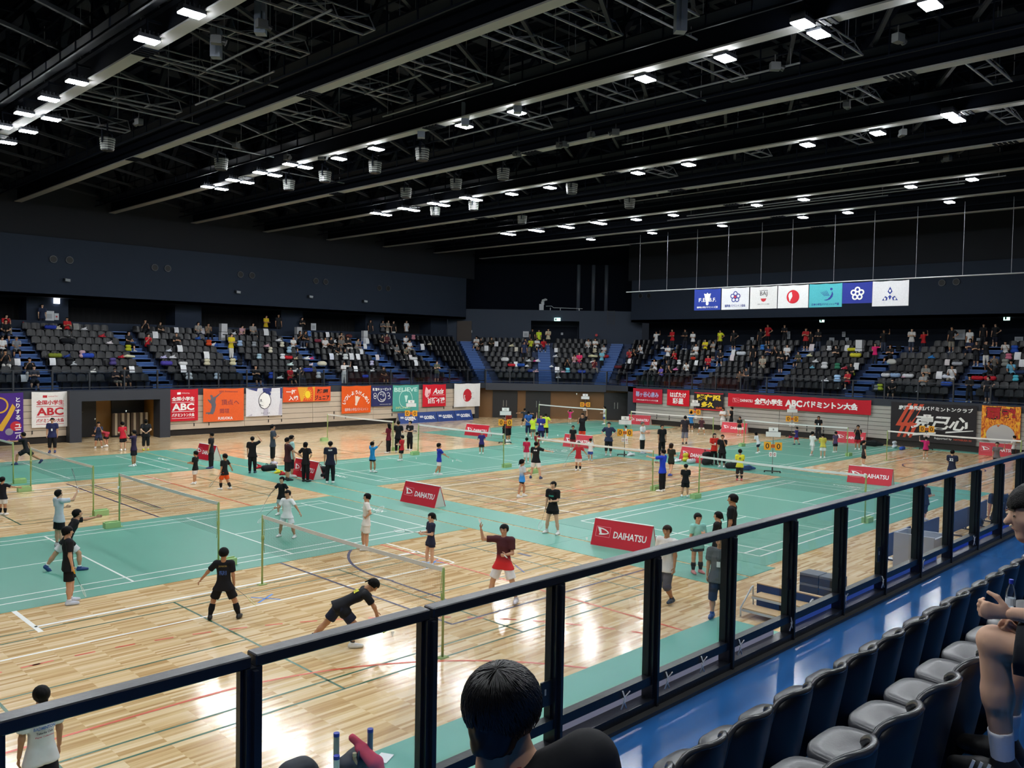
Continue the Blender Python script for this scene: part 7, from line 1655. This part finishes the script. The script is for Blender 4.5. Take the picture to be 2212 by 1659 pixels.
for lab, l in items.items():
    l.sort()
    for n, (px, i) in enumerate(l):
        _, py, kind, col, s = STUFF_SLOTS[i]; x, y, zf, hd, k, side = s
        L = lab if len(l) == 1 else (['left', 'middle', 'right', 'far right', 'rightmost'][min(n, 4)] if len(l) > 2 else ['left-hand', 'right-hand'][n]) + ' ' + lab
        on_seat = kind not in ('tower',)
        zz = zf + (0.46 if on_seat else 0.0)
        if kind == 'paper': zz = zf + 0.42
        fwd = np.array([math.cos(hd + math.pi / 2), math.sin(hd + math.pi / 2)]); bx, by = (x, y) if kind != 'paper' else (x + fwd[0] * -.12, y + fwd[1] * -.12)
        t = thing(NM[kind], L, CT[kind], (bx, by, zz), hd + (float(rng2.uniform(-.5, .5)) if kind not in ('paper', 'tower') else 0), 'belongings left in the far stands')
        for pn, me in KIT[kind]: inst(pn, me, cloth(col) if pn not in ('handle', 'strap') else plain('#202126', .6), t)
        sc = float(rng2.uniform(.85, 1.15)); t.scale = (sc, sc, sc)

# ================================================================== PROPS ON THE FLOOR
M_navyp = mat('stage_navy', '#1e2a52', 0.6, noise=0.3, nscale=12); M_ply = mat('plywood', '#c9a876', 0.55, noise=0.1, nscale=6); M_pipe = mat('white_pipe', '#c9ced2', 0.35, 0.2)
t = thing('stage_steps', 'small portable wooden steps with a navy back panel below the railing', 'steps', (16.14, 8.68, 0.0))
MB().box((0, -2.0, 0), (0.06, 0, 0.5)).build('back_panel', M_navyp, t); MB().box((-0.01, -2.0, 0.5), (0.07, 0, 0.52)).build('panel_cap', M_ply, t)
for x0, z in ((-0.78, 0.18), (-0.4, 0.36)):
    s = MB().box((x0, -1.35, z - 0.03), (x0 + 0.36, -0.12, z)).build('tread', M_ply, t); MB().box((x0 - 0.01, -1.36, z - 0.07), (x0 + 0.02, -0.11, z - 0.025)).build('nosing', M_pipe, s)
for y in (-0.1, -1.37):
    MB().tube([(-0.82, y, 0.007), (-0.82, y, 0.18), (-0.40, y, 0.52), (-0.34, y, 0.54), (-0.31, y, 0.007)], 0.018, 6).build('side_frame', M_pipe, t, smooth=True)
M_case = mat('case_black', '#20262b', 0.4); M_caset = mat('case_top', '#5d6062', 0.35)
for i, (dy, dz) in enumerate(((0, 0), (-0.45, 0), (0, 0.222), (-0.45, 0.222))):
    t = thing('equipment_case', '%s %s black equipment case behind the portable steps' % (('lower', 'upper')[i // 2], ('left', 'right')[i % 2]), 'case', (17.95, 8.62 + dy, 0.0 + dz), 0, 'black equipment cases')
    MB().box((0, -0.43, 0), (0.44, 0, 0.16)).build('body', M_case, t); MB().box((-0.004, -0.434, 0.16), (0.444, 0.004, 0.22)).build('lid', M_caset, t, bevel=0.01)
t = thing('lectern_desk', 'grey lectern desk with an open tray top behind the glass panes', 'lectern', (21.05, 7.76, 0), 0); M_lec = mat('lectern_grey', '#9a9ea6', 0.45)
MB().box((0, -0.92, 0), (0.06, 0, 1.05)).build('side_panel', M_lec, t); MB().box((0.06, -0.92, 0), (0.78, -0.86, 1.0)).build('front_panel', M_lec, t); MB().box((0.06, -0.06, 0), (0.78, 0.0, 1.05)).build('front_panel', M_lec, t)
MB().box((0.72, -0.86, 0), (0.78, -0.06, 1.05)).build('side_panel', M_lec, t); MB().box((0.06, -0.86, 0.86), (0.72, -0.06, 0.9)).build('tray', mat('tray_pale', '#d8dadd', 0.4), t)
MB().tube([(0.3, -0.3, 0.9), (0.3, -0.3, 1.15)], 0.008, 6).build('microphone_stem', M_blk, t)
M_div = mat('divider_blue', '#1d3f74', 0.6, noise=0.1, nscale=5)
for k, (x0, y0, x1, y1) in enumerate(((22.3, 8.45, 24.1, 8.45), (24.55, 8.4, 26.15, 8.39), (27.0, 8.36, 28.75, 8.35), (29.1, 8.3, 30.7, 8.4), (31.1, 8.3, 32.7, 8.3))):
    L = math.hypot(x1 - x0, y1 - y0); t = thing('court_divider', 'blue folding court divider, %s from the left behind the panes' % ordn[k + 1], 'divider', (x0, y0, 0), math.atan2(y1 - y0, x1 - x0), 'blue court dividers')
    MB().box((0, -0.015, 0.08), (L, 0.015, 0.68)).build('panel', M_div, t)
    for x in (0.25, L - 0.25): MB().bar((x, -0.28, 0.015), (x, 0.28, 0.015), 0.04, 0.03).bar((x, 0, 0.02), (x, 0, 0.1), 0.03).build('foot', M_blk, t)
for k, (px, py) in enumerate(((1905, 1212), (1918, 1206))):
    p = G(px, py); o = MB().box((-0.16, -0.11, 0.001), (0.16, 0.11, 0.006)).build('paper_sheet', M_card); o.location = tuple(p); o.rotation_euler = (0, 0, 0.4 * k); tag(o, '%s white paper sheet on the floor beside the lectern' % ('left', 'right')[k], 'paper', 'paper sheets')
# things standing below the railing at the bottom edge
def at_pt(px, py, z): return tuple(G(px, py, z))
for k, (px, py, z, lab) in enumerate(((727, 1583, .75, 'grey shuttlecock tube with blue cap, left of the red towel'), (800, 1574, .72, 'grey and blue shuttlecock tube behind the red towel'), (727, 1632, .62, 'white shuttlecock tube, lower left of the red towel'))):
    x, y, zz = at_pt(px, py, z); t = thing('shuttle_tube', lab, 'tube', (x, y, zz - .4), 0, 'shuttlecock tubes')
    MB().lathe([(.034, 0), (.034, .39)], n=14).build('tube_body', plain(('#8d9094', '#4a5a78', '#c9ced6')[k], .35), t, smooth=False); MB().lathe([(.036, .36), (.036, .4)], n=14).build('cap', plain('#1f2fa0', .4), t)
x, y, _ = at_pt(765, 1630, .42); t = thing('open_bag', 'open black sports bag under the red towel at the bottom edge', 'bag', (x, y, .006), .4)
V, Q = soft([((-.2, 0, .14), (.2, 0, .14), .14, .14), ((-.18, 0, .34), (.16, 0, .36), .13, .12)], .022, .06, .006); obj('bag_body', np_mesh('bag_body', V, Q), mat('bag_black', '#1b1d22', .6), t); MB().tube([(-.12, -.12, .42), (-.05, -.1, .5), (.08, -.1, .5), (.14, -.12, .42)], .012, 5).build('strap', plain('#202126', .6), t, smooth=True)
V, Q = soft([((-.03, 0, .62), (.12, .0, .5), .045, .05), ((.12, 0, .5), (.27, -.05, .34), .05, .07), ((.27, -.05, .34), (.34, -.1, .1), .07, .09), ((.05, -.06, .52), (.2, -.12, .36), .04, .05), ((.3, -.1, .12), (.5, -.05, .08), .07, .06)], .02, .04, .008)
o = obj('red_towel', np_mesh('red_towel', V, Q), cloth('#c84a5f')); o.location = (x, y, 0); o.rotation_euler = (0, 0, -.7); tag(o, 'crumpled coral red towel draped over the open black bag', 'towel')
x2, y2, z2 = at_pt(766, 1630, .5); t = thing('drink_bottle', 'brown and beige bottle standing in the open bag', 'bottle', (x2, y2, z2 - .28)); MB().lathe([(.03, 0), (.034, .02), (.034, .19), (.02, .24), (.022, .28)], n=12).build('bottle_body', plain('#a08a70', .4), t, smooth=True); MB().lathe([(.024, .26), (.024, .3)], n=12).build('lid', plain('#b9a98a', .4), t)
p = G(829, 1640); o = MB().box((-.12, -.09, 0.008), (.12, .09, .02)).build('score_sheet', M_card); o.location = (p[0], p[1], 0); o.rotation_euler = (0, 0, .5); tag(o, 'white folded score sheet on the green runner by the red towel', 'paper')
x, y, _ = at_pt(640, 1652, .35); V, Q = soft([((-.14, 0, .1), (.14, 0, .1), .16, .16), ((-.08, 0, .2), (.08, 0, .2), .14, .14)], .03, .08); o = obj('round_bag', np_mesh('round_bag', V, Q), mat('bag_black', '#1b1d22', .6)); o.location = (x, y, .08); tag(o, 'round black bag just showing at the bottom edge', 'bag')
# bags and bottles beside the signs
def kit_item(kind, label, px, py, col, s=1.0, rz=0.0):
    p = G(px, py); t = thing(NM[kind], label, CT[kind], (p[0], p[1], TM), rz); t.scale = (s, s, s)
    for pn, me in KIT[kind]: inst(pn, me, cloth(col) if pn not in ('handle', 'strap') else plain('#202126', .6), t)
kit_item('bag', 'black sports bag on the mat behind the child in yellow', 1584, 1012, '#17181c', 1.1, 2.4); kit_item('racketbag', 'dark blue racket bag lying right of the child in yellow', 1612, 1017, '#2d4a80', 1.1, -.7)
kit_item('cloth', 'white bundle at the left foot of the red sign with bags', 1463, 998, '#e4e4e6', 1.1); kit_item('pack', 'yellow and white rucksack before the red sign', 1481, 997, '#c9c23a', 1.0); kit_item('bag', 'white and grey bag before the red sign', 1493, 1001, '#c9ccd0', .9); kit_item('pack', 'tall black rucksack at the right end of the red sign', 1526, 1004, '#1d1e22', 1.5)
kit_item('bag', 'black bag at the feet of the group beside the hidden sign', 581, 1017, '#1c1e22', 1.0); kit_item('cloth', 'red cloth on the mat beside the woman with the phone', 562, 1012, '#b8262e', .9); kit_item('cloth', 'yellow cloth on the mat left of the man in maroon', 602, 1022, '#d8d23a', .9); kit_item('cloth', 'dark red cloth on the mat left of the man in maroon', 612, 1026, '#c03038', .8)
kit_item('pack', 'black bag beside the tall youth in navy', 695, 1034, '#15161b', 1.2); kit_item('racketbag', 'black racket bag at the foot of the grey bleacher', 1882, 965, '#17181b', 1.7, -1.4); kit_item('bag', 'blue bag at the foot of the black and orange banner', 1949, 972, '#2f55b0', .8); kit_item('pack', 'white rucksack at the foot of the black and orange banner', 1932, 968, '#cfd3da', 1.0)
kit_item('bag', 'blue bag on the floor before the corner doors', 1312, 905, '#2c4a8e', .9); kit_item('cloth', 'white towel on the floor under score stand 10', 1362, 985, '#e2e4e6', 1.2); kit_item('cloth', 'red cloth beside the score stand before the long red banner', 1707, 946, '#c24050', .8)
for k, (px, py) in enumerate(((590, 1016), (598, 1014), (1512, 1003), (1264, 902), (1269, 903), (1273, 903), (1652, 933), (1657, 934))):
    p = G(px, py); t = thing('water_bottle', '%s plastic bottle standing on the hall floor, counted from the left' % ordn[1 + sorted((590, 598, 1512, 1264, 1269, 1273, 1652, 1657)).index(px)], 'bottle', (p[0], p[1], TM), 0, 'bottles on the floor')
    MB().lathe([(.035, 0), (.038, .02), (.038, .18), (.016, .23)], n=10).build('bottle_body', plain('#cfd8e0', .2), t, smooth=True); MB().lathe([(.017, .22), (.017, .25)], n=8).build('bottle_cap', plain(('#e8e8e8', '#2a50b0')[k % 2], .4), t)
for k, (px, py, z) in enumerate(((272, 890, 1.9), (205, 907, 1.1), (1246, 853, 2.9), (255, 1057, 1.1), (899, 992, 0), (978, 998, 0), (986, 996, 0), (1268, 1167, 0), (1205, 942, 0.02), (848, 1375, .05))):
    p = G(px, py, z + TM); shuttle(p, 'white shuttlecock %s, %s from the left' % ('in the air' if z > .5 else 'near the floor', ordn[1 + sorted((272, 205, 1246, 255, 899, 978, 986, 1268, 1205, 848)).index(px)]), (0.3, 0.4, 1))
racket(G(828, 1366, .12), np.array([.9, .15, .12]), 'racket lying in front of the bending player', '#b8b8a2', '#c8d23a', nrm=(0, 0, 1))
# folded accordion screens on a trolley before the left doors
for k in range(4):
    x = 18.35 + .52 * k; t = thing('folded_screen', '%s folded screen stored before the right-hand black door' % ordn[k + 1], 'screen', (x, 50.1, 0), 0, 'folded screens by the door')
    for q in range(3): MB().box((q * .15, -.12 + .03 * (q % 2), .1), (q * .15 + .14, .12 + .03 * (q % 2), 1.35)).build('screen_leaf', plain(('#4a3a2c', '#b9aa90')[(k + q) % 2], .6), t)
    MB().box((0, -.15, .03), (.44, .15, .09)).build('trolley', M_blk, t)

# ================================================================== FITTINGS ON THE FAR WALLS
def disc_ring(name, label, p, ex, nrm, r):
    t = thing(name, label, 'loudspeaker', tuple(p), 0, 'round wall loudspeakers'); ex = np.asarray(ex, float); nrm = np.asarray(nrm, float); up = np.array([0, 0, 1.0])
    m = MB(); m.tube([np.zeros(3), nrm * .06], [r, r * .94], 20); m.build('rim', plain('#3a3f48', .5), t); m = MB(); m.tube([nrm * .055, nrm * .065], [r * .78, r * .78], 20); m.build('cone', plain('#07080b', .6), t)
n = 0
for px, py in ((115, 560), (150, 562), (334, 578), (362, 580), (519, 593), (544, 595), (682, 607), (703, 609), (819, 622), (838, 623)):
    n += 1; disc_ring('wall_speaker', 'round black wall speaker on the left wall, %s from the left' % ordn[n], onY(px, py, WL - .02), (1, 0, 0), (0, -1, 0), .24)
for i, (px, py) in enumerate(((2035, 611), (2066, 609), (1384, 639), (1402, 639))):
    disc_ring('wall_speaker', ('left of the two round speakers right of the flags', 'right of the two round speakers right of the flags', 'left of the two round speakers under the flag rod end', 'right of the two round speakers under the flag rod end')[i], onX(px, py, WE - .02), (0, 1, 0), (-1, 0, 0), .24)
M_exit = mat('exit_lit', '#b9f2e2', 0.4, emit=2.5)
def plate(name, label, cat, p, nrm, w, h, m, th=.05, extra=None):
    nrm = np.asarray(nrm, float); ex = np.cross(nrm, [0, 0, 1.0]); ang = math.atan2(nrm[1], nrm[0]) + math.pi / 2
    t = thing(name, label, cat, tuple(p), ang); MB().box((-w / 2, -th, -h / 2), (w / 2, 0, h / 2)).build('panel', m, t)
    if extra: MB().box(*extra[0]).build('mark', extra[1], t)
    return t
ncn = np.array([*(-cn), 0])
def on_corner(px, py, off=0.0):
    d = ray(px, py); o = B0 - cn * off; tt = (cn @ o) / (cn @ d[:2]); return CC + d * tt
plate('exit_sign', 'small lit exit sign over the corner doorway', 'sign', on_corner(1204, 690, .08), ncn, .55, .28, M_exit, .06, (((-.2, -.07, -.1), (-.08, -.06, .1)), plain('#1f7a5a')))
plate('exit_sign', 'small lit exit sign over the short-side stand, left one', 'sign', onX(1776, 692, WE + .9), (-1, 0, 0), .34, .28, M_exit, .06, (((-.1, -.07, -.1), (.0, -.06, .1)), plain('#1f7a5a')))
plate('exit_sign', 'small lit exit sign over the short-side stand, right one', 'sign', onX(2175, 687, WE + .9), (-1, 0, 0), .36, .3, M_exit, .06, (((-.1, -.07, -.1), (.0, -.06, .1)), plain('#1f7a5a')))
plate('exit_sign', 'bright white lit sign on the pillar over the left stand', 'sign', onY(122, 650, 58.25), (0, -1, 0), .34, .34, mat('lamp_white', '#eef4ff', .4, emit=6), .08)
M_note = plain('#c9cdd2', .6)
for i, (px, py, w, h, wall) in enumerate(((105, 682, .62, .6, 'L'), (122, 684, .26, .42, 'L'), (677, 706, .45, .55, 'L'), (1136, 722, .52, .52, 'C'), (1018, 716, .17, .2, 'C'), (1625, 734, .28, .42, 'E'), (1702, 724, .42, .62, 'E'), (1823, 722, .26, .4, 'E'), (1797, 734, .4, .34, 'E'), (1830, 735, .26, .4, 'E'), (2073, 723, .72, .7, 'E'), (2201, 733, .5, .34, 'E'), (2115, 735, .3, .3, 'E'), (1214, 721, .2, .2, 'D'))):
    p, nr = (onY(px, py, 58.25), (0, -1, 0)) if wall == 'L' else (on_corner(px, py, .05), ncn) if wall == 'C' else (on_corner(px, py, -2.4), ncn) if wall == 'D' else (onX(px, py, 64.1), (-1, 0, 0))
    plate('notice_board', 'pale notice on the far wall, %s from the left' % ordn[1 + sorted((105, 122, 677, 1136, 1018, 1625, 1702, 1823, 1797, 1830, 2073, 2201, 2115, 1214)).index(px)], 'notice', p, nr, w, h, M_note, .03, (((-.05, -.04, -.05), (.05, -.03, .05)), plain('#b8262e')) if i == 1 else (((-w * .3, -.035, -h * .3), (w * .3, -.03, h * .2)), plain('#a3a8af')))
# white robot-like camera unit with rail on top of the corner wall, ducts and ladder
bp_ = on_corner(1172, 668, -.4); t = thing('camera_unit', 'white swivel camera unit standing on top of the corner wall', 'camera', (bp_[0], bp_[1], CZ), cw_a)
MB().box((-.3, -.2, 0), (.1, .2, .55)).build('base', plain('#b9bfc6', .4), t); MB().lathe([(.16, .5), (.17, .75), (.12, .8)], n=12).build('column', plain('#c5cbd2', .4), t); MB().tube([(0, -.2, .85), (.25, .1, .98), (.4, .1, .95)], [.12, .11, .06], 8).build('camera_head', plain('#c9ced4', .4), t)
t = thing('pipe_rail', 'bent white pipe rail lying along the top of the corner wall', 'rail', (bp_[0], bp_[1], CZ), cw_a); MB().tube([(.3, 0, .38), (.8, 0, .4), (1.0, 0, .25), (3.6, 0, .2)], .03, 6).build('pipe', plain('#b5bac0', .4), t)
for x in (.7, 1.6, 3.3): MB().bar((x, 0, 0), (x, 0, .24), .05).build('stub', plain('#d2d6da', .4), t)
for k, px in enumerate((1249, 1281, 1309)):
    p = on_corner(px, 655, -5.0); o = MB().tube([(0, 0, 0), (0, 0, 4.6)], .19, 12).build('vertical_duct', mat('duct_grey', '#5d6672', .5), smooth=True); o.location = (p[0], p[1], CZ + .5); tag(o, 'grey vertical duct above the corner wall, %s from the left' % ordn[k + 1], 'duct', 'vertical ducts')
    o.location = (p[0], p[1], CZ)
p = on_corner(1320, 672, .06); t = thing('wall_ladder', 'dark ladder fixed to the right part of the corner wall', 'ladder', (p[0], p[1], CZ - 1.25), cw_a)
for x in (-.3, .3): MB().bar((x, 0, 0), (x, 0, 1.3), .05).build('stile', plain('#20242c', .5), t)
for z in np.arange(.15, 1.3, .22): MB().bar((-.3, 0, z), (.3, 0, z), .035).build('rung', plain('#20242c', .5), t)
p = on_corner(1288, 724, .05); o = MB().tube([(0, 0, 0), (0, 0, .25)], .12, 10).build('alarm_bell', plain('#c0242c', .4)); o.location = tuple(p); o.rotation_euler = (math.pi / 2, 0, cw_a); tag(o, 'red alarm fitting on the corner wall right of the doorway', 'alarm')
p = onY(50, 717, 57.6); o = MB().lathe([(.07, 0), (.07, .35), (.03, .42)], n=10).build('fire_extinguisher', plain('#d01f24', .35)); o.location = (p[0], 57.55, TOPZ + .02 - .42 * 0); tag(o, 'red fire extinguisher at the top of the leftmost stairs', 'extinguisher')
for i, (px, py) in enumerate(((139, 604), (508, 630), (665, 640), (783, 650))):
    p = onY(px, py, WL - .03); t = thing('wall_camera', 'small white camera under the left wall, %s from the left' % ordn[i + 1], 'camera', tuple(p), 0, 'wall cameras'); MB().box((-.06, -.25, -.08), (.06, 0, .08)).build('bracket', plain('#2b2f36', .5), t); MB().tube([(0, -.25, -.03), (.22, -.38, -.06)], .09, 8).build('camera_body', plain('#a9afb6', .4), t)

# ================================================================== THE TWO NEAR SPECTATORS
# ---- the dark-haired youth standing at the railing side, seen from behind
hc_ = CC + ray(1088, 1502) * 2.12
FLOOR2 = NEAR_DECK + NRISE
Hf = (CC + ray(1088, 1396) * 2.12)[2] - FLOOR2
J = skeleton(Hf, 'front', 'front', 'st', 'st', 14, -30, False, -10, -12)
f_rz = math.atan2(hc_[1], hc_[0]) - math.pi / 2 - math.radians(12)
c, s = math.cos(f_rz), math.sin(f_rz); Rz = np.array([[c, -s, 0], [s, c, 0], [0, 0, 1]])
loc = hc_ - Rz @ J['head']; loc[2] = FLOOR2
J2 = dict(J); dzh = hc_[2] - (J['head'][2] + FLOOR2)
ms = person_meshes(J, Hf, 0.011, 'tee', 'half', 0, fat=1.0)
t = place_person(J, ms, Hf, tuple(loc), f_rz, 'youth with thick black hair in a black shirt, seen from behind at the railing', dict(shirt='#121317', bottom='#16171b', shoe='#dddddd', skin=0), 'none', 'k', False)
m = MB()
for sg in (-1, 1): m.tube([J['neck'] + J['right'] * sg * .0 - J['fwd'] * .062 + J['up'] * .012, J['neck'] + J['right'] * sg * .058 - J['fwd'] * .015 + J['up'] * .01, J['neck'] + J['right'] * sg * .05 + J['fwd'] * .06 - J['up'] * .03], .005, 6)
m.build('neck_cord', plain('#a8202c', .6), t, smooth=True)
# hair: a full cap and many fine locks flowing from the whorl
V, Q = hair_template('nape', 0.045); V = V * np.array([1.03, 1.03, 1.03])
HM = Matrix([list(r) + [0] for r in (J['hR'] * J['hr'])] + [[0, 0, 0, 1]]); HM.translation = Vector(J['head'])
M_lock = mat('hair_strands', '#060506', 0.38, spec=0.35)
o = obj('hair', np_mesh('hair', V, Q), M_lock, t); o.matrix_local = HM
rg = np.random.default_rng(3); lk = MB()
ctr = np.array([0, -.15, .27]); rad = np.array([.875, 1.02, .90]); wh = _n([.04, -.55, .85])
e1 = _n(np.cross(wh, [1, 0, 0])); e2 = np.cross(wh, e1)
for i in range(1500):
    a = rg.uniform(0, 2 * math.pi); r0 = rg.uniform(0, 1) ** .7 * 1.5; L = rg.uniform(.35, .75); tw = rg.uniform(-.1, .3); pts = []; ok = True
    for q in range(7):
        th = r0 + L * q / 6; aa = a + tw * q / 6 + .35 * math.exp(-th * 4)
        d = wh * math.cos(th) + (e1 * math.cos(aa) + e2 * math.sin(aa)) * math.sin(th); p = ctr + d * rad * (1.0 + .012 * rg.uniform(0, 1) + .02 * q / 6 * rg.uniform(.0, 1))
        if p[2] < -.55 or (p[1] > .42 and p[2] < .34): break
        pts.append(p)
    if len(pts) < 3: continue
    n_ = len(pts); lk.tube(pts, [.005 + .011 * math.sin(math.pi * min(1, (q + .6) / n_)) for q in range(n_)], 4, False)
o = lk.build('hair_locks', M_lock, t, smooth=True, recalc=False); o.matrix_local = HM; o['kind'] = 'stuff'
# ---- the spectator sitting at the right edge, hands clasped over the knees
def pt(px, py, d): return CC + ray(px, py) * d
J = {}
kn = pt(2146, 1384, 3.55); an = np.array([kn[0] + .10, kn[1] - .03, NEAR_DECK + 2 * NRISE + .085])
an[:2] = pt(2170, 1590, 3.62)[:2]
J['knL'], J['anL'] = kn, an; J['knR'], J['anR'] = kn + (.27, -.02, 0), an + (.22, .05, 0)
J['hipL'], J['hipR'] = np.array([kn[0] + .06, kn[1] - .46, kn[2] - .02]), np.array([kn[0] + .24, kn[1] - .46, kn[2] - .02])
J['pel'] = (J['hipL'] + J['hipR']) / 2 + (0, -.03, .04); hd_ = pt(2236, 1112, 3.52); J['head'] = hd_
J['neck'] = hd_ + (.02, -.10, -.15); J['chest'] = J['pel'] * .36 + J['neck'] * .64 + (0, -.05, 0); J['waist'] = J['pel'] * .7 + J['neck'] * .3 + (0, -.05, 0)
J['up'] = _n(J['neck'] - J['pel']); J['right'] = np.array([1.0, 0.0, 0.0]); J['fwd'] = _n(np.cross(J['up'], J['right'])); J['right'] = np.cross(J['fwd'], J['up'])
for sg, s in ((-1, 'L'), (1, 'R')):
    J['sh' + s] = J['neck'] - J['up'] * .04 + J['right'] * sg * .185
J['wrL'] = pt(2186, 1326, 3.47); J['elL'] = pt(2290, 1340, 3.40); J['wrR'] = pt(2196, 1345, 3.58); J['elR'] = pt(2300, 1350, 3.75)
hf = _n([-.45, .88, -.12]); hu = np.array([0, 0, 1.0]); hr_ = _n(np.cross(hf, hu)); J['hR'] = np.stack([hr_, hf, np.cross(hr_, hf)], 1); J['hr'] = .122
ms = person_meshes(J, 1.74, 0.011, 'tee', 'shorts', .30, fat=1.06, grip=('L', 'R'))
t = place_person(J, ms, 1.74, (0, 0, 0), 0, 'spectator in a maroon shirt and dark shorts sitting at the right edge', dict(shirt='#5e1c2b', bottom='#24262b', shoe='#17181b', sock='#e6e6ea', skin=2), 'fringe', 'k', True)
tv = _n(np.array([-.12, 1, 0.0])); sd = np.array([-1.0, -.12, 0])
for k in range(3):
    a_ = an + tv * (.045 + .03 * k) + np.array([-.052, 0, -.02]); MB().bar(a_ + (0, -.008, .03), a_ + (-.004, .012, -.035), .006, .012).build('shoe_stripe', M_signw, t)
# bottle on a seat of the second row
b_ = G(2182, 1318, NEAR_DECK + NRISE + .45); t = thing('water_bottle', 'clear plastic bottle with a blue cap on a near seat', 'bottle', tuple(b_))
M_pet = glass_mat('clear_plastic', (.82, .88, .93, 1), 1.0, .05)
MB().lathe([(.03, 0), (.034, .01), (.034, .12), (.03, .15), (.013, .19), (.013, .2)], n=14).build('bottle_body', M_pet, t, smooth=True); MB().lathe([(.015, .195), (.015, .225)], n=12).build('bottle_cap', plain('#2a3fc0', .4), t); MB().lathe([(.0345, .04), (.0345, .09)], n=14).build('bottle_label', plain('#e8ecf2', .5), t)
